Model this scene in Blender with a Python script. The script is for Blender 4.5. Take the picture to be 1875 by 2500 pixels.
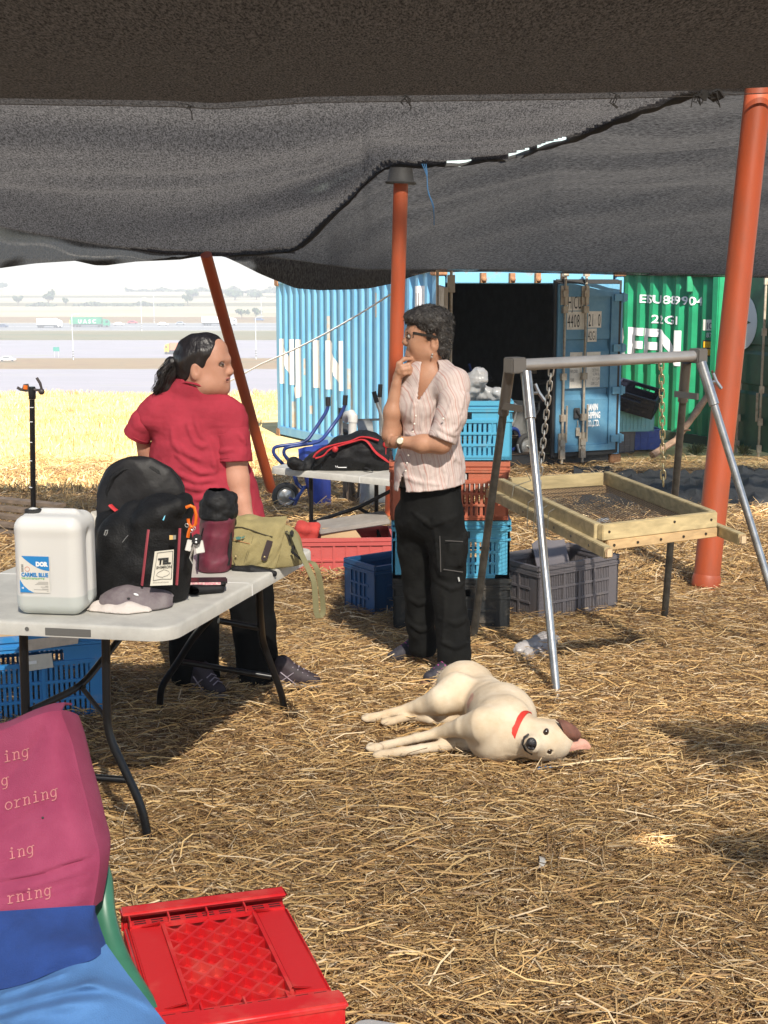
import bpy, bmesh, math, random
import numpy as np
from mathutils import Vector, Matrix, Euler
random.seed(7); RNG = np.random.default_rng(11)
for _o in list(bpy.data.objects): bpy.data.objects.remove(_o)
S = bpy.context.scene
C = S.collection
R = math.radians
# ------------------------------------------------------------------ camera, sky, sun, exposure
CAM_H, FPX, PITCH = 1.9, 3600.0, math.atan(650/3600.0)
cam = bpy.data.cameras.new('camera'); cam.sensor_fit = 'VERTICAL'; cam.sensor_height = 25.0; cam.lens = 36.0
cam.clip_start = 0.05; cam.clip_end = 9000
camo = bpy.data.objects.new('camera', cam); C.objects.link(camo)
camo.location = (0, 0, CAM_H); camo.rotation_euler = (math.pi/2 - PITCH, 0, 0)
S.camera = camo
SUN_EL, SUN_AZ = R(43), R(-13)            # light travels towards (sin az, cos az)
W = bpy.data.worlds.new('World'); S.world = W; W.use_nodes = True
nt = W.node_tree; nt.nodes.clear()
wo = nt.nodes.new('ShaderNodeOutputWorld'); bg = nt.nodes.new('ShaderNodeBackground'); sk = nt.nodes.new('ShaderNodeTexSky')
sk.sky_type = 'NISHITA'; sk.sun_disc = False; sk.sun_elevation = SUN_EL; sk.sun_rotation = math.pi + SUN_AZ
sk.air_density = 1.0; sk.dust_density = 1.0; sk.ozone_density = 1.0
bg.inputs['Strength'].default_value = 0.09
nt.links.new(sk.outputs[0], bg.inputs['Color']); nt.links.new(bg.outputs[0], wo.inputs['Surface'])
sun = bpy.data.lights.new('sun', 'SUN'); sun.energy = 5.0; sun.angle = R(0.55); sun.color = (1.0, 0.93, 0.82)
suno = bpy.data.objects.new('sun', sun); C.objects.link(suno)
LD = Vector((math.sin(SUN_AZ)*math.cos(SUN_EL), math.cos(SUN_AZ)*math.cos(SUN_EL), -math.sin(SUN_EL)))
suno.rotation_euler = LD.to_track_quat('-Z', 'Y').to_euler(); suno.location = (0, -5, 30)
vs = S.view_settings; vs.view_transform = 'Standard'; vs.look = 'None'; vs.gamma = 1.0; vs.exposure = 1.28; vs.use_curve_mapping = False
S.cycles.max_bounces = 8; S.cycles.transparent_max_bounces = 24; S.cycles.use_denoising = True
S.cycles.volume_bounces = 0; S.cycles.volume_max_steps = 64
S.cycles.caustics_reflective = False; S.cycles.caustics_refractive = False
# ------------------------------------------------------------------ measuring helpers (metres; y away from the camera)
CP, SP = math.cos(PITCH), math.sin(PITCH)
def ray(px, py):
    u, v = px-937.5, py-1250
    return Vector((u, FPX*CP - v*SP, -(FPX*SP + v*CP)))
def D(px, py, y):
    d = ray(px, py); t = y/d.y
    return Vector((d.x*t, y, CAM_H + d.z*t))
def ZP(px, py, z):
    d = ray(px, py); t = (z-CAM_H)/d.z
    return Vector((d.x*t, d.y*t, z))
_gy = [-60, 6.5, 18.5, 37, 60, 95, 150, 250, 420, 4000]
_gz = [0, 0, -0.924, -1.757, -4.6, -10.5, -20, -32, -32, -32]
def gz(y): return float(np.interp(y, _gy, _gz))
def G(px, py, h=0.0):
    lo, hi = 0.5, 1500.0
    d = ray(px, py)
    for _ in range(60):
        m = (lo+hi)/2
        if CAM_H + d.z*m/d.y > gz(m)+h: lo = m
        else: hi = m
    return Vector((d.x*lo/d.y, lo, gz(lo)+h))
K1 = 1875/1659.0
# ------------------------------------------------------------------ materials
MATS = {}
def _new(name):
    m = bpy.data.materials.new(name); m.use_nodes = True
    return m, m.node_tree, m.node_tree.nodes['Principled BSDF']
def mat(name, col, rough=0.6, var=0.0, vscale=8.0, bump=0.0, bscale=60.0, metal=0.0, col2=None, spec=0.5, detail=4, trans=0.0, stretch=(1,1,1), thr=None, sub=0.0):
    """procedural paint / plastic / cloth: base colour mixed with a second colour by noise, plus noise relief"""
    if name in MATS: return MATS[name]
    m, t, b = _new(name)
    b.inputs['Base Color'].default_value = (*col, 1); b.inputs['Roughness'].default_value = rough
    b.inputs['Metallic'].default_value = metal; b.inputs['Specular IOR Level'].default_value = spec
    if sub:
        b.inputs['Subsurface Weight'].default_value = sub; b.inputs['Subsurface Radius'].default_value = (0.012, 0.005, 0.003)
    if trans: b.inputs['Transmission Weight'].default_value = trans
    tc = t.nodes.new('ShaderNodeTexCoord'); mp = t.nodes.new('ShaderNodeMapping'); mp.inputs['Scale'].default_value = stretch
    t.links.new(tc.outputs['Object'], mp.inputs['Vector'])
    if var or col2:
        n = t.nodes.new('ShaderNodeTexNoise'); n.inputs['Scale'].default_value = vscale; n.inputs['Detail'].default_value = detail; n.inputs['Roughness'].default_value = 0.65
        t.links.new(mp.outputs[0], n.inputs['Vector'])
        r = t.nodes.new('ShaderNodeValToRGB')
        c2 = col2 if col2 else tuple(min(1, c*(1+var)) for c in col)
        c1 = col if col2 else tuple(c*(1-var) for c in col)
        lo, hi = thr if thr else (0.34, 0.66)
        r.color_ramp.elements[0].position = lo; r.color_ramp.elements[1].position = hi
        r.color_ramp.elements[0].color = (*c1, 1); r.color_ramp.elements[1].color = (*c2, 1)
        t.links.new(n.outputs['Fac'], r.inputs['Fac']); t.links.new(r.outputs[0], b.inputs['Base Color'])
    if bump:
        n2 = t.nodes.new('ShaderNodeTexNoise'); n2.inputs['Scale'].default_value = bscale; n2.inputs['Detail'].default_value = 5
        t.links.new(mp.outputs[0], n2.inputs['Vector'])
        bp = t.nodes.new('ShaderNodeBump'); bp.inputs['Strength'].default_value = bump; bp.inputs['Distance'].default_value = 0.01
        t.links.new(n2.outputs['Fac'], bp.inputs['Height']); t.links.new(bp.outputs[0], b.inputs['Normal'])
    MATS[name] = m
    return m
def attr_mat(name, rough=0.7, bump=0.0):
    """colour carried piece by piece (each straw or leaf has its own)"""
    if name in MATS: return MATS[name]
    m, t, b = _new(name); a = t.nodes.new('ShaderNodeAttribute'); a.attribute_name = 'Col'
    t.links.new(a.outputs['Color'], b.inputs['Base Color']); b.inputs['Roughness'].default_value = rough
    b.inputs['Specular IOR Level'].default_value = 0.3
    MATS[name] = m
    return m
# ------------------------------------------------------------------ mesh building
class MB:
    def __init__(s): s.v = []; s.f = []; s.mi = []; s.cur = 0
    def add(s, vs_, fs):
        o = len(s.v); s.v.extend([tuple(p) for p in vs_]); s.f.extend([tuple(i+o for i in f) for f in fs]); s.mi.extend([s.cur]*len(fs)); return s
    def box(s, c, d, M=None, taper=1.0):
        x, y, z = d[0]/2, d[1]/2, d[2]/2
        vs_ = [Vector((sx*x*(taper if sz > 0 else 1), sy*y*(taper if sz > 0 else 1), sz*z)) for sz in (-1, 1) for sx, sy in ((-1,-1),(1,-1),(1,1),(-1,1))]
        if M is not None: vs_ = [M @ p for p in vs_]
        vs_ = [p + Vector(c) for p in vs_]
        return s.add(vs_, [(3,2,1,0),(4,5,6,7),(0,1,5,4),(1,2,6,5),(2,3,7,6),(3,0,4,7)])
    def bar(s, a, b, w, h, up=(0,0,1), lift=0):
        """rectangular bar from a to b"""
        a, b = Vector(a), Vector(b); d = (b-a); L = d.length; d = d/L
        sd = d.cross(Vector(up))
        if sd.length < 1e-5: sd = d.cross(Vector((0,1,0)))
        sd.normalize(); u = sd.cross(d)
        vs_ = [a + e*(b-a) + sd*(i*w/2) + u*(j*h/2) for e in (0, 1) for i, j in ((-1,-1),(1,-1),(1,1),(-1,1))]
        return s.add(vs_, [(3,2,1,0),(4,5,6,7),(0,1,5,4),(1,2,6,5),(2,3,7,6),(3,0,4,7)])
    def tube(s, pts, r, n=8, cap=True, flat=None):
        pts = [Vector(p) for p in pts]; k = len(pts)
        rs = r if isinstance(r, (list, tuple)) else [r]*k
        t0 = (pts[1]-pts[0]).normalized()
        u = t0.cross(Vector((0,0,1)));
        if u.length < 1e-3: u = t0.cross(Vector((1,0,0)))
        u.normalize(); vs_ = []
        for i, p in enumerate(pts):
            if i == 0: t = t0
            elif i == k-1: t = (pts[i]-pts[i-1]).normalized()
            else:
                t = (pts[i+1]-pts[i]).normalized() + (pts[i]-pts[i-1]).normalized()
                t = t.normalized() if t.length > 1e-6 else t0
            u = u - t*u.dot(t); u.normalize(); w = t.cross(u)
            for j in range(n):
                a = 2*math.pi*j/n
                vs_.append(p + (u*math.cos(a) + w*math.sin(a)*(flat or 1))*rs[i])
        fs = [(i*n+j, i*n+(j+1)%n, (i+1)*n+(j+1)%n, (i+1)*n+j) for i in range(k-1) for j in range(n)]
        if cap: fs += [tuple(range(n-1,-1,-1)), tuple((k-1)*n+j for j in range(n))]
        return s.add(vs_, fs)
    def ring(s, c, ax, R0, r, n=24, m=8):
        ax = Vector(ax).normalized(); u = ax.cross(Vector((0.3,0.2,1))).normalized(); w = ax.cross(u)
        pts = [Vector(c) + (u*math.cos(2*math.pi*i/n)+w*math.sin(2*math.pi*i/n))*R0 for i in range(n)]
        vs_ = []
        for i in range(n):
            d = (pts[i]-Vector(c)).normalized()
            for j in range(m):
                a = 2*math.pi*j/m; vs_.append(pts[i] + d*math.cos(a)*r + ax*math.sin(a)*r)
        return s.add(vs_, [(i*m+j, ((i+1)%n)*m+j, ((i+1)%n)*m+(j+1)%m, i*m+(j+1)%m) for i in range(n) for j in range(m)])
    def lathe(s, prof, c, ax=(0,0,1), n=20):
        ax = Vector(ax).normalized(); u = ax.cross(Vector((0.31,0.2,0.9)));
        if u.length < 1e-3: u = ax.cross(Vector((1,0,0)))
        u.normalize(); w = ax.cross(u); vs_ = []
        for r, z in prof:
            for j in range(n):
                a = 2*math.pi*j/n; vs_.append(Vector(c)+ax*z+(u*math.cos(a)+w*math.sin(a))*max(r,1e-4))
        k = len(prof)
        fs = [(i*n+j, i*n+(j+1)%n, (i+1)*n+(j+1)%n, (i+1)*n+j) for i in range(k-1) for j in range(n)]
        fs += [tuple(range(n-1,-1,-1)), tuple((k-1)*n+j for j in range(n))]
        return s.add(vs_, fs)
    def ball(s, c, r, n=10, m=7, M=None):
        r = r if isinstance(r, (tuple, list)) else (r, r, r); vs_ = []
        for i in range(1, m):
            th = math.pi*i/m
            for j in range(n):
                a = 2*math.pi*j/n
                p = Vector((r[0]*math.sin(th)*math.cos(a), r[1]*math.sin(th)*math.sin(a), r[2]*math.cos(th)))
                vs_.append((M @ p if M is not None else p) + Vector(c))
        tp = Vector((0,0,r[2])); bt = -tp
        if M is not None: tp, bt = M@tp, M@bt
        vs_ += [tp+Vector(c), bt+Vector(c)]; a, b = len(vs_)-2, len(vs_)-1
        fs = [(i*n+j, (i+1)*n+j, (i+1)*n+(j+1)%n, i*n+(j+1)%n) for i in range(m-2) for j in range(n)]
        fs += [(a, j, (j+1)%n) for j in range(n)] + [(b, (m-2)*n+(j+1)%n, (m-2)*n+j) for j in range(n)]
        return s.add(vs_, fs)
    def grid(s, P, closed=False):
        """rows of points -> quads"""
        n, m = len(P), len(P[0]); vs_ = [p for row in P for p in row]
        mm = m if closed else m-1
        return s.add(vs_, [(i*m+j, i*m+(j+1)%m, (i+1)*m+(j+1)%m, (i+1)*m+j) for i in range(n-1) for j in range(mm)])
    def sheet(s, P, th):
        """a thin closed sheet from a grid of points"""
        n, m = len(P), len(P[0]); top = [[Vector(p) for p in r] for r in P]; bot = []
        for i in range(n):
            r = []
            for j in range(m):
                a = top[min(i+1,n-1)][j]-top[max(i-1,0)][j]; b = top[i][min(j+1,m-1)]-top[i][max(j-1,0)]
                nn = a.cross(b); nn = nn.normalized() if nn.length > 1e-9 else Vector((0,0,1)); r.append(top[i][j]-nn*th)
            bot.append(r)
        o = len(s.v); s.grid(top); s.grid([list(reversed(r)) for r in bot])
        q = n*m; idx = lambda i, j: i*m+j; jdx = lambda i, j: q + i*m + (m-1-j)
        fs = []
        for j in range(m-1): fs += [(idx(0,j+1), idx(0,j), jdx(0,j), jdx(0,j+1)), (idx(n-1,j), idx(n-1,j+1), jdx(n-1,j+1), jdx(n-1,j))]
        for i in range(n-1): fs += [(idx(i,0), idx(i+1,0), jdx(i+1,0), jdx(i,0)), (idx(i+1,m-1), idx(i,m-1), jdx(i,m-1), jdx(i+1,m-1))]
        s.f.extend([tuple(k+o for k in f) for f in fs]); s.mi.extend([s.cur]*len(fs)); return s
    def prism(s, poly, d):
        """closed polygon (list of points) pushed along vector d"""
        n = len(poly); poly = [Vector(p) for p in poly]; d = Vector(d)
        return s.add(poly + [p+d for p in poly], [tuple(range(n-1,-1,-1)), tuple(range(n, 2*n))] + [(i, (i+1)%n, n+(i+1)%n, n+i) for i in range(n)])
def root_inv(o):
    M = Matrix.Identity(4); chain = []
    while o is not None: chain.append(o); o = o.parent
    for q in reversed(chain):
        M = M @ (Matrix.Translation(q.location) @ q.rotation_euler.to_matrix().to_4x4() @ Matrix.Diagonal((*q.scale, 1)))
    return M.inverted()
def link_mesh(name, me, m, parent=None, label=None, cat=None, group=None, kind=None):
    for x in (m if isinstance(m, (list, tuple)) else [m]): me.materials.append(x)
    o = bpy.data.objects.new(name, me); C.objects.link(o)
    if parent is not None: o.parent = parent
    tag(o, label, cat, group, kind)
    return o
def tag(o, label=None, cat=None, group=None, kind=None):
    if label: o['label'] = label
    if cat: o['category'] = cat
    if group: o['group'] = group
    if kind: o['kind'] = kind
    return o
def obj(name, mb, m, parent=None, label=None, cat=None, group=None, kind=None, smooth=True, bevel=0.0, seg=2, world=True, ang=40, base=None):
    """one mesh object; points are world points (moved into the parent's frame) unless world=False"""
    me = bpy.data.meshes.new(name); v = [Vector(p) for p in mb.v]
    loc = None
    if parent is not None and world:
        I = root_inv(parent); v = [I @ p for p in v]
    elif parent is None and world:
        if base is None:
            a = np.array([tuple(p) for p in v]); base = Vector(((a[:,0].min()+a[:,0].max())/2, (a[:,1].min()+a[:,1].max())/2, a[:,2].min()))
        loc = Vector(base); v = [p-loc for p in v]
    me.from_pydata([tuple(p) for p in v], [], mb.f)
    if any(mb.mi): me.polygons.foreach_set('material_index', mb.mi)
    bm = bmesh.new(); bm.from_mesh(me); bmesh.ops.recalc_face_normals(bm, faces=bm.faces)
    if bevel:
        es = [e for e in bm.edges if len(e.link_faces) == 2 and e.calc_face_angle(0) > R(35)]
        bmesh.ops.bevel(bm, geom=es, offset=bevel, segments=seg, affect='EDGES', clamp_overlap=True)
    bm.to_mesh(me); bm.free()
    if smooth:
        me.polygons.foreach_set('use_smooth', [True]*len(me.polygons)); me.set_sharp_from_angle(angle=R(ang))
    me.update()
    o = link_mesh(name, me, m, parent, label, cat, group, kind)
    if loc is not None: o.location = loc
    return o
def thing(name, label, cat, loc=(0,0,0), rot=(0,0,0), group=None):
    o = bpy.data.objects.new(name, None); C.objects.link(o); o.empty_display_size = 0.1
    o.location = loc; o.rotation_euler = rot
    return tag(o, label, cat, group)
def dup(root, loc, rot=None, label=None, group=None):
    r = root.copy(); C.objects.link(r); r.location = loc
    if rot is not None: r.rotation_euler = rot
    if label: r['label'] = label
    if group: r['group'] = group
    for ch in list(root.children):
        c = ch.copy(); C.objects.link(c); c.parent = r
        for g in list(ch.children):
            d = g.copy(); C.objects.link(d); d.parent = c
    return r
def text_mesh(name, txt, size, fn, m, parent, sx=1.0, bold=0.0, breaks=None, align='LEFT', spacing=1.0):
    """lettering turned into a mesh; fn(u, w) gives the world point for letter coordinates"""
    cu = bpy.data.curves.new('lettering', 'FONT'); cu.body = txt; cu.size = size; cu.align_x = align; cu.offset = bold; cu.resolution_u = 3
    cu.space_character = spacing
    to = bpy.data.objects.new('lettering', cu); C.objects.link(to)
    dg = bpy.context.evaluated_depsgraph_get(); dg.update()
    me = bpy.data.meshes.new_from_object(to.evaluated_get(dg))
    bpy.data.objects.remove(to); bpy.data.curves.remove(cu)
    bm = bmesh.new(); bm.from_mesh(me)
    for v in bm.verts: v.co.x *= sx
    if breaks:
        for b in breaks:
            bmesh.ops.bisect_plane(bm, geom=bm.verts[:]+bm.edges[:]+bm.faces[:], plane_co=(b,0,0), plane_no=(1,0,0), dist=1e-5)
    I = root_inv(parent) if parent is not None else Matrix.Identity(4)
    for v in bm.verts: v.co = I @ Vector(fn(v.co.x, v.co.y))
    bm.to_mesh(me); bm.free(); me.name = name; me.materials.clear()
    return link_mesh(name, me, m, parent)
# ------------------------------------------------------------------ smooth bodies: distance fields meshed by surface nets
def smin(a, b, k):
    if k <= 0: return np.minimum(a, b)
    h = np.clip(0.5+0.5*(b-a)/k, 0, 1)
    return b*(1-h)+a*h - k*h*(1-h)
class Field:
    def __init__(s, lo, hi, res):
        s.lo = np.array(lo, float); s.res = res
        s.n = np.maximum(((np.array(hi)-s.lo)/res).astype(int)+1, 4)
        s.F = np.full(s.n, 1.0, np.float32)
    def _region(s, lo, hi):
        i0 = np.clip(np.floor((np.array(lo)-s.lo)/s.res).astype(int), 0, s.n); i1 = np.clip(np.ceil((np.array(hi)-s.lo)/s.res).astype(int)+1, 0, s.n)
        if np.any(i1 <= i0): return None
        ax = [(s.lo[k]+s.res*np.arange(i0[k], i1[k])).astype(np.float32) for k in range(3)]
        return tuple(slice(i0[k], i1[k]) for k in range(3)), ax[0][:,None,None], ax[1][None,:,None], ax[2][None,None,:]
    def _put(s, lo, hi, fn, k, sub=False):
        pad = max(k*1.2, s.res*2)+0.012
        r = s._region(np.array(lo)-pad, np.array(hi)+pad)
        if r is None: return s
        sl, X, Y, Z = r; d = fn(X, Y, Z).astype(np.float32)
        if sub: s.F[sl] = -smin(-s.F[sl], d, k)
        else: s.F[sl] = smin(s.F[sl], d, k)
        return s
    def cone(s, a, b, ra, rb=None, k=0.02, sub=False, sq=None):
        """tapered capsule; sq=(axis vector, factor) flattens the section along that axis"""
        rb = ra if rb is None else rb; a = np.array(a, float); b = np.array(b, float); ba = b-a; L2 = max((ba**2).sum(), 1e-9); rm = max(ra, rb)
        def fn(X, Y, Z):
            px, py, pz = X-a[0], Y-a[1], Z-a[2]
            t = np.clip((px*ba[0]+py*ba[1]+pz*ba[2])/L2, 0, 1)
            qx, qy, qz = px-t*ba[0], py-t*ba[1], pz-t*ba[2]
            if sq is not None:
                n = np.array(sq[0], float); n /= np.linalg.norm(n); dd = qx*n[0]+qy*n[1]+qz*n[2]; e = (1/sq[1]-1)
                qx, qy, qz = qx+n[0]*dd*e, qy+n[1]*dd*e, qz+n[2]*dd*e
            return np.sqrt(qx*qx+qy*qy+qz*qz) - (ra+(rb-ra)*t)
        return s._put(np.minimum(a,b)-rm, np.maximum(a,b)+rm, fn, k, sub)
    def chain(s, pts, rs, k=0.02, sq=None):
        for i in range(len(pts)-1): s.cone(pts[i], pts[i+1], rs[i], rs[i+1], k if i == 0 else min(k, 0.008), sq=sq)
        return s
    def ell(s, c, r, k=0.02, M=None, sub=False):
        c = np.array(c, float); r = np.array(r, float); rm = r.max()
        Mi = np.array(M.inverted().to_3x3()) if M is not None else np.eye(3)
        def fn(X, Y, Z):
            x, y, z = X-c[0], Y-c[1], Z-c[2]
            a = (Mi[0,0]*x+Mi[0,1]*y+Mi[0,2]*z)/r[0]; b = (Mi[1,0]*x+Mi[1,1]*y+Mi[1,2]*z)/r[1]; e = (Mi[2,0]*x+Mi[2,1]*y+Mi[2,2]*z)/r[2]
            k0 = np.sqrt(a*a+b*b+e*e); k1 = np.sqrt((a/r[0])**2+(b/r[1])**2+(e/r[2])**2)
            return k0*(k0-1)/np.maximum(k1, 1e-6)
        return s._put(c-rm, c+rm, fn, k, sub)
    def rbox(s, c, h, rad, k=0.01, M=None, sub=False):
        c = np.array(c, float); h = np.array(h, float); rm = np.linalg.norm(h)+rad
        Mi = np.array(M.inverted().to_3x3()) if M is not None else np.eye(3)
        def fn(X, Y, Z):
            x, y, z = X-c[0], Y-c[1], Z-c[2]
            a = np.abs(Mi[0,0]*x+Mi[0,1]*y+Mi[0,2]*z)-h[0]+rad; b = np.abs(Mi[1,0]*x+Mi[1,1]*y+Mi[1,2]*z)-h[1]+rad; e = np.abs(Mi[2,0]*x+Mi[2,1]*y+Mi[2,2]*z)-h[2]+rad
            o = np.sqrt(np.maximum(a,0)**2+np.maximum(b,0)**2+np.maximum(e,0)**2)
            return o + np.minimum(np.maximum(a, np.maximum(b, e)), 0) - rad
        return s._put(c-rm, c+rm, fn, k, sub)
    def cut(s, pt, nrm):
        """keep only what lies behind the plane"""
        pt = np.array(pt, float); n = np.array(nrm, float); n /= np.linalg.norm(n)
        X, Y, Z = [(s.lo[i]+s.res*np.arange(s.n[i])).astype(np.float32) for i in range(3)]
        d = (X[:,None,None]-pt[0])*n[0]+(Y[None,:,None]-pt[1])*n[1]+(Z[None,None,:]-pt[2])*n[2]
        s.F = np.maximum(s.F, d.astype(np.float32)); return s
    def wrinkle(s, amp, freq, seed, aniso=(1,1,1), octv=3, ridge=0.0):
        """folds in the cloth: sums of warped waves pushed into the surface"""
        g = np.random.default_rng(seed); near = np.abs(s.F) < amp*4+s.res*2
        I = np.argwhere(near).astype(np.float32); P = (s.lo + I*s.res)
        acc = np.zeros(len(P)); tot = 0
        for o in range(octv):
            for q in range(4):
                d = g.normal(size=3)*np.array(aniso); d = d/np.linalg.norm(d)*freq*(1.9**o); w = g.normal(size=3)*freq*0.6
                ph = P@d + 1.3*np.sin(P@w+g.uniform(0,6.28)) + g.uniform(0,6.28)
                v = np.sin(ph)
                if ridge: v = v*(1-ridge) + ridge*(1-2*np.abs(v)**0.7)
                acc += v*(0.55**o); tot += 0.55**o
        s.F[near] += (acc/tot*4.2*amp).astype(np.float32); return s
    def front(s, px, py, y0=None):
        """depth at which the line of sight through a photo point first meets the body"""
        ya = s.lo[1]+s.res*2; yb = s.lo[1]+s.res*(s.n[1]-2)
        for y in np.arange(ya, yb, s.res):
            p = np.array(D(px, py, y)); i = np.round((p-s.lo)/s.res).astype(int)
            if np.any(i < 0) or np.any(i >= s.n): continue
            if s.F[tuple(i)] < 0: return y
        return None
    def folds(s, lines, r=0.006, lift=0.001, k=0.018):
        """raised creases in cloth along lines of photo points"""
        todo = []
        for P in lines:
            Q = []
            for i in range(len(P)-1):
                for t in np.linspace(0, 1, 5)[:-1]: Q.append((P[i][0]+(P[i+1][0]-P[i][0])*t, P[i][1]+(P[i+1][1]-P[i][1])*t))
            Q.append(P[-1]); pts = []
            for q in Q:
                y = s.front(*q)
                if y is not None: pts.append(np.array(D(q[0], q[1], y+lift)))
            todo.append(pts)
        for pts in todo:
            n = len(pts)
            for i in range(n-1):
                if abs(pts[i][1]-pts[i+1][1]) > 0.05: continue
                ra = r*(0.25+0.75*math.sin(math.pi*(i+0.5)/max(n,2))); s.cone(pts[i], pts[i+1], ra, ra, k)
        return s
    def mesh(s):
        F = s.F; n = s.n; b = (F < 0)
        cnt = np.zeros(n-1, np.uint8)
        for dx in (0,1):
            for dy in (0,1):
                for dz in (0,1): cnt += b[dx:n[0]-1+dx, dy:n[1]-1+dy, dz:n[2]-1+dz]
        act = (cnt > 0) & (cnt < 8); idx = np.argwhere(act)
        vid = np.full(n-1, -1, np.int32); vid[act] = np.arange(len(idx))
        off = np.array([[dx,dy,dz] for dx in (0,1) for dy in (0,1) for dz in (0,1)])
        val = np.stack([F[idx[:,0]+o[0], idx[:,1]+o[1], idx[:,2]+o[2]] for o in off], 1)
        acc = np.zeros((len(idx),3)); num = np.zeros(len(idx))
        for i in range(8):
            for j in range(i+1, 8):
                if np.abs(off[i]-off[j]).sum() != 1: continue
                ch = (val[:,i] < 0) != (val[:,j] < 0)
                t = np.where(ch, val[:,i]/np.where(ch, val[:,i]-val[:,j], 1), 0)
                acc += np.where(ch[:,None], off[i]+t[:,None]*(off[j]-off[i]), 0); num += ch
        V = s.lo + (idx + acc/num[:,None])*s.res
        Q = []
        for ax in range(3):
            a, c = (ax+1)%3, (ax+2)%3
            sl0 = [slice(1, n[k]-1) for k in range(3)]; sl1 = list(sl0); sl0[ax] = slice(0, n[ax]-1); sl1[ax] = slice(1, n[ax])
            b0, b1 = b[tuple(sl0)], b[tuple(sl1)]
            E = np.argwhere(b0 != b1)
            if len(E) == 0: continue
            sgn = b0[tuple(E.T)]
            base = E.copy(); base[:,a] += 1; base[:,c] += 1
            ea = np.zeros(3, int); ea[a] = 1; ec = np.zeros(3, int); ec[c] = 1
            q = np.stack([vid[tuple((base-ea-ec).T)], vid[tuple((base-ec).T)], vid[tuple(base.T)], vid[tuple((base-ea).T)]], 1)
            q[~sgn] = q[~sgn][:, ::-1]; Q.append(q)
        return V, np.concatenate(Q)
def sdf_obj(name, fld, m, parent=None, label=None, cat=None, region=None, smooth_it=0, keep=None, base=None):
    V, Q = fld.mesh()
    for _ in range(smooth_it):
        A = np.zeros_like(V); c = np.zeros(len(V))
        for i in range(4):
            np.add.at(A, Q[:,i], V[Q[:,(i+1)%4]]); np.add.at(c, Q[:,i], 1)
            np.add.at(A, Q[:,i], V[Q[:,(i+3)%4]]); np.add.at(c, Q[:,i], 1)
        V = V*0.45 + 0.55*A/np.maximum(c,1)[:,None]
    if keep is not None:
        cen = V[Q].mean(1); Q = Q[keep(cen)]
    I = root_inv(parent) if parent is not None else Matrix.Identity(4)
    loc = None
    if parent is None:
        loc = np.array(base) if base is not None else np.array([V[:,0].mean(), V[:,1].mean(), V[:,2].min()])
        VV = V - loc
    else:
        M = np.array(I); VV = V@M[:3,:3].T + M[:3,3]
    me = bpy.data.meshes.new(name); me.vertices.add(len(VV)); me.vertices.foreach_set('co', VV.astype(np.float32).ravel())
    me.loops.add(len(Q)*4); me.loops.foreach_set('vertex_index', Q.astype(np.int32).ravel())
    me.polygons.add(len(Q)); me.polygons.foreach_set('loop_start', np.arange(0, len(Q)*4, 4, dtype=np.int32))
    me.polygons.foreach_set('use_smooth', np.ones(len(Q), bool))
    if region is not None: me.polygons.foreach_set('material_index', region(V[Q].mean(1)).astype(np.int32))
    me.update(calc_edges=True); me.validate()
    o = link_mesh(name, me, m, parent, label, cat)
    if loc is not None: o.location = loc
    return o
def ribbons(name, pts, wid, cols, m, parent=None, kind=None, label=None, loc=None, up=None):
    """many thin strips in one mesh. pts: (N, k, 3), wid: (N,), cols: (N,3); each strip lies along its points"""
    N, k, _ = pts.shape
    d = pts[:,-1]-pts[:,0]; d /= np.linalg.norm(d, axis=1)[:,None]+1e-9
    u = np.random.default_rng(5).normal(size=(N,3)) if up is None else up
    sd = np.cross(d, u); sd /= np.linalg.norm(sd, axis=1)[:,None]+1e-9
    L = pts - sd[:,None,:]*wid[:,None,None]/2; Rr = pts + sd[:,None,:]*wid[:,None,None]/2
    V = np.stack([L, Rr], 2).reshape(-1, 3)
    base = (np.arange(N)*k*2)[:,None,None]; j = (np.arange(k-1)*2)[None,:,None]
    Q = (base + j + np.array([0,1,3,2])[None,None,:]).reshape(-1, 4)
    me = bpy.data.meshes.new(name); me.vertices.add(len(V)); me.vertices.foreach_set('co', V.astype(np.float32).ravel())
    me.loops.add(len(Q)*4); me.loops.foreach_set('vertex_index', Q.astype(np.int32).ravel())
    me.polygons.add(len(Q)); me.polygons.foreach_set('loop_start', np.arange(0, len(Q)*4, 4, dtype=np.int32))
    ca = me.color_attributes.new('Col', 'FLOAT_COLOR', 'POINT')
    cc = np.repeat(np.concatenate([cols, np.ones((N,1))], 1), k*2, 0).astype(np.float32); ca.data.foreach_set('color', cc.ravel())
    me.update(calc_edges=True)
    return link_mesh(name, me, m, parent, label, None, None, kind)
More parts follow.
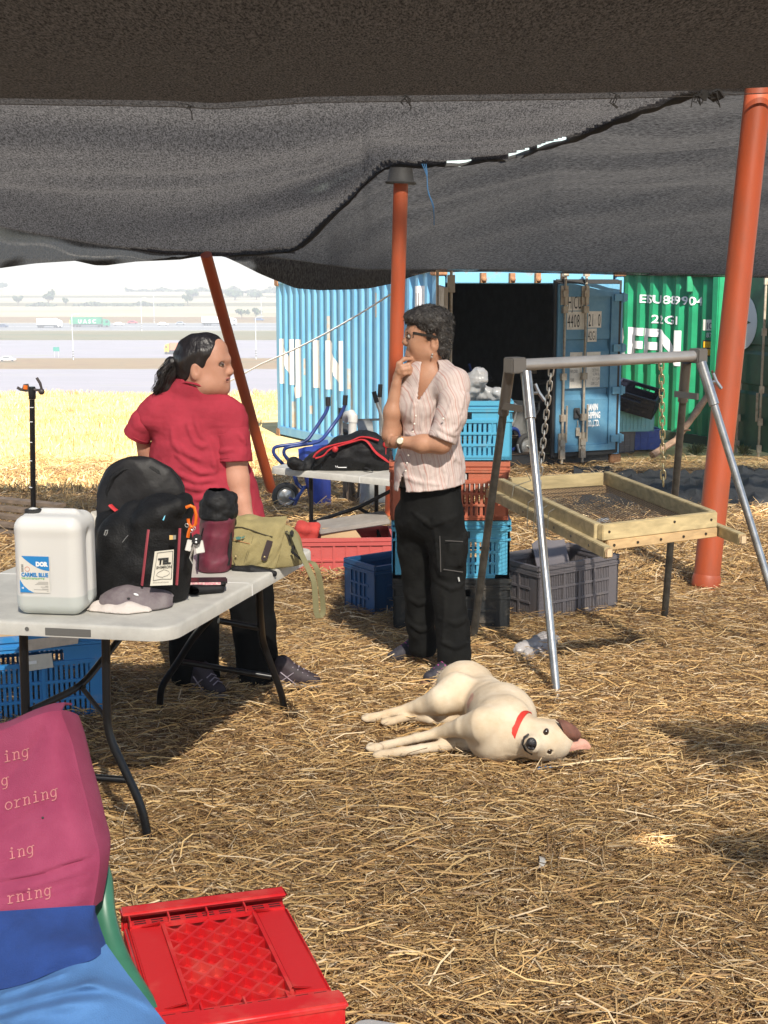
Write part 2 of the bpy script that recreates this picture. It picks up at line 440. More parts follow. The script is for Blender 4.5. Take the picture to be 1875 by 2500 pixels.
# ------------------------------------------------------------------ ground, fields, road
def strip(name, y0, y1, x0f, x1f, m, ny=2, nx=2, lift=0.0, kind='structure', label=None):
    b = MB(); ys = np.linspace(y0, y1, ny+1); P = []
    for y in ys:
        a, c = (x0f(y), x1f(y)); P.append([(a+(c-a)*i/nx, y, gz(y)+lift) for i in range(nx+1)])
    b.grid(P); return obj(name, b, m, kind=kind, label=label, base=(0, y0, 0))
def zone_mat(name, cols, scale, stretch=(1,1,1), bump=0.3, bscale=40):
    m, t, b = _new(name); b.inputs['Roughness'].default_value = 0.95; b.inputs['Specular IOR Level'].default_value = 0.1
    g = t.nodes.new('ShaderNodeNewGeometry'); mp = t.nodes.new('ShaderNodeMapping'); mp.inputs['Scale'].default_value = stretch
    t.links.new(g.outputs['Position'], mp.inputs['Vector'])
    n = t.nodes.new('ShaderNodeTexNoise'); n.inputs['Scale'].default_value = scale; n.inputs['Detail'].default_value = 8; n.inputs['Roughness'].default_value = 0.7
    t.links.new(mp.outputs[0], n.inputs['Vector'])
    r = t.nodes.new('ShaderNodeValToRGB'); e = r.color_ramp.elements
    k = len(cols)
    e[0].position, e[1].position = 0.3, 0.7; e[0].color, e[1].color = (*cols[0],1), (*cols[-1],1)
    for i in range(1, k-1): q = e.new(0.3+0.4*i/(k-1)); q.color = (*cols[i],1)
    t.links.new(n.outputs['Fac'], r.inputs['Fac']); t.links.new(r.outputs[0], b.inputs['Base Color'])
    n2 = t.nodes.new('ShaderNodeTexNoise'); n2.inputs['Scale'].default_value = bscale; n2.inputs['Detail'].default_value = 6
    t.links.new(g.outputs['Position'], n2.inputs['Vector'])
    bp = t.nodes.new('ShaderNodeBump'); bp.inputs['Strength'].default_value = bump; bp.inputs['Distance'].default_value = 0.02
    t.links.new(n2.outputs['Fac'], bp.inputs['Height']); t.links.new(bp.outputs[0], b.inputs['Normal'])
    MATS[name] = m; return m
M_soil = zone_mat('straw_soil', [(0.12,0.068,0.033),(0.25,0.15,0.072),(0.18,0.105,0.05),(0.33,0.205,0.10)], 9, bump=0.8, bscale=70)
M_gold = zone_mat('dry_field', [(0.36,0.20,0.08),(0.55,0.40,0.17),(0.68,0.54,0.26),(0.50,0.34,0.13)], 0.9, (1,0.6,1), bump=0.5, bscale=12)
M_slope = zone_mat('slope_scrub', [(0.35,0.26,0.13),(0.42,0.36,0.2),(0.3,0.3,0.14)], 0.4)
M_purple = zone_mat('thistle_field', [(0.25,0.255,0.19),(0.285,0.265,0.295),(0.25,0.24,0.26),(0.32,0.305,0.335)], 0.06, (0.35,1.6,1), bump=0)
M_pale = zone_mat('stubble', [(0.30,0.25,0.13),(0.40,0.35,0.23),(0.22,0.20,0.09)], 0.02, (0.3,1.5,1), bump=0)
M_brown = zone_mat('brown_scrub', [(0.16,0.085,0.035),(0.23,0.15,0.06),(0.12,0.10,0.04)], 0.12, (0.5,1,1), bump=0)
M_green = zone_mat('green_verge', [(0.10,0.12,0.045),(0.17,0.14,0.06),(0.08,0.105,0.04)], 0.05, (0.3,1,1), bump=0)
M_road = mat('asphalt', (0.20,0.20,0.20), 0.9)
M_line = mat('road_paint', (0.75,0.75,0.72), 0.8)
wx = lambda a: (lambda y: a)
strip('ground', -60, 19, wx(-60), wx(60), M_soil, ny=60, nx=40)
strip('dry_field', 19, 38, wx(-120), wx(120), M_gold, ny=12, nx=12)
strip('hillside', 38, 250, wx(-300), wx(300), M_slope, ny=24, nx=6)
strip('plain', 250, 4000, wx(-2200), wx(2200), M_pale, ny=8, nx=6)
for nm, a, c, m in (('thistle_field', 252, 412, M_purple), ('brown_verge', 413, 452, M_brown), ('thistle_field', 453, 540, M_purple), ('green_verge', 541, 598, M_green),
                    ('scrub_strip', 664, 720, M_brown), ('crop_strip', 846, 900, M_green), ('crop_strip', 985, 1030, M_green)):
    strip(nm, a, c, wx(-900), wx(900), m, ny=1, nx=1, lift=0.03)
strip('road', 602, 660, wx(-900), wx(900), M_road, ny=1, nx=1, lift=0.05)
for y in (606, 630, 631.5, 655): strip('road_marking', y, y+0.5, wx(-900), wx(900), M_line, ny=1, nx=1, lift=0.09)
# ------------------------------------------------------------------ straw, lying in the light and shade
def straw(N, y0, y1, power, lmin, lmax, w, seed, name, label, wide=1.2, zmax=0.03, tilt=0.16, palette=None):
    g = np.random.default_rng(seed)
    u = g.random(N); y = (y0**(1-power) + u*(y1**(1-power)-y0**(1-power)))**(1/(1-power)) if power != 1 else y0*(y1/y0)**u
    half = 0.29*y+wide
    x = (g.random(N)*2-1)*half
    z = np.interp(y, _gy, _gz)
    cl = np.sin(x*2.1+np.sin(y*1.7)*1.4)*np.sin(y*2.7+np.sin(x*2.3))          # loose mats with thin patches between
    keep = g.random(N) < np.clip(0.85+0.3*cl, 0.5, 1)
    ww = y*CP-(z-CAM_H)*SP; sxp = 937.5+x/ww*FPX; syp = 1250-(y*SP+(z-CAM_H)*CP)/ww*FPX       # bare where the black net lies
    keep &= ~((sxp > 1480+(1250-syp)*0.3) & (syp > 1157) & (syp < 1247))
    x, y, z, cl = x[keep], y[keep], z[keep], cl[keep]; N = len(x)
    a = np.where(g.random(N) < 0.55, g.uniform(0, math.pi, N), g.normal(0.1, 0.8, N))
    L = lmin + (lmax-lmin)*g.random(N)**2.2
    el = g.normal(0, tilt, N)
    d = np.stack([np.cos(a)*np.cos(el), np.sin(a)*np.cos(el), np.sin(el)], 1)
    zc = z + 0.004 + g.random(N)**1.6*zmax + np.abs(np.sin(el))*L*0.45
    c = np.stack([x, y, zc], 1)
    bend = g.normal(0, 0.09, (N,3))*L[:,None]; bend[:,2] = np.abs(bend[:,2])*0.7
    pts = np.stack([c-d*L[:,None]/2, c+bend, c+d*L[:,None]/2], 1)
    pal = np.array(palette or [(0.54,0.33,0.13),(0.66,0.45,0.20),(0.34,0.20,0.088),(0.68,0.52,0.32),(0.19,0.11,0.05),(0.39,0.255,0.12),(0.25,0.18,0.10)])
    pr = np.array([0.22,0.2,0.18,0.12,0.14,0.1,0.04])
    col = pal[g.choice(len(pal), N, p=pr)]*g.uniform(0.72,1.2,(N,1))
    wid = w*g.uniform(0.6,1.5,N)
    return ribbons(name, pts, wid, col, attr_mat('straw_stalk', 0.55), kind='stuff', label=label)
straw(330000, 3.4, 9.0, 1.6, 0.015, 0.10, 0.0023, 1, 'straw', 'straw litter strewn over the ground under the nets')
straw(52000, 3.0, 9.0, 1.2, 0.04, 0.21, 0.0033, 2, 'straw', 'longer loose straw stalks on top of the litter', zmax=0.035, tilt=0.13)
straw(170000, 9.0, 20.0, 1.3, 0.04, 0.22, 0.0045, 3, 'straw', 'straw litter towards the containers', zmax=0.06, tilt=0.3)
def tufts(N, x0, x1, y0, y1, hmin, hmax, w, seed, name, label, pal, lean=0.35, mask=None):
    g = np.random.default_rng(seed); x = g.uniform(x0, x1, N); y = y0+(y1-y0)*g.random(N)**1.5
    if mask is not None:
        k = mask(x, y); x, y = x[k], y[k]; N = len(x)
    z = np.interp(y, _gy, _gz); h = g.uniform(hmin, hmax, N)*(0.6+0.8*(np.sin(x*1.3)*np.sin(y*0.9)*0.5+0.5))
    le = g.normal(0, lean, (N,2))*h[:,None]
    p0 = np.stack([x, y, z-0.01], 1); p2 = np.stack([x+le[:,0], y+le[:,1], z+h], 1)
    p1 = (p0+p2)/2 + np.stack([-le[:,0]*0.15, -le[:,1]*0.15, h*0.1], 1)
    pal = np.array(pal); col = pal[g.integers(0, len(pal), N)]*g.uniform(0.75, 1.2, (N,1))
    up = np.stack([np.zeros(N), np.ones(N)*1.0, np.zeros(N)], 1)+g.normal(0, 0.5, (N,3))
    return ribbons(name, np.stack([p0,p1,p2],1), w*g.uniform(0.6,1.4,N), col, attr_mat('straw_stalk'), kind='stuff', label=label, up=up)
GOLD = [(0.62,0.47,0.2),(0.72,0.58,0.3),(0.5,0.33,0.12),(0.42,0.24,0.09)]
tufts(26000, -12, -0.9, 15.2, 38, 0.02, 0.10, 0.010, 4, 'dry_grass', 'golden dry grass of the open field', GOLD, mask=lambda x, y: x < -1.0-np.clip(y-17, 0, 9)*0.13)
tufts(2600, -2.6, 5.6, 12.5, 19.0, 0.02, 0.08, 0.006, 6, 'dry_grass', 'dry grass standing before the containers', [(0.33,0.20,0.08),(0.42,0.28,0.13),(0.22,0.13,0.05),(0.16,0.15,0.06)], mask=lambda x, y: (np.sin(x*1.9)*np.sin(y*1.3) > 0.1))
tufts(900, -3.6, -1.2, 12.8, 15.0, 0.05, 0.20, 0.004, 8, 'dry_grass', 'dry stalks at the edge of the shade', [(0.5,0.32,0.14),(0.6,0.42,0.2)])
# ------------------------------------------------------------------ far things on the plain
def leaf_cloud(c, r, n, seed, size, cols, squash=0.8, lobes=6):
    g = np.random.default_rng(seed); ctr = g.normal(0, 0.45, (lobes,3))*np.array(r); ctr[:,2] = np.abs(ctr[:,2])*0.9
    k = g.integers(0, lobes, n); d = g.normal(size=(n,3)); d /= np.linalg.norm(d,axis=1)[:,None]
    p = np.array(c)+ctr[k]+d*np.array(r)*(0.55*g.random((n,1))**0.4)
    a = g.normal(size=(n,3)); a /= np.linalg.norm(a,axis=1)[:,None]; s_ = size*g.uniform(0.6,1.4,(n,1))
    pts = np.stack([p-a*s_/2, p+g.normal(0,0.1,(n,3))*s_, p+a*s_/2], 1)
    col = np.array(cols)[g.integers(0,len(cols),n)]*g.uniform(0.7,1.25,(n,1))
    return pts, (s_[:,0]*0.7), col
LEAF = attr_mat('leaf', 0.7)
def tree(px, y, w, h, label, seed, cat='tree', cols=((0.06,0.10,0.04),(0.09,0.13,0.05),(0.05,0.08,0.035)), n=420, group=None, name='leafy_tree'):
    b = D(px, 1250, y); base = (b.x, y, gz(y)); t = thing(name, label, cat, base, group=group)
    m = MB(); m.tube([Vector(base), Vector(base)+Vector((0.1,0,h*0.3)), Vector(base)+Vector((0,0,h*0.6))], [w*0.05,w*0.04,w*0.015], n=7)
    for i in range(4):
        a = i*1.6+seed; m.tube([Vector(base)+Vector((0,0,h*0.3)), Vector(base)+Vector((math.cos(a)*w*0.3, math.sin(a)*w*0.3, h*0.62))], [w*0.025,w*0.01], n=5)
    obj('trunk', m, mat('bark', (0.14,0.10,0.07), 0.9), t)
    pts, wd, col = leaf_cloud((0,0,h*0.62), (w*0.5,w*0.5,h*0.42), n, seed, w*0.14, cols)
    ribbons('crown', pts, wd, col, LEAF, parent=t)
    return t
tr = [(598, 700, 11, 13, 'round dark green tree by the road next to the blue container', 3), (632, 700, 11, 12.5, 'smaller round tree by the road behind a pale lamp post', 4),
      (66, 850, 13, 16, 'narrow tree over bushes in the far hedge row', 5), (139, 850, 18, 20, 'tallest round tree of the far hedge row', 6), (180, 850, 11, 13, 'squat tree beside the gap in the far hedge row', 7),
      (470, 850, 12, 17, 'slim tree at the end of the far hedge row', 8), (482, 960, 24, 14, 'wide low tree out on the pale far fields', 9),
      (583, 940, 30, 16, 'broad hazy tree to the left of the blue container', 10), (634, 950, 22, 13, 'small hazy tree touching the blue container edge', 11), (14, 1130, 34, 16, 'bluish hazy clump on the far left horizon', 12)]
for px, y, w, h, lb, sd in tr: tree(px, y, w*0.38, h*0.36, lb, sd, group='trees on the plain')
for px0, px1, y, h, lb in ((85, 155, 846, 2.2, 'low bushy hedge below the tallest far tree'), (198, 460, 848, 2.6, 'long far hedge row across the pale fields'), (322, 560, 1120, 3, 'thin dark tree line on the hazy horizon'), (540, 680, 1080, 5, 'hazy belt of trees on the right of the horizon')):
    a, c = D(px0,1250,y), D(px1,1250,y); n = int((c.x-a.x)*22); P, Wd, Cc = [], [], []
    g = np.random.default_rng(int(px0)); xs = g.uniform(a.x, c.x, n); hh = h*(0.55+0.45*np.sin(xs*0.33)*np.sin(xs*0.11+1)); zz = g.random(n)*hh
    p = np.stack([xs, y+g.normal(0,2,n), gz(y)+zz], 1); d = g.normal(size=(n,3)); d /= np.linalg.norm(d,axis=1)[:,None]
    o = ribbons('hedge', np.stack([p-d*0.6,p,p+d*0.6],1), np.full(n,0.9), np.array([(0.09,0.11,0.06)])*g.uniform(0.6,1.3,(n,1)), LEAF, label=lb); o['category'] = 'hedge'
def wheels(t, xs, y, z, r=0.5):
    for x in xs:
        b = MB(); b.lathe([(r*0.55,-0.15),(r,-0.13),(r,0.13),(r*0.55,0.15)], (x, y, z+r), (0,1,0), 12); obj('wheel', b, mat('tyre', (0.03,0.03,0.03), 0.8), t)
def truck(px, y, L, H, boxcol, cabcol, label, cab_right=True, name='lorry', txt=None, rear=None):
    c = D(px,1250,y); z = gz(y)+0.05; t = thing(name, label, 'truck', (c.x, y, z)); s_ = 1 if cab_right else -1
    x0 = c.x - s_*L*0.5
    X = lambda f: x0 + s_*L*f
    b = MB(); b.box(((X(0)+X(0.8))/2, y, z+1.3+(H-1.3)/2), (L*0.8, 2.5, H-1.3)); obj('cargo_box', b, mat('cargo_'+str(boxcol), boxcol, 0.5), t, bevel=0.05)
    b = MB(); b.prism([(X(0.83), y-1.2, z+0.6), (X(1.0), y-1.2, z+0.6), (X(1.0), y-1.2, z+1.9), (X(0.97), y-1.2, z+3.0), (X(0.83), y-1.2, z+3.4)], (0,2.4,0)); obj('cab', b, mat('cab_'+str(cabcol), cabcol, 0.4), t, bevel=0.06)
    b = MB(); b.box(((X(0.90)+X(0.96))/2, y-1.22, z+2.3), (abs(X(0.06)-X(0))*1.0, 0.04, 0.9)); obj('side_window', b, mat('dark_glass', (0.03,0.04,0.05), 0.1), t)
    b = MB(); b.box(((X(0)+X(0.95))/2, y, z+0.95), (L*0.95, 1.2, 0.35)); obj('chassis', b, mat('chassis', (0.05,0.05,0.05), 0.7), t)
    wheels(t, [X(f) for f in (0.08,0.16,0.24,0.72,0.80,0.93)], y-1.1, z)
    if txt: text_mesh('lettering', txt, 2.1, lambda u, w: (X(0.2)+u, y-1.262, z+1.75+w), M_white, t, 1.0, 0.05, spacing=1.7)
    if rear:
        b = MB(); b.box((X(-0.012), y, z+2.2), (0.3, 2.52, 1.6)); obj('rear_marker', b, mat('yellow_panel', rear, 0.5), t)
    return t
M_white = mat('white_paint', (0.78,0.78,0.76), 0.5)
truck(237, 628, 16.5, 4.1, (0.012,0.20,0.10), (0.02,0.22,0.12), 'green container lorry with white letters on the road', txt='UASC', rear=(0.75,0.55,0.05))
truck(140, 622, 10.5, 3.9, (0.78,0.78,0.76), (0.75,0.75,0.75), 'white box lorry on the road behind the green lorry')
truck(545, 640, 15.0, 3.8, (0.75,0.75,0.74), (0.7,0.7,0.7), 'long white lorry partly behind the leaning orange pole')
truck(445, 470, 8.5, 3.5, (0.62,0.18,0.08), (0.80,0.45,0.03), 'yellow cab lorry on the lane by the red shirted woman', cab_right=False)
def car(px, y, L, col, label):
    c = D(px,1250,y); z = gz(y)+0.05; t = thing('car', label, 'car', (c.x,y,z), group='cars on the plain'); x = c.x
    b = MB(); pr = [(-.5,.35),(.5,.35),(.5,.75),(.30,.85),(.16,1.42),(-.26,1.45),(-.42,.92),(-.5,.85)]
    b.prism([(x+u*L, y-0.85, z+w) for u, w in pr], (0,1.7,0)); obj('body', b, mat('car_'+str(col), col, 0.3), t, bevel=0.05)
    b = MB(); b.prism([(x+u*L, y-0.87, z+w) for u, w in [(.24,.9),(.14,1.32),(-.22,1.34),(-.34,.92)]], (0,1.74,0)); obj('window', b, mat('dark_glass', (0.03,0.04,0.05), 0.1), t)
    wheels(t, (x-L*0.32, x+L*0.32), y-0.8, z, 0.33); return t
car(27, 625, 5.0, (0.05,0.07,0.14), 'dark blue car on the road at the far left')
car(36, 440, 4.8, (0.8,0.8,0.8), 'white car on the near lane at the far left')
car(305, 640, 4.6, (0.78,0.78,0.78), 'white car on the road ahead of the green lorry'); car(338, 655, 4.4, (0.45,0.05,0.06), 'small red car on the road beyond the verge')
car(640, 680, 4.5, (0.06,0.10,0.22), 'dark blue car by the round roadside trees'); car(410, 640, 4.6, (0.78,0.78,0.78), 'white car on the road near the orange pole'); car(452, 645, 4.4, (0.3,0.32,0.35), 'grey car between the white car and the white lorry')
def lamp(px, y, h, label):
    c = D(px,1250,y); z = gz(y); t = thing('street_lamp', label, 'street lamp', (c.x,y,z), group='lamp posts along the road')
    b = MB(); b.tube([(c.x,y,z),(c.x,y,z+h)], [0.16,0.10], 8); obj('pole', b, mat('galvanised', (0.62,0.63,0.62), 0.45, metal=0.3), t)
    b = MB(); b.tube([(c.x,y,z+h),(c.x+0.9,y,z+h+0.35),(c.x+1.8,y,z+h+0.4)], 0.06, 6); obj('arm', b, MATS['galvanised'], t)
    b = MB(); b.box((c.x+2.0,y,z+h+0.36),(0.7,0.3,0.15)); obj('lamp_head', b, MATS['galvanised'], t, bevel=0.03)
    b = MB()
    for i in range(3): b.lathe([(0.2,0),(0.2,0.35)], (c.x,y,z+0.9+i*0.75), n=8)
    obj('band', b, mat('black_band', (0.03,0.03,0.03), 0.7), t)
for px, y, h, lb in ((193, 445, 13.5, 'lamp post with black bands left of the dark haired woman'), (359, 600, 13, 'pale lamp post on the verge between the cars'), (631, 448, 12.5, 'lamp post with black bands near the blue container'), (389, 665, 12, 'farther lamp post past the road verge'), (645, 690, 10, 'short far lamp post right beside the blue container')): lamp(px, y, h, lb)
c = D(153,1250,455); t = thing('road_sign', 'small green direction sign on two posts', 'sign', (c.x,455,gz(455)))
b = MB(); b.box((c.x,455,gz(455)+2.6),(1.9,0.08,1.3)); obj('sign_board', b, mat('sign_green', (0.01,0.22,0.17), 0.4), t, bevel=0.02)
for dx in (-0.6,0.6):
    b = MB(); b.tube([(c.x+dx,455.1,gz(455)),(c.x+dx,455.1,gz(455)+2)],0.06,6); obj('post', b, MATS['galvanised'], t)
# ------------------------------------------------------------------ shade nets: knitted cloth, open seen square on, closed seen edge on
def net_mat(name, dark, glow, hole, scale, streak):
    m, t, b = _new(name); t.nodes.remove(b); out = t.nodes['Material Output']
    df = t.nodes.new('ShaderNodeBsdfDiffuse'); tl = t.nodes.new('ShaderNodeBsdfTranslucent'); tp = t.nodes.new('ShaderNodeBsdfTransparent')
    tc = t.nodes.new('ShaderNodeTexCoord'); mp = t.nodes.new('ShaderNodeMapping'); mp.inputs['Scale'].default_value = streak
    t.links.new(tc.outputs['Object'], mp.inputs['Vector'])
    n = t.nodes.new('ShaderNodeTexNoise'); n.inputs['Scale'].default_value = scale; n.inputs['Detail'].default_value = 3; n.inputs['Roughness'].default_value = 0.8
    t.links.new(mp.outputs[0], n.inputs['Vector'])
    def ramp(a, c, lo=0.36, hi=0.68):
        r = t.nodes.new('ShaderNodeValToRGB'); r.color_ramp.elements[0].position = lo; r.color_ramp.elements[1].position = hi
        r.color_ramp.elements[0].color = (*a,1); r.color_ramp.elements[1].color = (*c,1); t.links.new(n.outputs['Fac'], r.inputs['Fac']); return r
    r1 = ramp(tuple(c*0.40 for c in dark), tuple(c*2.1 for c in dark)); t.links.new(r1.outputs[0], df.inputs['Color'])
    r2 = ramp(tuple(c*0.25 for c in glow), tuple(c*2.2 for c in glow)); t.links.new(r2.outputs[0], tl.inputs['Color'])
    ad = t.nodes.new('ShaderNodeAddShader'); t.links.new(df.outputs[0], ad.inputs[0]); t.links.new(tl.outputs[0], ad.inputs[1])
    ge = t.nodes.new('ShaderNodeNewGeometry'); dp = t.nodes.new('ShaderNodeVectorMath'); dp.operation = 'DOT_PRODUCT'
    t.links.new(ge.outputs['Normal'], dp.inputs[0]); t.links.new(ge.outputs['Incoming'], dp.inputs[1])
    ab = t.nodes.new('ShaderNodeMath'); ab.operation = 'ABSOLUTE'; t.links.new(dp.outputs['Value'], ab.inputs[0])
    mr = t.nodes.new('ShaderNodeMapRange'); mr.interpolation_type = 'SMOOTHSTEP'
    mr.inputs['From Min'].default_value = 0.54; mr.inputs['From Max'].default_value = 0.74; mr.inputs['To Max'].default_value = hole
    t.links.new(ab.outputs[0], mr.inputs['Value'])
    mx = t.nodes.new('ShaderNodeMixShader'); t.links.new(mr.outputs[0], mx.inputs['Fac']); t.links.new(ad.outputs[0], mx.inputs[1]); t.links.new(tp.outputs[0], mx.inputs[2])
    t.links.new(mx.outputs[0], out.inputs['Surface']); MATS[name] = m; return m
M_net1 = net_mat('net_brown', (0.026,0.0225,0.019), (0.010,0.0085,0.007), 0.50, 105, (1,0.22,1))
M_net2 = net_mat('net_grey', (0.028,0.0255,0.024), (0.050,0.0475,0.0455), 0.50, 90, (1,0.25,1))
M_flap = net_mat('net_hem', (0.026,0.024,0.022), (0.020,0.019,0.018), 0.10, 60, (1,1,0.4))
M_net3 = net_mat('net_black', (0.016,0.0145,0.012), (0.044,0.0425,0.041), 0.48, 90, (0.25,1,1))
def pl(tab, x): return float(np.interp(x, [a for a, _ in tab], [c for _, c in tab]))
FRONT = [(-900,236),(0,240),(420,246),(520,252),(620,246),(760,236),(1000,233),(1400,228),(1700,221),(1875,213),(2700,205)]
# front net: from behind the photographer to its hem
rows = []
PXS = np.linspace(-1100, 2900, 161)
for j in range(61):
    v = j/60.0; row = []
    for px in PXS:
        e = D(px, pl(FRONT, px), 9.0); y = -5 + (e.y+5)*v
        z = 2.72 + (e.z-2.72)*v**2.2 + 0.05*math.sin(e.x*1.1+y*0.5)*(1-v) + 0.03*math.sin(y*1.7+e.x*0.4)*math.sin(v*math.pi)
        xs = e.x*(0.55+0.45*max(y,0)/9.0) if y > 0 else e.x*0.55
        row.append((xs, y, z))
    rows.append(row)
hem = [(p[0], p[1]+0.015, p[2]-0.035) for p in rows[-1]]; rows.append(hem); rows.append([(p[0], p[1]+0.05, p[2]+0.01) for p in hem])
b = MB(); b.grid(rows)
# a small hole lets one fleck of full sun through
hole = G(1594, 2074); up_ = -LD; hp = hole + up_*((2.70-hole.z)/up_.z)
fr = obj('shade_net', b, M_net1, label='brown black shade net overhead across the top of the photo', cat='shade net', base=(0,4,2.7))
bm = bmesh.new(); bm.from_mesh(fr.data); wl = Vector((0,4,2.7))
cand = [f for f in bm.faces if ((f.calc_center_median()+wl)-hp).length < 0.30]
bmesh.ops.subdivide_edges(bm, edges=list({e for f in cand for e in f.edges}), cuts=7, use_grid_fill=True)
q = [f for f in bm.faces if math.hypot((f.calc_center_median()+wl).x-hp.x, ((f.calc_center_median()+wl).y-hp.y)*0.75) < 0.058]
bmesh.ops.delete(bm, geom=q, context='FACES'); bm.to_mesh(fr.data); bm.free()
# net pieces added out of view to cast dark patches on the straw
b = MB()
def over(cx, cy, hx, hy, n=9):
    P = []
    for i in range(n):
        r_ = []
        for j in range(n):
            u, w = (i/(n-1)*2-1), (j/(n-1)*2-1); k = 1+0.22*math.sin(u*3+w*2)*math.cos(w*4)
            r_.append((cx+hx*u*k, cy+hy*w*(1-0.25*u)*k+0.12*u, 2.86+0.02*math.sin(u*5+w*4)))
        P.append(r_)
    b.sheet(P, 0.004)
for (gx, gy_), hx, hy in (((1870,1815),0.36,0.24), ((1900,2075),0.22,0.13)):
    q_ = G(gx, gy_); q2 = q_ - LD*((2.86-q_.z)/-LD.z); over(q2.x, q2.y, hx, hy)
obj('added_shade_layer', b, M_net1, fr)
# rear nets: one height field from the front hem to the back hem, cut along the laced seam
MAINB = [(-900,500),(0,556),(130,580),(250,600),(400,622),(530,626),(640,628),(720,640),(800,652),(900,662),(1000,661),(1050,660),(1200,660),(1510,668),(1875,675),(2700,690)]
HEM = [(-900,690),(0,655),(90,643),(181,637),(235,648),(262,648),(330,639),(440,634),(490,626),(545,626),(580,642),(633,668),(723,704),(780,709),(850,707),(900,704),(960,692),(1010,674),(1050,664),(1200,664),(1510,671),(1875,679),(2700,700)]
YB = [(-900,12.6),(200,12.8),(480,13.3),(620,13.8),(800,15.0),(950,17.0),(1055,17.9),(1200,18.3),(1340,18.65),(1500,18.9),(1700,19.4),(1875,19.8),(2700,20.2)]
SEAM = [(-1000,560),(560,620),(720,610),(860,478),(940,398),(1020,400),(1130,396),(1250,378),(1420,328),(1560,270),(1700,222),(3000,150)]
POLE_C = D(979, 425, 12.4)
def rear_pt(px, v):
    a = D(px, pl(FRONT, px)-3, 9.06); a.z += 0.02
    y1 = pl(YB, px); e = D(px, pl(MAINB, px), y1)
    q_ = min(1, max(0, (px-1050)/300.0)); l_ = min(1, max(0, (760-px)/300.0))
    s_v = (1-q_)*(0.55*v+0.45*v**5) + q_*(0.08*v+0.92*v**5); s_v = (1-l_)*s_v + l_*(0.45*v+0.55*v**4)
    p = a.lerp(e, v); p.z = a.z+(e.z-a.z)*s_v
    x, y = p.x, p.y
    d2 = ((x-POLE_C.x)/0.75)**2 + ((y-POLE_C.y)/1.0)**2
    base_c = 0.19*math.exp(-d2*0.9)
    w = math.sin(math.pi*min(1, max(0, v)))
    d3 = math.hypot(x-2.25, (y-9.0)*0.6); s3 = 0.13*math.exp(-d3*0.9)
    ang = math.atan2(y-POLE_C.y, (x-POLE_C.x)*1.3); rd = math.sqrt(d2)
    pleat = 0.014*math.sin(ang*9+0.6*math.sin(ang*4))*math.exp(-((rd-0.9)/0.8)**2)
    ang2 = math.atan2(y-9.0, x-2.3); pleat += 0.030*math.sin(ang2*17+rd)*math.exp(-((d3-1.5)/1.5)**2)
    ln = 0.060*math.sin(y*2.3+x*0.30+math.sin(x*0.9)*0.9)+0.030*math.sin(y*4.7-x*0.55+0.8*math.sin(x*0.7))+0.012*math.sin(y*9.3+x*1.3+math.sin(x*2.1))
    p.z += base_c + s3 + w*(ln + pleat) - w*0.10*(1 if px < 900 else 0.6)
    return p
def frame_py(p):
    r = Vector((p.x, p.y, p.z-CAM_H)); f = r.y*CP - r.z*SP; up = r.y*SP + r.z*CP
    return 937.5 + r.x/f*FPX, 1250 - up/f*FPX
PX2 = list(np.arange(-900, 2501, 10)); NV = 130
gridP = [[rear_pt(px, j/NV) for px in PX2] for j in range(NV+1)]
for name, m, side, lb in (('shade_net', M_net2, 1, 'grey translucent shade net on the left behind the front hem'), ('shade_net', M_net3, -1, 'blackish shade net on the right hanging before the containers')):
    b = MB(); idx = {}; 
    def vid(j, i):
        if (j, i) not in idx: idx[(j, i)] = len(b.v); b.v.append(tuple(gridP[j][i]+Vector((0,0,0.012 if side < 0 else 0)))) 
        return idx[(j, i)]
    for j in range(NV):
        for i in range(len(PX2)-1):
            c = (gridP[j][i]+gridP[j+1][i+1])/2; fx, fy = frame_py(c)
            lim = pl(SEAM, fx); over = 7
            gap = side < 0 and (any(abs(fx-gx) < gw and lim-9 < fy < lim+13 for gx, gw in ((1350,34),(1265,22),(1120,30))))
            if (fy < lim+over if side > 0 else fy > lim-over) and not gap:
                if side > 0 and any(abs(fx-gx) < gw and fy > lim-5 for gx, gw in ((1350,34),(1265,22),(1120,30))): continue
                b.f.append((vid(j,i), vid(j,i+1), vid(j+1,i+1), vid(j+1,i))); b.mi.append(0)
    # hanging edge below the back fold
    cols_ = [i for i, px in enumerate(PX2) if (px <= 540 if side > 0 else px >= 520)]
    rowsf = []
    for k in range(9):
        s_ = k/8; row = []
        for i in cols_:
            px = PX2[i]; top = gridP[NV][i]+Vector((0,-0.01,0.03)); y1 = pl(YB, px)
            bt = D(px, pl(HEM, px), y1+0.05)
            p = top.lerp(bt, s_); p.y += 0.05*math.sin(px*0.03+s_*3)*s_ + (0.10*math.sin(math.pi*s_) if px < 540 else 0.03*math.sin(math.pi*s_)) ; row.append(p)
        rowsf.append(row)
    net_ = obj(name, b, m, label=lb, cat='shade net', ang=70)
    b = MB(); b.grid(rowsf); obj('hem_flap', b, M_flap, net_, ang=70)
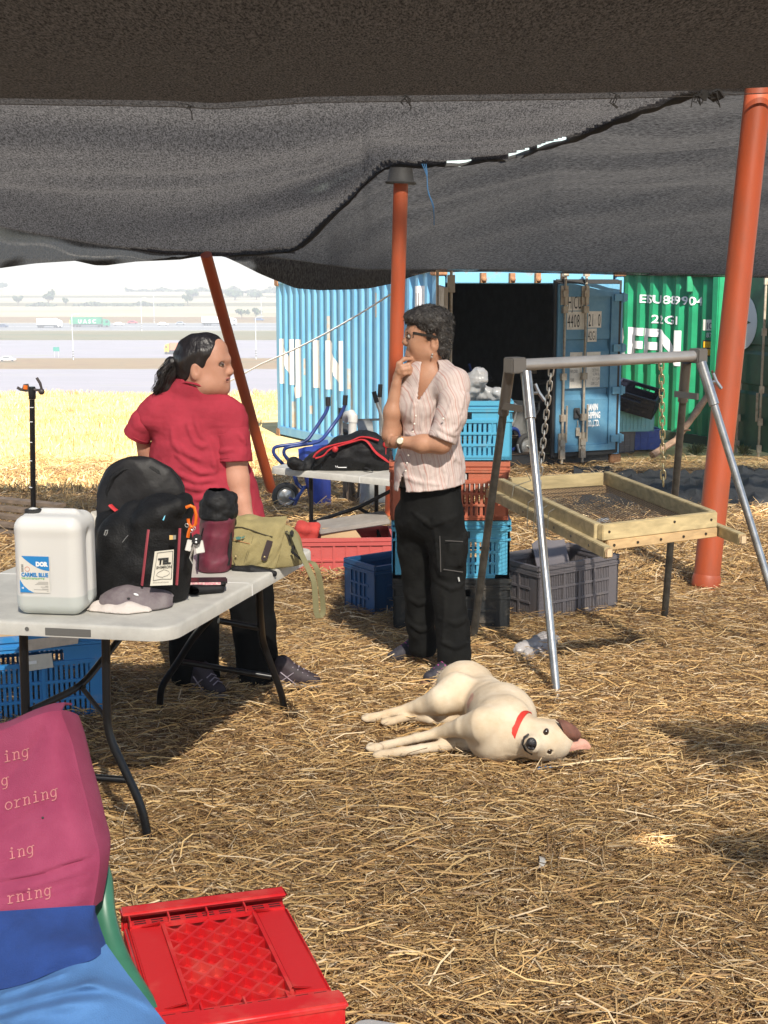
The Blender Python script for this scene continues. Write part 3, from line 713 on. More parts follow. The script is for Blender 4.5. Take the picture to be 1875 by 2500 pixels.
# laced seam: a doubled strap along the join, with loose ties
b = MB(); prev = None; P = []
for fx in range(560, 1720, 18):
    fy = pl(SEAM, fx); best = min(((abs(frame_py(gridP[j][i])[0]-fx)+abs(frame_py(gridP[j][i])[1]-fy)), j, i) for j in range(0, NV+1, 1) for i in range(max(0,(fx+900)//10-3), min(len(PX2),(fx+900)//10+4)))
    P.append(gridP[best[1]][best[2]]-Vector((0,0,0.02)))
P2 = [P[0]]+[(P[i-1]+P[i]*2+P[i+1])/4 for i in range(1,len(P)-1)]+[P[-1]]
b.tube(P2, [0.012+0.014*abs(math.sin(i*0.9))+(0.03 if 9 < i < 15 else 0) for i in range(len(P2))], 8, flat=0.5)
obj('seam_strap', b, mat('black_webbing', (0.018,0.017,0.016), 0.9, bump=0.4, bscale=120), label='dark twisted seam where the two rear nets are laced together', cat='strap')
b = MB(); rr = random.Random(3)
for px, py, n, sp in ((1722, 232, 26, 30), (1500, 238, 7, 8), (990, 238, 6, 8), (470, 262, 5, 10)):
    for i in range(n):
        p = D(px+rr.uniform(-sp,sp), py+rr.uniform(-8,4), 8.95); q = p+Vector((rr.uniform(-.04,.04), rr.uniform(-.02,.02), -rr.uniform(0.0,.07)))
        b.tube([p, (p+q)/2+Vector((rr.uniform(-.03,.03),0,rr.uniform(-.02,.02))), q], 0.004, 4)
    if n == 26:
        for i in range(5):
            p = D(px+rr.uniform(-24,34), py+rr.uniform(-2,4), 8.95); b.box(p, (0.05,0.02,0.05), Euler((rr.random(),rr.random(),rr.random())).to_matrix())
obj('net_tie', b, MATS['black_webbing'], label='knotted black ties hanging from the front net hem', cat='ties', kind='stuff')
# ------------------------------------------------------------------ orange pipe poles
M_pipe = mat('orange_pipe', (0.40,0.070,0.020), 0.48, col2=(0.27,0.065,0.028), vscale=7, thr=(0.42,0.78), bump=0.10, bscale=40, stretch=(1,1,0.3), detail=8)
M_rust = mat('rust', (0.20,0.09,0.045), 0.85, col2=(0.32,0.17,0.08), vscale=30, bump=0.3)
def pole(name, a, c, r, label, socket=False):
    t = thing(name, label, 'pole', a, group='orange pipes holding up the nets'); d = (c-a).normalized()
    b = MB(); b.tube([a+d*-0.06, a+d*0.8, a+(c-a)*0.6, c], r, 28); obj('pipe', b, M_pipe, t)
    if socket:
        b = MB(); L = 0.055; b.lathe([(r,0),(r+0.008,0.004),(r+0.008,L),(r+0.002,L+0.02)], a+d*0.02, d, 28); obj('socket_collar', b, M_pipe, t)
    return t
bR = G(1722, 1440); tR = D(1852, 214, bR.y+0.35)
pole('orange_pole', bR, tR, 0.080, 'thick upright orange pipe on the right behind the steel stand', True)
bC = G(962, 1345, 0.0); bC = Vector((POLE_C.x-0.075, 12.45, gz(12.45)))
pole('orange_pole', bC, POLE_C+Vector((0,0,-0.03)), 0.0605, 'orange pipe in the middle with a black cap under the net')
bL = G(668, 1216); tL = D(503, 622, 13.25)
pole('orange_pole', bL, tL, 0.052, 'leaning orange pipe beside the woman in red')
t = thing('pole_cap', 'black rubber bucket cap on top of the middle orange pole', 'cap', POLE_C)
b = MB(); b.lathe([(0.064,-0.115),(0.124,-0.12),(0.128,-0.105),(0.11,-0.09),(0.092,0.01),(0.0,0.015)], POLE_C+Vector((0,0,0.04)), (0.03,0,1), 20)
obj('cap_shell', b, mat('black_rubber', (0.022,0.022,0.022), 0.7, bump=0.3, bscale=80), t)
b = MB()
for i in range(3):
    p = D(1030+i*5, 400, 12.3); pts = [p]
    for k in range(1, 8): pts.append(pts[-1]+Vector((0.012+0.012*math.sin(k*1.3+i), 0, -0.05-0.01*i)))
    b.tube(pts, 0.0035, 4)
obj('blue_twine', b, mat('blue_twine', (0.05,0.16,0.33), 0.8), label='frayed blue twine hanging by the middle pole cap', cat='twine', smooth=False)
b = MB(); a, c = D(964, 712, 16.0), D(640, 888, 18.6); e = D(440, 995, 20.5)
b.tube([a.lerp(c, i/8)+Vector((0,0,-0.05*math.sin(math.pi*i/8))) for i in range(9)]+[e], 0.010, 6)
obj('guy_rope', b, mat('white_rope', (0.85,0.83,0.76), 0.9, bump=0.4, bscale=200), label='thin white guy rope slanting across the blue container', cat='rope')
# ------------------------------------------------------------------ containers
M_blue_lit = mat('container_blue_lit', (0.10,0.31,0.52), 0.55, col2=(0.19,0.42,0.60), vscale=3.0, thr=(0.35,0.8), bump=0.12, bscale=20, stretch=(1.2,1.2,0.35))
M_blue_shaded = mat('container_blue_shaded', (0.07,0.215,0.35), 0.55, col2=(0.13,0.30,0.42), vscale=5, thr=(0.35,0.75), bump=0.15, bscale=25)  # darker copy of the container blue: the door's shade is put into the colour
M_gal = mat('lock_rod_metal', (0.42,0.37,0.29), 0.6, col2=(0.22,0.14,0.09), vscale=14, thr=(0.45,0.8), metal=0.2)
M_gask = mat('door_gasket', (0.02,0.02,0.02), 0.7)
M_lett = mat('painted_white', (0.80,0.80,0.80), 0.6, var=0.06, vscale=20)
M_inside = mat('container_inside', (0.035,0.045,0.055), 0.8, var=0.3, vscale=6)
M_wood_floor = mat('plywood_floor', (0.20,0.13,0.08), 0.8, var=0.3, vscale=7)
P0 = D(1062, 1160, 18.4); P0.z = gz(18.4)+0.02
P1 = D(1510, 1135, 19.35); P1.z = P0.z-0.03
P3 = D(678, 1063, 24.2); P3.z = 1.9-24.2*math.tan(R(7.26))
fU = (P1-P0); fW = fU.length; fUn = fU.normalized(); sV = (P3-P0); sL = sV.length; sVn = sV.normalized()
HB = 2.56
def cpt(u, v, w): return P0 + fUn*u + sVn*v + Vector((0,0,w))
con = thing('shipping_container', 'light blue shipping container with one door open showing its dark inside', 'container', P0)
nF = Vector((fUn.y, -fUn.x, 0)).normalized(); nS = Vector((-sVn.y, sVn.x, 0)).normalized()
if nS.x > 0: nS = -nS
def corr(v, pitch=0.278, dep=0.042):
    s_ = (v % pitch)/pitch
    if s_ < 0.26: return 0.0
    if s_ < 0.50: return dep*(s_-0.26)/0.24
    if s_ < 0.76: return dep
    return dep*(1-(s_-0.76)/0.24)
def corr_breaks(v0, v1, pitch=0.278):
    out = []; k = math.floor(v0/pitch)
    while k*pitch < v1:
        for f in (0, 0.26, 0.50, 0.76):
            if v0 < (k+f)*pitch < v1: out.append((k+f)*pitch)
        k += 1
    return out
vs_ = [0.09]+corr_breaks(0.09, sL-0.09)+[sL-0.09]
def side_pt(v, w, off=0.0): return cpt(0.0, v, w) - nS*(corr(v)-off) + nS*0.0
b = MB(); b.sheet([[side_pt(v, w) for v in vs_] for w in (0.16, 0.5, 1.0, 1.5, 2.0, HB-0.09)], 0.004)
obj('corrugated_side', b, M_blue_lit, con, ang=20)
def corner_post(u, v, nm='corner_post', m=M_blue_lit):
    b = MB(); b.bar(cpt(u, v, 0.1), cpt(u, v, HB-0.1), 0.12, 0.14, up=sVn); obj(nm, b, m, con, bevel=0.01)
    for w in (0.06, HB-0.06):
        b = MB(); b.bar(cpt(u, v, w-0.062), cpt(u, v, w+0.062), 0.165, 0.18, up=sVn); q = obj('corner_casting', b, M_rust, con, bevel=0.012)
corner_post(0.06, 0.06); corner_post(fW-0.06, 0.06); corner_post(0.06, sL-0.06)
b = MB(); b.bar(cpt(0.02,0.15,HB-0.04), cpt(0.02,sL-0.1,HB-0.04), 0.06, 0.1); obj('top_rail', b, M_blue_lit, con, bevel=0.008)
b = MB(); b.bar(cpt(0.02,0.15,0.10), cpt(0.02,sL-0.1,0.10), 0.06, 0.14); obj('bottom_rail', b, M_blue_lit, con, bevel=0.008)
M_header = mat('header_blue', (0.13,0.33,0.47), 0.6, col2=(0.26,0.20,0.13), vscale=6, thr=(0.55,0.72))
b = MB(); b.bar(cpt(0.15,0.05,HB-0.12), cpt(fW-0.15,0.05,HB-0.12), 0.10, 0.20); obj('door_header', b, M_header, con, bevel=0.012)
b = MB(); b.bar(cpt(0.15,0.05,0.08), cpt(fW-0.15,0.05,0.08), 0.10, 0.13); obj('door_sill', b, M_gask, con, bevel=0.01)
for u in (0.62, 1.02, 1.38, 1.75):
    b = MB(); b.bar(cpt(u,-0.03,HB-0.21), cpt(u,-0.03,HB-0.09), 0.07, 0.05, up=sVn); b.ball(cpt(u,-0.06,HB-0.17), 0.035, 8, 6); obj('rod_keeper', b, M_rust, con)
# interior shell
b = MB()
def quad(a, c, d, e, th=0.012):
    b.sheet([[a, c], [e, d]], th)
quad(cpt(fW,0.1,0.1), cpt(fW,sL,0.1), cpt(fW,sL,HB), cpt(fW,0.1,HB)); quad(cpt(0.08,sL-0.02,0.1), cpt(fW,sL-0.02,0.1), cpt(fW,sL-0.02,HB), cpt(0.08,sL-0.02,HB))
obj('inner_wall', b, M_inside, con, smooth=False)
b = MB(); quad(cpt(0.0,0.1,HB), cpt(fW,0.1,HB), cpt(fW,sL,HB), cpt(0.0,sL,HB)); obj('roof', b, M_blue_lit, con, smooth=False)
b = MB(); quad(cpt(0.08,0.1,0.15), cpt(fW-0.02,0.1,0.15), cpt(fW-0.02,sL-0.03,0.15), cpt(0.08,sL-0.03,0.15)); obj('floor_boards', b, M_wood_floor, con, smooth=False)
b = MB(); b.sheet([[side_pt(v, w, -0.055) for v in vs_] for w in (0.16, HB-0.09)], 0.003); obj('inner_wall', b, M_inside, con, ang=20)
# right door leaf, swung slightly towards the camera
u0, u1 = 1.60, fW-0.10; hinge = cpt(u1, -0.04, 0); free = hinge - fUn*(u1-u0) + nF*0.10
dU = (hinge-free); dL = dU.length; dUn = dU.normalized(); nD = Vector((dUn.y, -dUn.x, 0)).normalized(); free = Vector((free.x, free.y, P0.z))
def dpt_(u, w, off=0.0): return free + dUn*u + Vector((0,0,w)) + nD*off
leaf = None
b = MB()
W0, W1 = 0.17, HB-0.24
def dbox(b, ua, ub, wa, wb, o0, o1):
    q = [dpt_(ua,wa,o0), dpt_(ub,wa,o0), dpt_(ub,wb,o0), dpt_(ua,wb,o0), dpt_(ua,wa,o1), dpt_(ub,wa,o1), dpt_(ub,wb,o1), dpt_(ua,wb,o1)]
    b.add(q, [(3,2,1,0),(4,5,6,7),(0,1,5,4),(1,2,6,5),(2,3,7,6),(3,0,4,7)])
dbox(b, 0, 0.075, W0, W1, -0.03, 0.03); dbox(b, dL-0.12, dL, W0, W1, -0.03, 0.03); dbox(b, 0.075, dL-0.12, W0, W0+0.08, -0.03, 0.03); dbox(b, 0.075, dL-0.12, W1-0.16, W1, -0.03, 0.03)
cuts = [W0+0.08, 0.86, 0.98, 1.48, 1.60, W1-0.16]
ins = [0.0, 0.0, -0.028, 0.0, -0.028, 0.0]
prof = [(W0+0.08,0.004),(0.84,0.004),(0.90,-0.03),(0.985,-0.03),(0.99,0.004),(1.46,0.004),(1.53,-0.03),(1.615,-0.03),(1.62,0.004),(W1-0.16,0.004)]
b.sheet([[dpt_(u, w, o-0.02) for u in (0.075, dL-0.12)] for w, o in prof], 0.02)
leaf = obj('door', b, M_blue_shaded, con, label='closed blue door leaf with number plates', bevel=0.006, ang=25)
for u in (0.095*dL, 0.432*dL):
    b = MB(); b.tube([dpt_(u, 0.03, 0.055), dpt_(u, HB-0.02, 0.055)], 0.017, 10)
    for w in (0.15, 0.30, 0.62, 1.15, W1-0.32, W1-0.12, HB-0.10): b.box(dpt_(u, w, 0.05), (0.075, 0.05, 0.085 if w > 0.2 else 0.12), Matrix.Rotation(math.atan2(dUn.y, dUn.x), 3, 'Z'))
    dbox(b, u-0.06, u+0.05, W1-0.26, W1-0.02, 0.034, 0.05); dbox(b, u-0.05, u+0.05, 0.18, 0.42, 0.034, 0.05)
    b.tube([dpt_(u+0.05, 0.30, 0.07), dpt_(u+0.05, 0.78, 0.075)], 0.014, 6)
    obj('lock_rod', b, M_gal, leaf)
for w in (0.32, 0.95, 1.5, 2.15):
    b = MB(); dbox(b, dL-0.09, dL+0.11, w-0.045, w+0.045, 0.03, 0.06); b.tube([dpt_(dL+0.05, w-0.06, 0.05), dpt_(dL+0.05, w+0.06, 0.05)], 0.026, 8); obj('hinge', b, M_header, leaf)
b = MB(); dbox(b, dL+0.003, dL+0.055, W0-0.05, W1+0.05, -0.03, 0.0); dbox(b, -0.04, -0.003, W0-0.05, W1+0.05, -0.03, 0.01); dbox(b, 0, dL, W1+0.005, W1+0.06, -0.03, 0.0); dbox(b, 0, dL, W0-0.06, W0-0.005, -0.03, 0.0); obj('gasket', b, M_gask, leaf, smooth=False)
M_blk = mat('black_print', (0.03,0.03,0.03), 0.7)
M_plate = mat('plate_white', (0.72,0.68,0.60), 0.6, var=0.12, vscale=12)
def plate(ua, ub, wa, wb):
    b = MB(); dbox(b, ua, ub, wa, wb, 0.0045, 0.0075); obj('number_plate', b, M_plate, leaf, smooth=False)
def dtext(tx, u, w, size, sx, m=M_blk, bold=0.0, sp=1.0, align='LEFT'): text_mesh('lettering', tx, size, lambda a, c: dpt_(u+a, w+c, 0.010), m, leaf, sx, bold, align=align, spacing=sp)
kd_ = dL
plate(.165*kd_,.428*kd_,1.985,2.195); plate(.165*kd_,.455*kd_,1.745,1.975); plate(.505*kd_,.725*kd_,1.765,1.975); plate(.505*kd_,.655*kd_,1.585,1.755)
dtext('HJCU', .170*kd_, 2.01, 0.235, 0.34*kd_/0.9, sp=1.1); dtext('4408', .170*kd_, 1.775, 0.235, 0.36*kd_/0.9, sp=1.08); dtext('21', .510*kd_, 1.785, 0.225, 0.36*kd_/0.9, sp=1.1); dtext('0', .665*kd_, 1.785, 0.225, 0.36*kd_/0.9)
dtext('42G1', .510*kd_, 1.61, 0.16, 0.36*kd_/0.9, sp=1.02)
plate(.228*kd_,.428*kd_,0.995,1.455); plate(.500*kd_,.725*kd_,1.0,1.455)
M_grey = mat('faded_print', (0.16,0.15,0.14), 0.8)
for tx, w in (('TARE',1.30),('PAYLOAD',1.19),('CUBE',1.08)): dtext(tx, .235*kd_, w, 0.06, 0.42, M_grey)
for tx, w in (('3,770 KG.',1.325),('8,310 LB.',1.275),('28,730 KG.',1.20),('63,340 LB.',1.15),('67.7 CU.M',1.085),('2,390 CU.FT',1.03)): dtext(tx, .718*kd_, w, 0.055, 0.46, M_grey, align='RIGHT')
for tx, w in (('HANJIN',0.70),('SHIPPING',0.595),('CO.,LTD.',0.49)): dtext(tx, .520*kd_, w, 0.115, 0.42*kd_/0.9, M_lett, 0.004)
b = MB(); dbox(b, 0.30*dL, 0.40*dL, 0.60, 0.74, 0.006, 0.035); b.bar(dpt_(0.32*dL,0.72,0.05), dpt_(0.40*dL,0.62,0.05), 0.03, 0.02, up=tuple(nD)); obj('lock_box', b, mat('lock_box_dark', (0.06,0.06,0.06), 0.5), leaf, bevel=0.01)
b = MB(); b.tube([dpt_(0.36*dL,0.58,0.03), dpt_(0.36*dL,0.49,0.035)], 0.006, 6); b.box(dpt_(0.362*dL,0.43,0.035), (0.05,0.025,0.11)); obj('padlock', b, M_gal, leaf, bevel=0.008)
# left leaf folded out, seen almost on its edge
e0 = cpt(-0.02,-0.05,0); eV = (Vector((0.03, -1, 0))).normalized()
eV = Vector((0.045,-1,0)).normalized()
def lpt(u, w, off=0.0): return e0 + eV*u + Vector((0,0,w)) + fUn*off
b = MB(); q = lambda a, c, w0, w1, o0, o1: b.add([lpt(a,w0,o0), lpt(c,w0,o0), lpt(c,w1,o0), lpt(a,w1,o0), lpt(a,w0,o1), lpt(c,w0,o1), lpt(c,w1,o1), lpt(a,w1,o1)], [(3,2,1,0),(4,5,6,7),(0,1,5,4),(1,2,6,5),(2,3,7,6),(3,0,4,7)])
q(0.0, 1.14, 0.17, HB-0.24, 0.0, 0.05); l2 = obj('door', b, mat('door_edge', (0.40,0.34,0.27), 0.7, col2=(0.20,0.13,0.09), vscale=6, thr=(0.5,0.75)), con, label='open rusty edged door leaf folded outwards', bevel=0.006)
b = MB(); b.tube([lpt(1.0, 0.05, 0.10), lpt(1.0, HB-0.05, 0.10)], 0.018, 8); b.tube([lpt(0.5, 0.05, -0.03), lpt(0.5, HB-0.05, -0.03)], 0.018, 8); b.box(lpt(1.0, HB-0.2, 0.1), (0.09,0.06,0.2)); obj('lock_rod', b, M_gal, l2)
# lettering on the corrugated side, painted over the folds
M_worn = mat('worn_white_paint', (0.82,0.82,0.82), 0.7, col2=(0.45,0.60,0.70), vscale=9, thr=(0.62,0.80))
sl = lambda v, w: side_pt(v, w, 0.004)
def side_text(tx, vstart, w, size, sx, bold, m, sp=1.0):      # reads from the far end towards the door end
    text_mesh('lettering', tx, size, lambda a, c: side_pt(vstart-a, w+c, 0.005), m, con, sx, bold, breaks=[vstart-x for x in corr_breaks(vstart-7, vstart+0.1)], spacing=sp)
for ch_, v_, sx_ in (('N', sL-0.14, 0.92), ('J', sL-0.92, 1.35), ('I', sL-1.62, 1.9), ('N', sL-2.30, 0.98)): side_text(ch_, v_, 0.91, 0.93, sx_, 0.045, M_worn)
b = MB(); vv = [x for x in np.arange(0.42, 0.76, 0.02)]; b.grid([[side_pt(v, w, 0.004) for v in vv] for w in (1.98, 2.32)]); obj('number_plate', b, M_lett, con)
side_text('U', 0.62, 2.03, 0.30, 0.45, 0.0, M_blk)
for i, w in enumerate((1.62, 1.36)):
    b = MB(); vv = np.arange(0.40, 0.78, 0.02); b.grid([[side_pt(v, ww, 0.004) for v in vv] for ww in (w, w+0.24)]); obj('number_plate', b, M_lett, con)
side_text('4', 0.62, 1.66, 0.22, 0.45, 0.0, M_blk)
M_patch = mat('rust_patch', (0.42,0.30,0.20), 0.8, col2=(0.30,0.42,0.48), vscale=8)
rr9 = random.Random(5)
for v0, w0, dv, dw in [(sL-0.95, 0.18, 0.22, 0.42), (3.0, 0.9, 0.08, 0.3), (4.2, 0.7, 0.1, 0.5)]+[(rr9.uniform(0.3,sL-0.3), rr9.uniform(0.15,2.0), rr9.uniform(0.02,0.07), rr9.uniform(0.08,0.45)) for _ in range(16)]:
    b = MB(); b.grid([[side_pt(v, w, 0.003) for v in np.linspace(v0, v0+dv, 7)] for w in (w0, w0+dw)]); obj('rust_patch', b, M_patch, con)
# ------------------------------------------------------------------ green container and its open door
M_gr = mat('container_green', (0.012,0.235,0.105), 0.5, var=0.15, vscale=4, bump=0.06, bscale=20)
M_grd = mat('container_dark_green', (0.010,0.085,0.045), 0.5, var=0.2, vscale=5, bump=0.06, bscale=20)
Q0 = D(1745, 1095, 21.55); Q0.z = 1.9-21.55*math.tan(R(7.73)); gV = Vector((-0.52,0.85,0)).normalized(); gL = 6.06
nG = Vector((-gV.y, gV.x, 0)); nG = nG if nG.y < 0 else -nG
gcon = thing('shipping_container', 'bright green corrugated shipping container with big white letters', 'container', Q0)
def gpt(v, w, off=0.0): return Q0 + gV*v + Vector((0,0,w)) + nG*(off-corr(v,0.29,0.045))
gvs = [0.10]+corr_breaks(0.10, gL-0.1, 0.29)+[gL-0.1]
b = MB(); b.sheet([[gpt(v, w) for v in gvs] for w in (0.14, 1.0, 1.8, 2.5)], 0.004); obj('corrugated_side', b, M_gr, gcon, ang=20)
b = MB(); b.bar(Q0+gV*0.05, Q0+gV*0.05+Vector((0,0,2.58)), 0.13, 0.13, up=tuple(gV)); obj('corner_post', b, M_gr, gcon, bevel=0.015)
b = MB(); b.bar(Q0+gV*0.1+Vector((0,0,0.07)), Q0+gV*gL+Vector((0,0,0.07)), 0.06, 0.14); obj('bottom_rail', b, mat('rail_dark', (0.02,0.05,0.03), 0.7), gcon)
b = MB(); b.bar(Q0+gV*0.1+Vector((0,0,2.53)), Q0+gV*gL+Vector((0,0,2.53)), 0.08, 0.1); b.sheet([[Q0+Vector((0,0,2.55)), Q0+gV*gL+Vector((0,0,2.55))], [Q0-nG*2.4+Vector((0,0,2.55)), Q0+gV*gL-nG*2.4+Vector((0,0,2.55))]], 0.01); obj('roof', b, M_gr, gcon, smooth=False)
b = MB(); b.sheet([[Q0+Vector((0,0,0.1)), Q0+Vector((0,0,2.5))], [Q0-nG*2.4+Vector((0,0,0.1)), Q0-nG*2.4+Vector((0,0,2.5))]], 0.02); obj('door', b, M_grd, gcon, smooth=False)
def gtext(tx, v, w, size, sx, bold=0.0, m=M_lett, sp=1.0):
    text_mesh('lettering', tx, size, lambda a, c: gpt(v-a, w+c, 0.010), m, gcon, sx, bold, breaks=[v-x for x in corr_breaks(0.0, 6.0, 0.29)], spacing=sp, align='RIGHT')
gtext('EVERGREEN', 0.80, 1.17, 0.69, 1.0, 0.03)
gtext('EISU 8899 04', 0.40, 2.06, 0.175, 1.42, 0.003); gtext('22G1', 0.84, 1.76, 0.175, 1.45, 0.003, sp=1.15)
b = MB(); b.grid([[gpt(v, w, 0.009) for v in np.linspace(0.17,0.31,5)] for w in (1.45, 1.54)]); b.grid([[gpt(v, w, 0.009) for v in np.linspace(0.17,0.31,5)] for w in (1.34, 1.43)]); obj('height_label', b, mat('label_yellow', (0.75,0.42,0.02), 0.5), gcon)
b = MB(); b.grid([[gpt(v, w, 0.004) for v in np.linspace(0.15,0.33,6)] for w in (1.32, 1.56)]); obj('label_border', b, M_blk, gcon)
b = MB(); b.grid([[gpt(v, w, 0.004) for v in np.linspace(0.16,0.34,6)] for w in (1.70, 1.86)]); obj('ic_label', b, M_plate, gcon); gtext('IC', 0.19, 1.72, 0.14, 0.6, 0.0, M_blk)
gtext('87', 0.20, 1.60, 0.10, 0.7)
b = MB(); b.bar(gpt(0.62,2.25,0.03), gpt(0.62,2.5,0.03), 0.09, 0.05); obj('vent', b, M_gr, gcon, bevel=0.01)
# dark door leaf standing out from the corner
dd = thing('container_door', 'dark green container door leaf standing open behind the thick pole', 'door', Q0)
eV2 = Vector((0.34,-0.94,0)).normalized(); nE = Vector((-0.94,-0.34,0))
def ept(u, w, off=0.0): return Q0 + Vector((0.09,-0.07,0)) + eV2*u + Vector((0,0,w)) + nE*off
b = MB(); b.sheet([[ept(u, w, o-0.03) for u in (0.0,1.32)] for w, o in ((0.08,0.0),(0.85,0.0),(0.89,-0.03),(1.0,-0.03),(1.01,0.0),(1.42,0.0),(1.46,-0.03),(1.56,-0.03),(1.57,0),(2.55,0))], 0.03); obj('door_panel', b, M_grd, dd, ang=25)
for u in (0.45, 1.0):
    b = MB(); b.tube([ept(u,0.0,0.05), ept(u,2.6,0.05)], 0.018, 8)
    for w in (0.12,0.5,0.95,1.75,2.45): b.box(ept(u,w,0.045), (0.06,0.06,0.10))
    b.tube([ept(u-0.05,0.5,0.07), ept(u-0.06,0.9,0.07)], 0.02, 6); obj('lock_rod', b, M_gal, dd)
b = MB(); b.lathe([(0.0,0.0),(0.40,0.0),(0.40,0.004)], ept(0.36,1.86,0.004), tuple(nE), 32); obj('emblem', b, mat('emblem_grey', (0.62,0.66,0.66), 0.6), dd)
b = MB()
for k in range(4):
    a = k*math.pi/2; a2 = a+math.pi/4
    f = lambda r, an: ept(0.36+r*math.cos(an), 1.86+r*math.sin(an), 0.012)
    b.add([f(0,0), f(0.26,a), f(0.07,a2), f(0.07,a-math.pi/4)], [(0,1,2),(0,3,1)])
obj('emblem_star', b, M_grd, dd, smooth=False)
text_mesh('lettering', 'GREEN', 0.12, lambda a, c: ept(0.36+(0.29+c)*math.cos(-1.9+a*2.3), 1.86+(0.29+c)*math.sin(-1.9+a*2.3), 0.012), M_grd, dd, 0.8, 0.004, breaks=list(np.arange(0.03,0.6,0.03)))
b = MB(); b.lathe([(0.0,0),(0.12,0.0),(0.12,0.004)], ept(0.20,1.20,0.003), tuple(nE), 24); b.cur = 1; b.lathe([(0.0,0),(0.06,0.0),(0.06,0.003)], ept(0.20,1.20,0.008), tuple(nE), 20); obj('round_label', b, [M_plate, MATS['faded_print']], dd)
b = MB(); b.add([ept(0.18,0.52,0.004), ept(0.4,0.52,0.004), ept(0.4,0.85,0.004), ept(0.18,0.85,0.004)], [(0,1,2,3)]); obj('grey_panel', b, mat('panel_grey', (0.10,0.10,0.10), 0.6), dd)
# ------------------------------------------------------------------ crates
def plastic(name, col, dust=(0.45,0.36,0.26), rough=0.45, lo=0.60, hi=0.85):
    return mat(name, col, rough, col2=tuple(c*0.6+d*0.4 for c, d in zip(col, dust)), vscale=7, thr=(lo,hi), bump=0.08, bscale=60)
PL_LB = plastic('plastic_light_blue', (0.10,0.44,0.66)); PL_CY = plastic('plastic_cyan', (0.22,0.52,0.60)); PL_OR = plastic('plastic_salmon', (0.55,0.16,0.09))
PL_BK = plastic('plastic_black', (0.025,0.027,0.028), lo=0.52); PL_GY = plastic('plastic_grey', (0.155,0.14,0.145)); PL_RD = plastic('plastic_red', (0.52,0.014,0.018), dust=(0.62,0.22,0.16), rough=0.38, lo=0.50, hi=0.82)
PL_PK = plastic('plastic_faded_red', (0.56,0.11,0.10), dust=(0.6,0.35,0.3)); PL_NB = plastic('plastic_navy_blue', (0.015,0.085,0.21)); PL_BL = plastic('plastic_mid_blue', (0.025,0.19,0.46)); PL_DB = plastic('plastic_deep_blue', (0.05,0.10,0.42)); PL_DN = plastic('plastic_dark_navy', (0.02,0.022,0.04))
def crate(label, m, loc, rot=(0,0,0), L=0.6, Wd=0.4, H=0.30, style='slit', handle=True, group='plastic picking crates', rows=3, cols=(2,2), ledge=True, tilt=None):
    """open box, long side along local x at y=0, standing at z=0"""
    t = thing('crate', label, 'crate', loc, rot, group)
    th = 0.012
    def face(o, ux, n, ln, ncol, short):
        """panel of posts, ribs and slats from o along ux, thickness along n"""
        b = MB(); sl = MB()
        P = lambda u, w, q=0.0: Vector(o)+Vector(ux)*u+Vector(n)*q+Vector((0,0,w))
        def bx(bb, ua, ub, wa, wb, q0=0.0, q1=th):
            k = [P(ua,wa,q0),P(ub,wa,q0),P(ub,wa,q1),P(ua,wa,q1),P(ua,wb,q0),P(ub,wb,q0),P(ub,wb,q1),P(ua,wb,q1)]
            bb.add(k, [(3,2,1,0),(4,5,6,7),(0,1,5,4),(1,2,6,5),(2,3,7,6),(3,0,4,7)])
        post = 0.075 if not short else 0.065
        rim = H*0.16; hz = H*0.27 if (handle) else 0.0
        bx(b, 0, ln, 0, H*0.06)
        bx(b, 0, post, 0.0, H-0.003); bx(b, ln-post, ln, 0.0, H-0.003)
        # rim with hand hole
        top0 = H-rim
        bx(b, 0, ln, H-0.022, H, -0.006, th+0.004)
        for w in (H-rim*0.75, top0): bx(b, -0.002, ln+0.002, w-0.006, w+0.004, -0.007, th)
        if handle:
            hw = ln*0.24; c = ln*(0.42 if not short else 0.5)
            bx(b, 0, c-hw, top0-hz*0.55, H-0.02, 0.002, th-0.002); bx(b, c+hw, ln, top0-hz*0.55, H-0.02, 0.002, th-0.002)
            bx(b, c-hw, c+hw, top0+0.004, H-0.02, 0.002, th-0.002); bx(b, 0, ln, top0-hz*0.55-0.012, top0-hz*0.55, -0.005, th)
            zt = top0-hz*0.55-0.012
        else:
            bx(b, 0, ln, top0, H-0.02, 0.002, th-0.002); zt = top0
        zb = H*0.06; cw = (ln-2*post)/ncol
        for r in range(rows+1):
            z = zb+(zt-zb)*r/rows; bx(b, post-0.002, ln-post+0.002, z-0.006, z+0.006, -0.004, th)
        for c in range(1, ncol): u = post+cw*c; bx(b, u-0.007, u+0.007, zb, zt, -0.005, th)
        if style == 'slit':
            k = 9 if not short else 7
            for c in range(ncol):
                for i in range(k):
                    u = post+cw*c+cw*(i+0.5)/k; wv = cw/k*0.30
                    bx(sl, u-wv, u+wv, zb, zt, 0.002, th-0.003)
        else:
            bx(sl, post, ln-post, zb, zt, 0.005, th-0.002)
            if ncol > 1:
                for c in range(ncol*2): u = post+cw*(c+0.5)/2 if False else post+cw*c/2; bx(b, u-0.004, u+0.004, zb, H-rim, -0.003, th)
        w = obj('side_wall', b, m, t, world=False, smooth=False)
        obj('slats', sl, m, w, world=False, smooth=False, kind='stuff')
    face((0,0,0), (1,0,0), (0,1,0), L, cols[0], False); face((L,Wd,0), (-1,0,0), (0,-1,0), L, cols[0], False)
    face((0,Wd,0), (0,-1,0), (1,0,0), Wd, cols[1], True); face((L,0,0), (0,1,0), (-1,0,0), Wd, cols[1], True)
    b = MB(); b.box((L/2,Wd/2,0.012), (L-0.03,Wd-0.03,0.014))
    for i in range(5): b.box((L*(i+0.5)/5, Wd/2, 0.004), (0.02,Wd-0.02,0.008))
    obj('base', b, m, t, world=False, smooth=False)
    return t
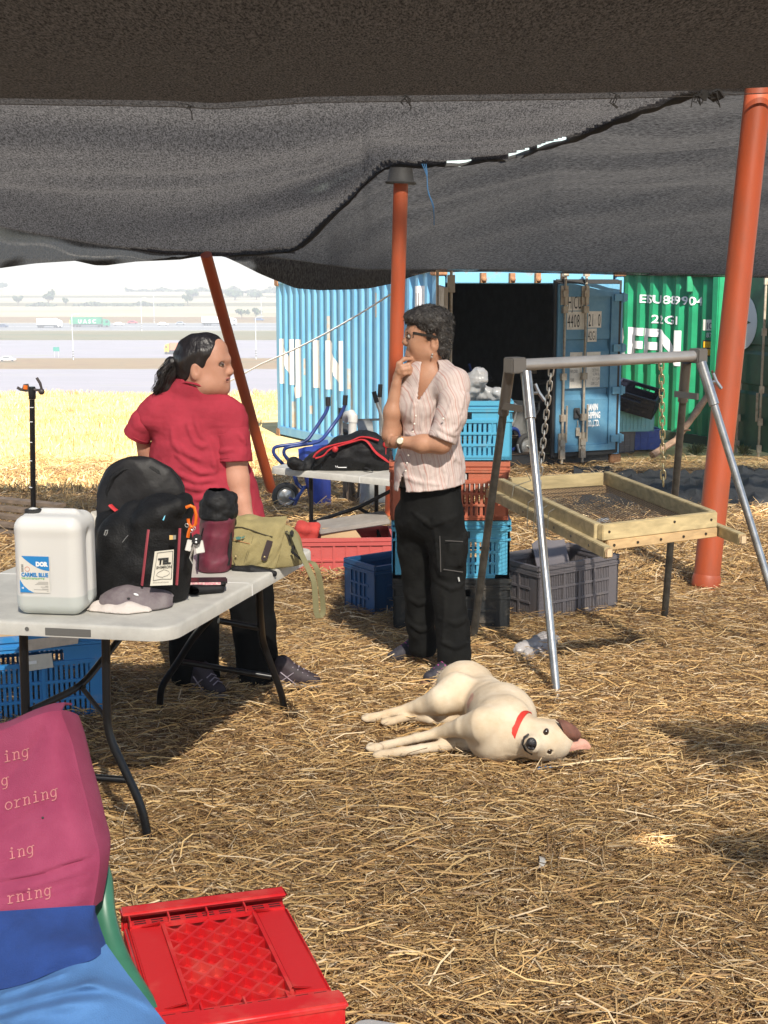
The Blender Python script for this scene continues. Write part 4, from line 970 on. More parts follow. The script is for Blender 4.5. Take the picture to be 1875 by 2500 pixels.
SX, SY = 0.045, 7.40; z0 = gz(7.5)-0.012
for i, (lb, m, st) in enumerate((('black crate at the bottom of the tall stack', PL_BK, 'panel'), ('bright blue crate on the black one in the tall stack', PL_LB, 'slit'), ('salmon red crate in the tall stack between two blue ones', PL_OR, 'slit'), ('light blue crate on top of the tall stack', PL_LB, 'slit'))):
    crate(lb, m, (SX+(0.004,0.0,-0.012,0.003)[i], SY+(0.0,0.006,-0.004,0.01)[i], z0+i*0.306), (0,0,(-0.02,0.0,-0.012,0.01)[i]), style=st, H=0.30 if i else 0.305)
# what shows through their hand holes and over the rim
M_bag = mat('clear_bag', (0.60,0.60,0.60), 0.25, trans=0.35, var=0.15, vscale=9, bump=0.6, bscale=18)
def fillings(n, c, half, zt, seed, cols, name, label, cat):
    g = random.Random(seed); b = MB()
    for i in range(n):
        p = Vector((c[0]+g.uniform(-half[0],half[0]), c[1]+g.uniform(-half[1],half[1]), zt-g.uniform(0,0.05)))
        b.ball(p, (g.uniform(.03,.07), g.uniform(.03,.06), g.uniform(.02,.04)), 7, 5, Euler((g.random(),g.random(),g.random()*3)).to_matrix())
    obj(name, b, cols, label=label, cat=cat, kind='stuff')
M_sherd = mat('sherd_bags', (0.28,0.25,0.22), 0.7, var=0.4, vscale=20, bump=0.4)
for i in range(1, 4): fillings(22, (SX+0.3, SY+0.2), (0.22,0.13), z0+i*0.306+(0.265 if i < 3 else 0.25), i, M_sherd, 'bagged_finds', ('bagged finds filling the bright blue crate', 'bagged finds filling the salmon red crate', 'bagged finds filling the light blue top crate')[i-1], 'bags')
fl = Field((SX+0.05, SY-0.02, z0+1.17), (SX+0.62, SY+0.42, z0+1.50), 0.008)
fl.cone((SX+0.25,SY+0.2,z0+1.23), (SX+0.36,SY+0.18,z0+1.25), 0.05, 0.05, 0.03).cone((SX+0.36,SY+0.15,z0+1.25), (SX+0.44,SY+0.12,z0+1.33), 0.05, 0.04, 0.04).cone((SX+0.40,SY+0.2,z0+1.24), (SX+0.54,SY+0.15,z0+1.24), 0.035, 0.025, 0.03)
fl.wrinkle(0.007, 40, 4, ridge=0.8)
sdf_obj('plastic_bag', fl, M_bag, label='crumpled clear plastic bag on top of the crate stack', cat='bag')
gA = G(1312, 1516); crate('dark grey open crate under the wooden sieve', PL_GY, (gA.x, gA.y, gA.z-0.01), (0,0,math.atan2(0.39,0.54)), style='slit', H=0.305, cols=(4,3), handle=False)
b = MB(); q = Matrix.Translation((gA.x,gA.y,gA.z)) @ Matrix.Rotation(math.atan2(0.39,0.54), 4, 'Z')
pts = [[q@Vector((0.26+0.24*u+0.03*w, 0.385+0.012*math.sin(u*4)-0.10*(1-w), 0.16+w*(0.165+0.02*math.sin(math.pi*min(1,u*1.6))))) for u in np.linspace(0,1,8)] for w in (0,0.5,1)]
b.sheet(pts, 0.006); obj('plastic_sheet', b, PL_GY, label='grey plastic liner curling over the back of the dark grey crate', cat='sheet')
nb = G(916, 1503); crate('small navy blue crate beside the tall stack', PL_NB, (nb.x, nb.y, nb.z-0.01), (0,0,math.atan2(0.58,0.81)), L=0.40, Wd=0.30, H=0.285, style='panel', cols=(2,2), rows=3, handle=False)
pk = G(728, 1414); pc = crate('faded red crate filled with boards and boxes behind the table', PL_PK, (pk.x, pk.y, pk.z), (0,0,0.06), L=0.62, Wd=0.42, H=0.265, style='panel', cols=(3,2), rows=2, handle=False)
M_card = mat('cardboard', (0.46,0.31,0.17), 0.85, var=0.1, vscale=6); M_board = mat('grey_board', (0.30,0.27,0.24), 0.8, var=0.15, vscale=8)
pp = lambda x, y, z: Matrix.Translation(pk) @ Matrix.Rotation(0.06, 4, 'Z') @ Vector((x, y, z))
b = MB(); b.sheet([[pp(0.14,0.06,0.20), pp(0.45,0.05,0.20)], [pp(0.16,0.09,0.315), pp(0.36,0.09,0.318)]], 0.02); obj('cardboard_box', b, M_card, label='brown cardboard flap sticking out of the faded red crate', cat='cardboard', smooth=False)
b = MB(); b.box(pp(0.36,0.20,0.33), (0.46,0.30,0.03), (Euler((0.03,-0.13,0.12)).to_matrix())); obj('clipboard', b, M_board, label='grey lidded board lying across the faded red crate', cat='board', bevel=0.006)
fl = Field(pp(-0.07,0.0,0.1), pp(0.20,0.25,0.42), 0.007); fl.rbox(pp(0.055,0.10,0.28), (0.075,0.05,0.075), 0.03, M=Euler((0.2,0.3,0.2)).to_matrix()); fl.wrinkle(0.006, 30, 5); sdf_obj('red_pouch', fl, mat('red_cloth', (0.50,0.05,0.04), 0.8, var=0.2, bump=0.2, bscale=200), label='small red pouch at the left of the faded red crate', cat='pouch')
# blue crate with label beneath the folding table
bl = G(232, 1748); bq = math.atan2(0.30, 0.95)
Mb = Matrix.Translation((bl.x,bl.y,bl.z)) @ Matrix.Rotation(bq, 4, 'Z')
org = Mb @ Vector((-0.46,0,0)); bcr = crate('blue crate with paper tags under the folding table', PL_BL, (org.x,org.y,org.z-0.01), (0,0,bq), L=0.52, Wd=0.46, H=0.37, style='slit', cols=(2,4), rows=3)
bw = lambda x, y, z: Matrix.Translation(org) @ Matrix.Rotation(bq, 4, 'Z') @ Vector((x, y, z))
b = MB(); b.box(bw(0.25,0.24,0.365), (0.50,0.44,0.02), Matrix.Rotation(bq,3,'Z')); obj('cardboard_sheet', b, M_card, label='brown cardboard lid lying on the blue crate under the table', cat='cardboard', bevel=0.004)
M_paper = mat('paper', (0.55,0.52,0.46), 0.8, var=0.08, vscale=15)
b = MB(); b.sheet([[bw(0.17,-0.012,0.215), bw(0.30,-0.012,0.225)], [bw(0.165,-0.010,0.28), bw(0.295,-0.012,0.285)]], 0.002); obj('paper_tag', b, M_paper, label='white paper label taped on the blue crate front', cat='label', smooth=False)
b = MB(); b.sheet([[bw(0.20,-0.016,0.245), bw(0.235,-0.016,0.247)], [bw(0.20,-0.016,0.258), bw(0.235,-0.016,0.26)]], 0.001); b2 = MB(); obj('white_mark', b, M_lett, bpy.data.objects['paper_tag'], smooth=False)
b = MB(); b.sheet([[bw(0.19,-0.010,0.30), bw(0.40,-0.010,0.315)], [bw(0.20,-0.004,0.345), bw(0.41,-0.004,0.355)]], 0.003); obj('paper_bag', b, mat('kraft_bag', (0.52,0.44,0.36), 0.8, var=0.15, vscale=12, bump=0.4, bscale=30), label='folded pale bag in the hand hole of the blue crate', cat='bag', smooth=False)
# crates by the green container
cg = G(1530, 1112)
gy = cg.y+0.1
k_ = lambda dx, dz: (cg.x+dx, gy+0.0, cg.z+dz)
crate('dusty grey crate at the bottom by the green container', PL_GY, (cg.x-0.42, gy+0.12, cg.z), (0,0,0.2), style='panel', cols=(3,3), handle=False)
crate('deep blue crate at the bottom by the green container', PL_DB, (cg.x+0.0, gy+0.45, cg.z), (0,0,0.12), style='panel', cols=(2,2), handle=False)
crate('pale cyan crate standing on two others by the green container', PL_CY, (cg.x-0.16, gy+0.10, cg.z+0.31), (0,0,0.16), style='panel', cols=(4,2), rows=3, handle=False)
crate('tilted black navy crate tipped over on the pale cyan crate', PL_DN, (cg.x-0.22, gy+0.05, cg.z+0.66), (0.35,0.25,-0.35), style='panel', cols=(2,2), rows=3, handle=True)
crate('dark grey crate standing upright against the green container', PL_GY, (cg.x-0.30, gy+0.62, cg.z+0.62), (-1.35,0.0,0.25), style='panel', cols=(3,3), handle=False)
# ------------------------------------------------------------------ foreground red crate with its lid
lz = 0.33
A_, B_, C_ = ZP(293.5,2211.6,lz), ZP(692,2161,lz), ZP(868,2436,lz)
ex = (B_-A_); ex = Vector((ex.x,ex.y,0)).normalized(); ey = Vector((ex.y,-ex.x,0))       # ex along the far edge, ey towards the camera
rc = thing('crate', 'bright red crate with a latticed lid in the front', 'crate', (A_.x,A_.y,0), (0,0,0), 'plastic picking crates')
RW, RL = 0.40, 0.60
def rp(u, v, z): return A_ + ex*u + ey*v + Vector((0,0,z-lz))
def rbx(b, u0,u1,v0,v1,z0,z1):
    k = [rp(u0,v0,z0),rp(u1,v0,z0),rp(u1,v1,z0),rp(u0,v1,z0),rp(u0,v0,z1),rp(u1,v0,z1),rp(u1,v1,z1),rp(u0,v1,z1)]
    b.add(k, [(3,2,1,0),(4,5,6,7),(0,1,5,4),(1,2,6,5),(2,3,7,6),(3,0,4,7)])
b = MB(); rbx(b,0.02,RW-0.02,0.02,0.035,0,0.27); rbx(b,0.02,RW-0.02,RL-0.035,RL-0.02,0,0.27); rbx(b,0.02,0.035,0.035,RL-0.035,0,0.27); rbx(b,RW-0.035,RW-0.02,0.035,RL-0.035,0,0.27); rbx(b,0.03,RW-0.03,0.03,RL-0.03,0,0.012)
for i in range(6): u = 0.05+i*0.06; rbx(b,u,u+0.008,RL-0.022,RL-0.012,0,0.26); rbx(b,u,u+0.008,0.012,0.022,0,0.26)
for i in range(9): v = 0.06+i*0.06; rbx(b,0.012,0.022,v,v+0.008,0,0.26); rbx(b,RW-0.022,RW-0.012,v,v+0.008,0,0.26)
rbx(b,0.005,RW-0.005,0.005,RL-0.005,0.245,0.262); obj('crate_body', b, PL_RD, rc, smooth=False)
PL_PINK = plastic('plastic_pale_red', (0.62,0.20,0.16), dust=(0.7,0.5,0.4))
b = MB(); rbx(b,0.06,RW-0.03,RL-0.019,RL-0.008,0.10,0.262); obj('front_panel', b, PL_PINK, rc, bevel=0.004)
b = MB()
rbx(b,0.0,RW,0.0,0.014,0.262,lz); rbx(b,0.0,RW,RL-0.014,RL,0.262,lz-0.004); rbx(b,0.0,0.012,0.05,RL-0.05,0.262,lz-0.03); rbx(b,RW-0.012,RW,0.05,RL-0.05,0.262,lz-0.03)
rbx(b,-0.004,RW+0.004,0.0,0.05,lz-0.012,lz); rbx(b,-0.006,RW+0.006,RL-0.062,RL+0.004,lz-0.020,lz-0.002)
obj('lid_rim', b, PL_RD, rc, bevel=0.008, seg=3)
b = MB(); rbx(b,0.012,0.085,0.075,RL-0.11,lz-0.05,lz-0.024); rbx(b,RW-0.085,RW-0.012,0.075,RL-0.11,lz-0.05,lz-0.024)
for v in (0.075, RL-0.13):
    for u in (0.03, RW-0.09): b.prism([rp(u,v,lz-0.024), rp(u+0.05,v,lz-0.024), rp(u+0.055 if u < 0.2 else u,v+0.02,lz-0.004)], ey*0.01)
obj('lid_side_panel', b, plastic('plastic_red_satin', (0.50,0.015,0.018), dust=(0.6,0.2,0.15), rough=0.5), rc, bevel=0.006)
lat = MB(); pn = MB()
u0,u1,v0,v1 = 0.09,RW-0.09,0.085,RL-0.115
nu, nv = 4, 6
du, dv = (u1-u0)/nu, (v1-v0)/nv
def lclip(a, c):
    return a, c
for i in range(-nv, nu+nv):     # two families of diagonal ribs
    for s_ in (1, -1):
        a0 = (i, 0) if s_ > 0 else (i, nv)
        pts = []
        for k in range(0, 2*nv+1):
            x = a0[0]+k/2.0; y = a0[1]+s_*k/2.0*1.0
            if -1e-6 <= x <= nu+1e-6 and -1e-6 <= y <= nv+1e-6: pts.append((x, y))
        if len(pts) > 1:
            a, c = pts[0], pts[-1]
            lat.bar(rp(u0+a[0]*du, v0+a[1]*dv, lz-0.034-0.0007*s_), rp(u0+c[0]*du, v0+c[1]*dv, lz-0.034-0.0007*s_), 0.0065, 0.018)
rbx(lat,u0-0.005,u0+0.004,v0,v1,lz-0.055,lz-0.018); rbx(lat,u1-0.004,u1+0.005,v0,v1,lz-0.055,lz-0.018)
obj('lid_lattice', lat, PL_RD, rc, smooth=False)
# slotted floor of the lattice: built as the strips left between the slots
xs = np.arange(u0, u1-0.001, 0.0155); 
for i, x in enumerate(xs):
    rbx(pn, x, x+0.0088, v0, v1, lz-0.050, lz-0.043)
ys = np.arange(v0, v1, dv/2)
for y in ys: rbx(pn, u0, u1, y-0.014, y+0.014, lz-0.0515, lz-0.0425)
obj('lid_slotted_floor', pn, PL_RD, rc, smooth=False, kind='stuff')
for vv_ in (0.052, RL-0.092):
    sl = MB(); rbx(sl, 0.012, RW-0.012, vv_, vv_+0.030, lz-0.03, lz-0.018); obj('lid_slot_band', sl, PL_RD, rc, smooth=False)
    for i in range(4): sl = MB(); rbx(sl, 0.012+i*0.0925, 0.016+i*0.0925, vv_-0.004, vv_+0.034, lz-0.0185, lz-0.006); obj('lid_rib', sl, PL_RD, rc, smooth=False)
sl = MB()
for vv_ in (0.052, RL-0.092):
    for i in range(9):
        for j in (0, 1): u = 0.024+i*0.041; rbx(sl, u, u+0.028, vv_+0.006+j*0.012, vv_+0.011+j*0.012, lz-0.0185, lz-0.0172)
obj('lid_slot', sl, mat('slot_dark', (0.03,0.004,0.004), 0.9), rc, smooth=False, kind='stuff')
text_mesh('lettering', 'M', 0.055, lambda a, c: rp(0.245+a, RL-0.0065, 0.195+c), M_blk, rc, 0.9, 0.003)
# tub of soil beside it
tb = ZP(938, 2492, 0.14)
fl = Field((tb.x-0.2,tb.y-0.35,0), (tb.x+0.25,tb.y+0.1,0.2), 0.006)
tbm = thing('tub', 'clear plastic tub of dirt beside the red crate', 'tub', (tb.x, tb.y-0.12, 0))
b = MB(); tc_ = Vector((tb.x-0.01, tb.y-0.14, 0)); Mz = Matrix.Rotation(-0.3,4,'Z')
def rr_ring(hx, hy, r, z, n=6):
    P = []
    for cx, cy, a0 in ((hx-r,hy-r,0),(-hx+r,hy-r,math.pi/2),(-hx+r,-hy+r,math.pi),(hx-r,-hy+r,1.5*math.pi)):
        for i in range(n+1): a = a0+i*math.pi/2/n; P.append(tc_+Mz@Vector((cx+r*math.cos(a), cy+r*math.sin(a), z)))
    return P
b.grid([rr_ring(0.075,0.115,0.03,0.0), rr_ring(0.085,0.125,0.033,0.13), rr_ring(0.093,0.133,0.036,0.135), rr_ring(0.093,0.133,0.036,0.140), rr_ring(0.082,0.122,0.032,0.137), rr_ring(0.072,0.112,0.03,0.004)], closed=True)
obj('tub_shell', b, mat('clear_tub', (0.62,0.62,0.62), 0.3, trans=0.55), tbm)
b = MB(); b.grid([rr_ring(0.079*f,0.119*f,0.03*f,0.112+0.012*math.sin(f*5)) for f in (0.05,0.3,0.55,0.8,1.0)], closed=True); q = obj('soil', b, mat('soil_clods', (0.13,0.085,0.05), 0.95, col2=(0.26,0.18,0.11), vscale=60, bump=1.0, bscale=90), tbm)
b = MB(); g = random.Random(2)
for i in range(50): b.ball(tc_+Vector((g.uniform(-.065,.065),g.uniform(-.1,.1),0.120)), (g.uniform(.006,.014),g.uniform(.006,.014),.008), 6, 4)
obj('soil_clods', b, MATS['soil_clods'], tbm, kind='stuff')
# ------------------------------------------------------------------ folding tables
M_tab = mat('table_plastic', (0.50,0.48,0.43), 0.5, var=0.12, vscale=11, detail=8, bump=0.06, bscale=150)
M_leg = mat('leg_black', (0.008,0.008,0.009), 0.30, spec=0.3)
def rounded(o, a, bb, la, lb, r, z, n=6):
    P = []
    for cx, cy, s0 in ((la-r, lb-r, 0), (r, lb-r, 1), (r, r, 2), (la-r, r, 3)):
        for i in range(n+1):
            t_ = s0*math.pi/2+i*math.pi/2/n; P.append(Vector(o)+a*(cx+r*math.cos(t_))+bb*(cy+r*math.sin(t_))+Vector((0,0,z)))
    return P
def tabletop(t, o, a, bb, la, lb, z, seam=True, cut=None):
    th = 0.048
    for k, (s0, s1) in enumerate(((0.0,0.5),(0.5,1.0))):
        pass
    b = MB(); b.grid([rounded(o,a,bb,la,lb,0.07,z-th+0.004), rounded(o,a,bb,la,lb,0.07,z-0.008), rounded(o+a*0.004+bb*0.004,a,bb,la-0.008,lb-0.008,0.066,z-0.002), rounded(o+a*0.012+bb*0.012,a,bb,la-0.024,lb-0.024,0.06,z)], closed=True)
    n = 28; L = len(b.v); b.f.append(tuple(range(L-n, L))); b.mi.append(0); b.f.append(tuple(range(n-1,-1,-1))); b.mi.append(0)
    top = obj('tabletop', b, M_tab, t, ang=50)
    b = MB(); e = 0.0018
    b.bar(o+a*la*0.5+bb*(lb-0.0)+Vector((0,0,z-th/2)), o+a*la*0.5+bb*(lb+e)+Vector((0,0,z-th/2)), 0.006, th-0.008); b.bar(o+a*la*0.5+bb*(-e)+Vector((0,0,z-th/2)), o+a*la*0.5+Vector((0,0,z-th/2)), 0.006, th-0.008)
    b.bar(o+a*la*0.5+bb*0.01+Vector((0,0,z+0.0002)), o+a*la*0.5+bb*(lb-0.01)+Vector((0,0,z+0.0002)), 0.004, 0.001)
    obj('fold_seam', b, mat('seam_white', (0.75,0.74,0.72), 0.5), top, smooth=False); return top
TZ = 0.74
nr = ZP(405, 1528, TZ); ta = Vector((0.30,0.954,0)).normalized(); tbv = Vector((-0.985,0.17,0)).normalized()
tO = nr - ta*0.03 - tbv*0.03; tO.z = 0
tab = thing('folding_table', 'white plastic folding table holding the jerrycan and backpack', 'table', (tO.x,tO.y,0))
tabletop(tab, tO, ta, tbv, 1.30, 0.95, TZ)
b = MB(); hO = tO + tbv*0.26 - ta*0.004
b.bar(hO+ta*0.004+Vector((0,0,TZ-0.027)), hO+ta*0.004+tbv*0.15+Vector((0,0,TZ-0.027)), 0.004, 0.024); obj('carry_handle_slot', b, mat('slot_shade', (0.13,0.125,0.115), 0.8), bpy.data.objects['tabletop'], bevel=0.001)  # flush bar, its dark colour stands in for the shade inside the cut-out
b = MB(); b.tube([tO+tbv*0.47-ta*0.002+Vector((0,0,TZ-0.022)), tO+tbv*0.47+Vector((0,0,TZ-0.022))], 0.007, 10); obj('rivet_hole', b, MATS['slot_shade'], bpy.data.objects['tabletop'])
def leg(t, pts, r=0.0145, nm='leg'):
    P = [Vector(p) for p in pts]; Q = [P[0]]
    for i in range(1, len(P)-1):       # rounded bends
        a = (P[i-1]-P[i]).normalized(); c = (P[i+1]-P[i]).normalized(); d = min(0.06, (P[i-1]-P[i]).length*0.4, (P[i+1]-P[i]).length*0.4)
        for k in range(5):
            s_ = k/4; Q.append((P[i]+a*d)*(1-s_)**2 + P[i]*2*s_*(1-s_) + (P[i]+c*d)*s_*s_)
    Q.append(P[-1]); b = MB(); b.tube(Q, r, 10); return obj(nm, b, M_leg, t)
yN = 4.52
leg(tab, [D(258,1555,yN+0.05), D(262,1790,yN+0.03), D(345,1965,yN-0.02), G(365,2062)])
leg(tab, [D(57,1540,yN+0.05), D(64,1790,yN+0.05), D(-30,1965,yN), G(-52,2062)])
leg(tab, [D(75,1735,yN+0.04), D(198,1676,yN+0.2), D(292,1560,yN+0.45)], 0.012, 'brace'); leg(tab, [D(198,1676,yN+0.2), D(262,1758,yN+0.04)], 0.008, 'brace')
leg(tab, [D(-20,1880,yN), D(318,1905,yN)], 0.012, 'crossbar')
leg(tab, [D(575,1430,5.42), D(530,1490,5.5), D(472,1556,5.62), D(434,1617,5.72), D(393,1676,5.8), G(389,1736)]); leg(tab, [D(632,1425,5.45), D(635,1500,5.55), D(640,1565,5.7), D(688,1695,5.8), G(695,1740)])
leg(tab, [D(434,1614,5.73), D(662,1652,5.76)], 0.012, 'crossbar'); leg(tab, [D(534,1515,5.54), D(633,1533,5.62)], 0.012, 'crossbar')
T2 = Vector((-0.80,9.95,0)); T2g = gz(9.9); T2z = T2g+0.745
o2 = D(654,1140,9.85); o2.z = 0; e2 = D(957,1166,9.30); a2 = Vector((e2.x-o2.x, e2.y-o2.y, 0)).normalized(); n2 = Vector((-a2.y, a2.x, 0))
z2 = D(654,1140,9.85).z
tab2 = thing('folding_table', 'white folding table with the black bag and red straps on it', 'table', (o2.x,o2.y,T2g))
tabletop(tab2, o2, a2, n2, 1.5, 0.62, z2)
for pts in ([(0.30,0.08,-0.04),(0.30,0.08,-0.40),(0.235,0.10,-0.60),(0.225,0.10,-0.745)], [(0.68,0.30,-0.04),(0.68,0.30,-0.40),(0.75,0.30,-0.56),(0.79,0.30,-0.745)], ):
    leg(tab2, [o2+a2*u+n2*v+Vector((0,0,z2+w)) for u, v, w in pts], 0.015)
leg(tab2, [o2+a2*0.31+n2*0.09+Vector((0,0,z2-0.36)), o2+a2*0.60+n2*0.2+Vector((0,0,z2-0.25)), o2+a2*0.98+n2*0.2+Vector((0,0,z2-0.05))], 0.013, 'brace'); leg(tab2, [o2+a2*0.60+n2*0.2+Vector((0,0,z2-0.25)), o2+a2*0.68+n2*0.3+Vector((0,0,z2-0.33))], 0.012, 'brace')
for u, v in ((1.30,0.08),(1.25,0.45)): leg(tab2, [o2+a2*u+n2*v+Vector((0,0,z2-0.04)), o2+a2*u+n2*v+Vector((0,0,z2-0.40)), o2+a2*(u+0.05)+n2*v+Vector((0,0,z2-0.78))], 0.015)
# ------------------------------------------------------------------ steel A-frame with hanging sieve
M_steel = mat('galvanised_steel', (0.40,0.40,0.40), 0.33, var=0.2, vscale=18, metal=0.85, bump=0.05, bscale=80)
M_steeld = mat('dark_steel', (0.10,0.095,0.085), 0.45, var=0.3, vscale=20, metal=0.5, bump=0.1, bscale=80)
apL, apR = Vector((0.615,6.62,1.375)), Vector((1.50,7.16,1.375))
bu = (apR-apL).normalized(); bn = Vector((bu.y,-bu.x,0))
af = thing('steel_stand', 'galvanised steel A-frame stand holding the chains', 'stand', (0.57,6.6,0))
b = MB(); b.tube([apL-bu*0.02, apR+bu*0.02], 0.0265, 20); obj('top_bar', b, mat('bar_steel', (0.40,0.39,0.38), 0.42, var=0.2, vscale=10, metal=0.45, stretch=(0.3,0.3,1)), af)
for ap, s_ in ((apL,-1), (apR,1)):
    b = MB(); b.bar(ap+bu*(-0.075 if s_ < 0 else -0.005), ap+bu*(0.005 if s_ < 0 else 0.06), 0.074, 0.070); obj('end_socket', b, mat('socket_steel', (0.20,0.19,0.18), 0.45, metal=0.6), af, bevel=0.006)
feet = ((G(1361,1700), apL+bu*0.005+bn*0.030, M_steel), (G(1153,1566), apL-bu*0.045-bn*0.030, M_steeld), (G(1935,1600), apR+bu*0.02+bn*0.030, M_steel), (G(1621,1514), apR-bu*0.02-bn*0.030, M_steeld))
for ft, tp, m in feet:
    tp = tp-Vector((0,0,0.03)); d = (ft-tp).normalized()
    b = MB(); b.tube([tp+d*0.20, ft+Vector((0,0,-0.02))], 0.0185, 16); lg = obj('leg', b, m, af)
    b = MB(); b.lathe([(0.0175,0),(0.025,0.0),(0.025,0.215),(0.0195,0.218)], tp, d, 16); obj('sleeve', b, M_steel if m is M_steel else mat('sleeve_dark', (0.16,0.15,0.14), 0.45, metal=0.6), lg)
    if m is M_steel:
        b = MB(); q = tp+d*0.10; b.tube([q, q+bu*0.05], 0.007, 8); b.tube([q+bu*0.045+Vector((0,0,0.04))-bn*0.01, q+bu*0.06, q+bu*0.085-Vector((0,0,0.035))+bn*0.01], 0.0085, 8); obj('clamp_lever', b, M_steel, lg)
for ap, o_ in ((apL,-0.04),(apR,-0.03)):
    b = MB(); q = ap+bu*o_-Vector((0,0,0.19)); b.bar(q+bn*0.07, q-bn*0.09, 0.012, 0.03); obj('spreader', b, MATS['sleeve_dark'], af)
M_chain = mat('zinc_chain', (0.50,0.49,0.46), 0.35, metal=0.8)
M_chainb = mat('brass_chain', (0.55,0.47,0.28), 0.35, metal=0.8)
SZ = 0.755
sm_l, sm_r = Vector((0.735,6.78,SZ)), Vector((1.33,7.12,SZ))
for ci, (t0, end, lb, m) in enumerate(((0.165, sm_l+Vector((-0.02,0.0,0.0)), 'zinc chain hanging from the near end of the steel bar', M_chain), (0.80, sm_r+Vector((0.04,0.02,-0.01)), 'yellowish chain hanging from the far end of the steel bar', M_chainb))):
    a = apL.lerp(apR, t0)-Vector((0,0,0.02)); n = int((a-end).length/0.0335); t = thing('chain', lb, 'chain', a, group='chains of the sieve')
    d = (end-a); 
    for k in range(n):
        c = a + d*((k+0.5)/n); dz = d.normalized(); sd = (Vector((1,0.2,0)) if k % 2 == 0 else Vector((-0.3,1,0))); sd = (sd-dz*sd.dot(dz)).normalized()
        sd = (sd*math.cos(0.35)+dz.cross(sd)*math.sin(0.35))
        P = []
        for q in range(13):
            an = 2*math.pi*q/12; P.append(c + sd*math.cos(an)*0.0115 + dz*(math.sin(an)*0.0115+(0.013 if math.sin(an) > 1e-6 else -0.013 if math.sin(an) < -1e-6 else 0)))
        b = MB(); b.tube(P, 0.0036, 6, cap=False); obj('link', b, m, t)
# wooden sieve
M_pine = mat('pine', (0.46,0.32,0.13), 0.6, col2=(0.55,0.42,0.20), vscale=4, stretch=(2,2,9), bump=0.1, bscale=50)
def pine(name, axis, tint):
    m, t_, b_ = _new(name); tc = t_.nodes.new('ShaderNodeTexCoord'); mp = t_.nodes.new('ShaderNodeMapping')
    mp.inputs['Rotation'].default_value = (0,0,-axis); mp.inputs['Scale'].default_value = (1.2, 14, 22)
    n = t_.nodes.new('ShaderNodeTexNoise'); n.inputs['Scale'].default_value = 1.6; n.inputs['Detail'].default_value = 6; n.inputs['Distortion'].default_value = 0.6
    r = t_.nodes.new('ShaderNodeValToRGB'); e = r.color_ramp.elements; e[0].position = 0.3; e[1].position = 0.7; e[0].color = (*[c*0.72 for c in tint],1); e[1].color = (*[min(1,c*1.15) for c in tint],1)
    v = t_.nodes.new('ShaderNodeTexVoronoi'); v.inputs['Scale'].default_value = 3.2; r2 = t_.nodes.new('ShaderNodeValToRGB'); r2.color_ramp.elements[0].position = 0.03; r2.color_ramp.elements[1].position = 0.085; r2.color_ramp.elements[0].color = (0.30,0.20,0.10,1); r2.color_ramp.elements[1].color = (1,1,1,1)
    mm = t_.nodes.new('ShaderNodeMix'); mm.data_type = 'RGBA'; mm.blend_type = 'MULTIPLY'; mm.inputs['Factor'].default_value = 1.0
    t_.links.new(tc.outputs['Object'], mp.inputs['Vector']); t_.links.new(mp.outputs[0], n.inputs['Vector']); t_.links.new(tc.outputs['Object'], v.inputs['Vector'])
    t_.links.new(n.outputs['Fac'], r.inputs['Fac']); t_.links.new(v.outputs['Distance'], r2.inputs['Fac']); t_.links.new(r.outputs[0], mm.inputs['A']); t_.links.new(r2.outputs[0], mm.inputs['B']); t_.links.new(mm.outputs['Result'], b_.inputs['Base Color']); b_.inputs['Roughness'].default_value = 0.65
    return m
sv = Vector((0.255,-0.967,0)); su = Vector((0.87,0.49,0)).normalized()
nl = ZP(1466,1281,SZ); nr2 = ZP(1745.5,1249,SZ); fl_ = ZP(1225.6,1169,SZ); fr_ = ZP(1485,1152,SZ)
MY = pine('pine_yellow', math.atan2(su.y,su.x), (0.56,0.44,0.23)); MG = pine('pine_greenish', math.atan2(sv.y,sv.x), (0.47,0.38,0.21)); MO = pine('pine_orange', math.atan2(su.y,su.x), (0.62,0.42,0.21))
si = thing('sieve', 'wooden box sieve hanging on chains under the steel bar', 'sieve', (nl+nr2+fl_+fr_)/4)
dz = Vector((0,0,1))
def plank(name, a, c, w, h, m, zc): b = MB(); b.bar(a+dz*zc, c+dz*zc, w, h); return obj(name, b, m, si, bevel=0.003)
u_ = (nr2-nl).normalized(); v_ = (nl-fl_).normalized(); v2_ = (nr2-fr_).normalized()
plank('cross_board', nl-u_*0.0, nr2, 0.036, 0.066, MY, -0.033); plank('cross_board', fl_+u_*0.04, fr_-u_*0.04, 0.036, 0.066, MY, -0.033)
plank('side_board', fl_-v_*0.02, nl-v_*0.022, 0.036, 0.066, MG, -0.0335); plank('side_board', fr_-v2_*0.02, nr2-v2_*0.022, 0.036, 0.066, MG, -0.0335)
plank('cross_batten', nl+u_*0.025+v_*0.004, nr2+v_*0.004, 0.038, 0.042, MO, -0.088); plank('cross_batten', fl_, fr_, 0.036, 0.04, MO, -0.088)
plank('handle_rail', fl_-v_*0.12-u_*0.032, nl+v_*0.15-u_*0.030, 0.036, 0.048, MG, -0.086); plank('handle_rail', fr_-v2_*0.12+u_*0.030, nr2+v2_*0.21+u_*0.030, 0.036, 0.048, MG, -0.086)
for a_, t_ in ((nl+v_*0.15-u_*0.03, v_), (nr2+v2_*0.21+u_*0.03, v2_)):
    b = MB(); b.bar(a_+dz*-0.086, a_+t_*0.014+dz*-0.086, 0.034, 0.044); obj('rail_end', b, mat('pale_end_grain', (0.62,0.46,0.28), 0.7), si, bevel=0.008)
b = MB()
for k in range(0, 60):
    f = k/59; b.bar(fl_.lerp(nl, f)+dz*-0.068, fr_.lerp(nr2, f)+dz*-0.068, 0.0016, 0.0016)
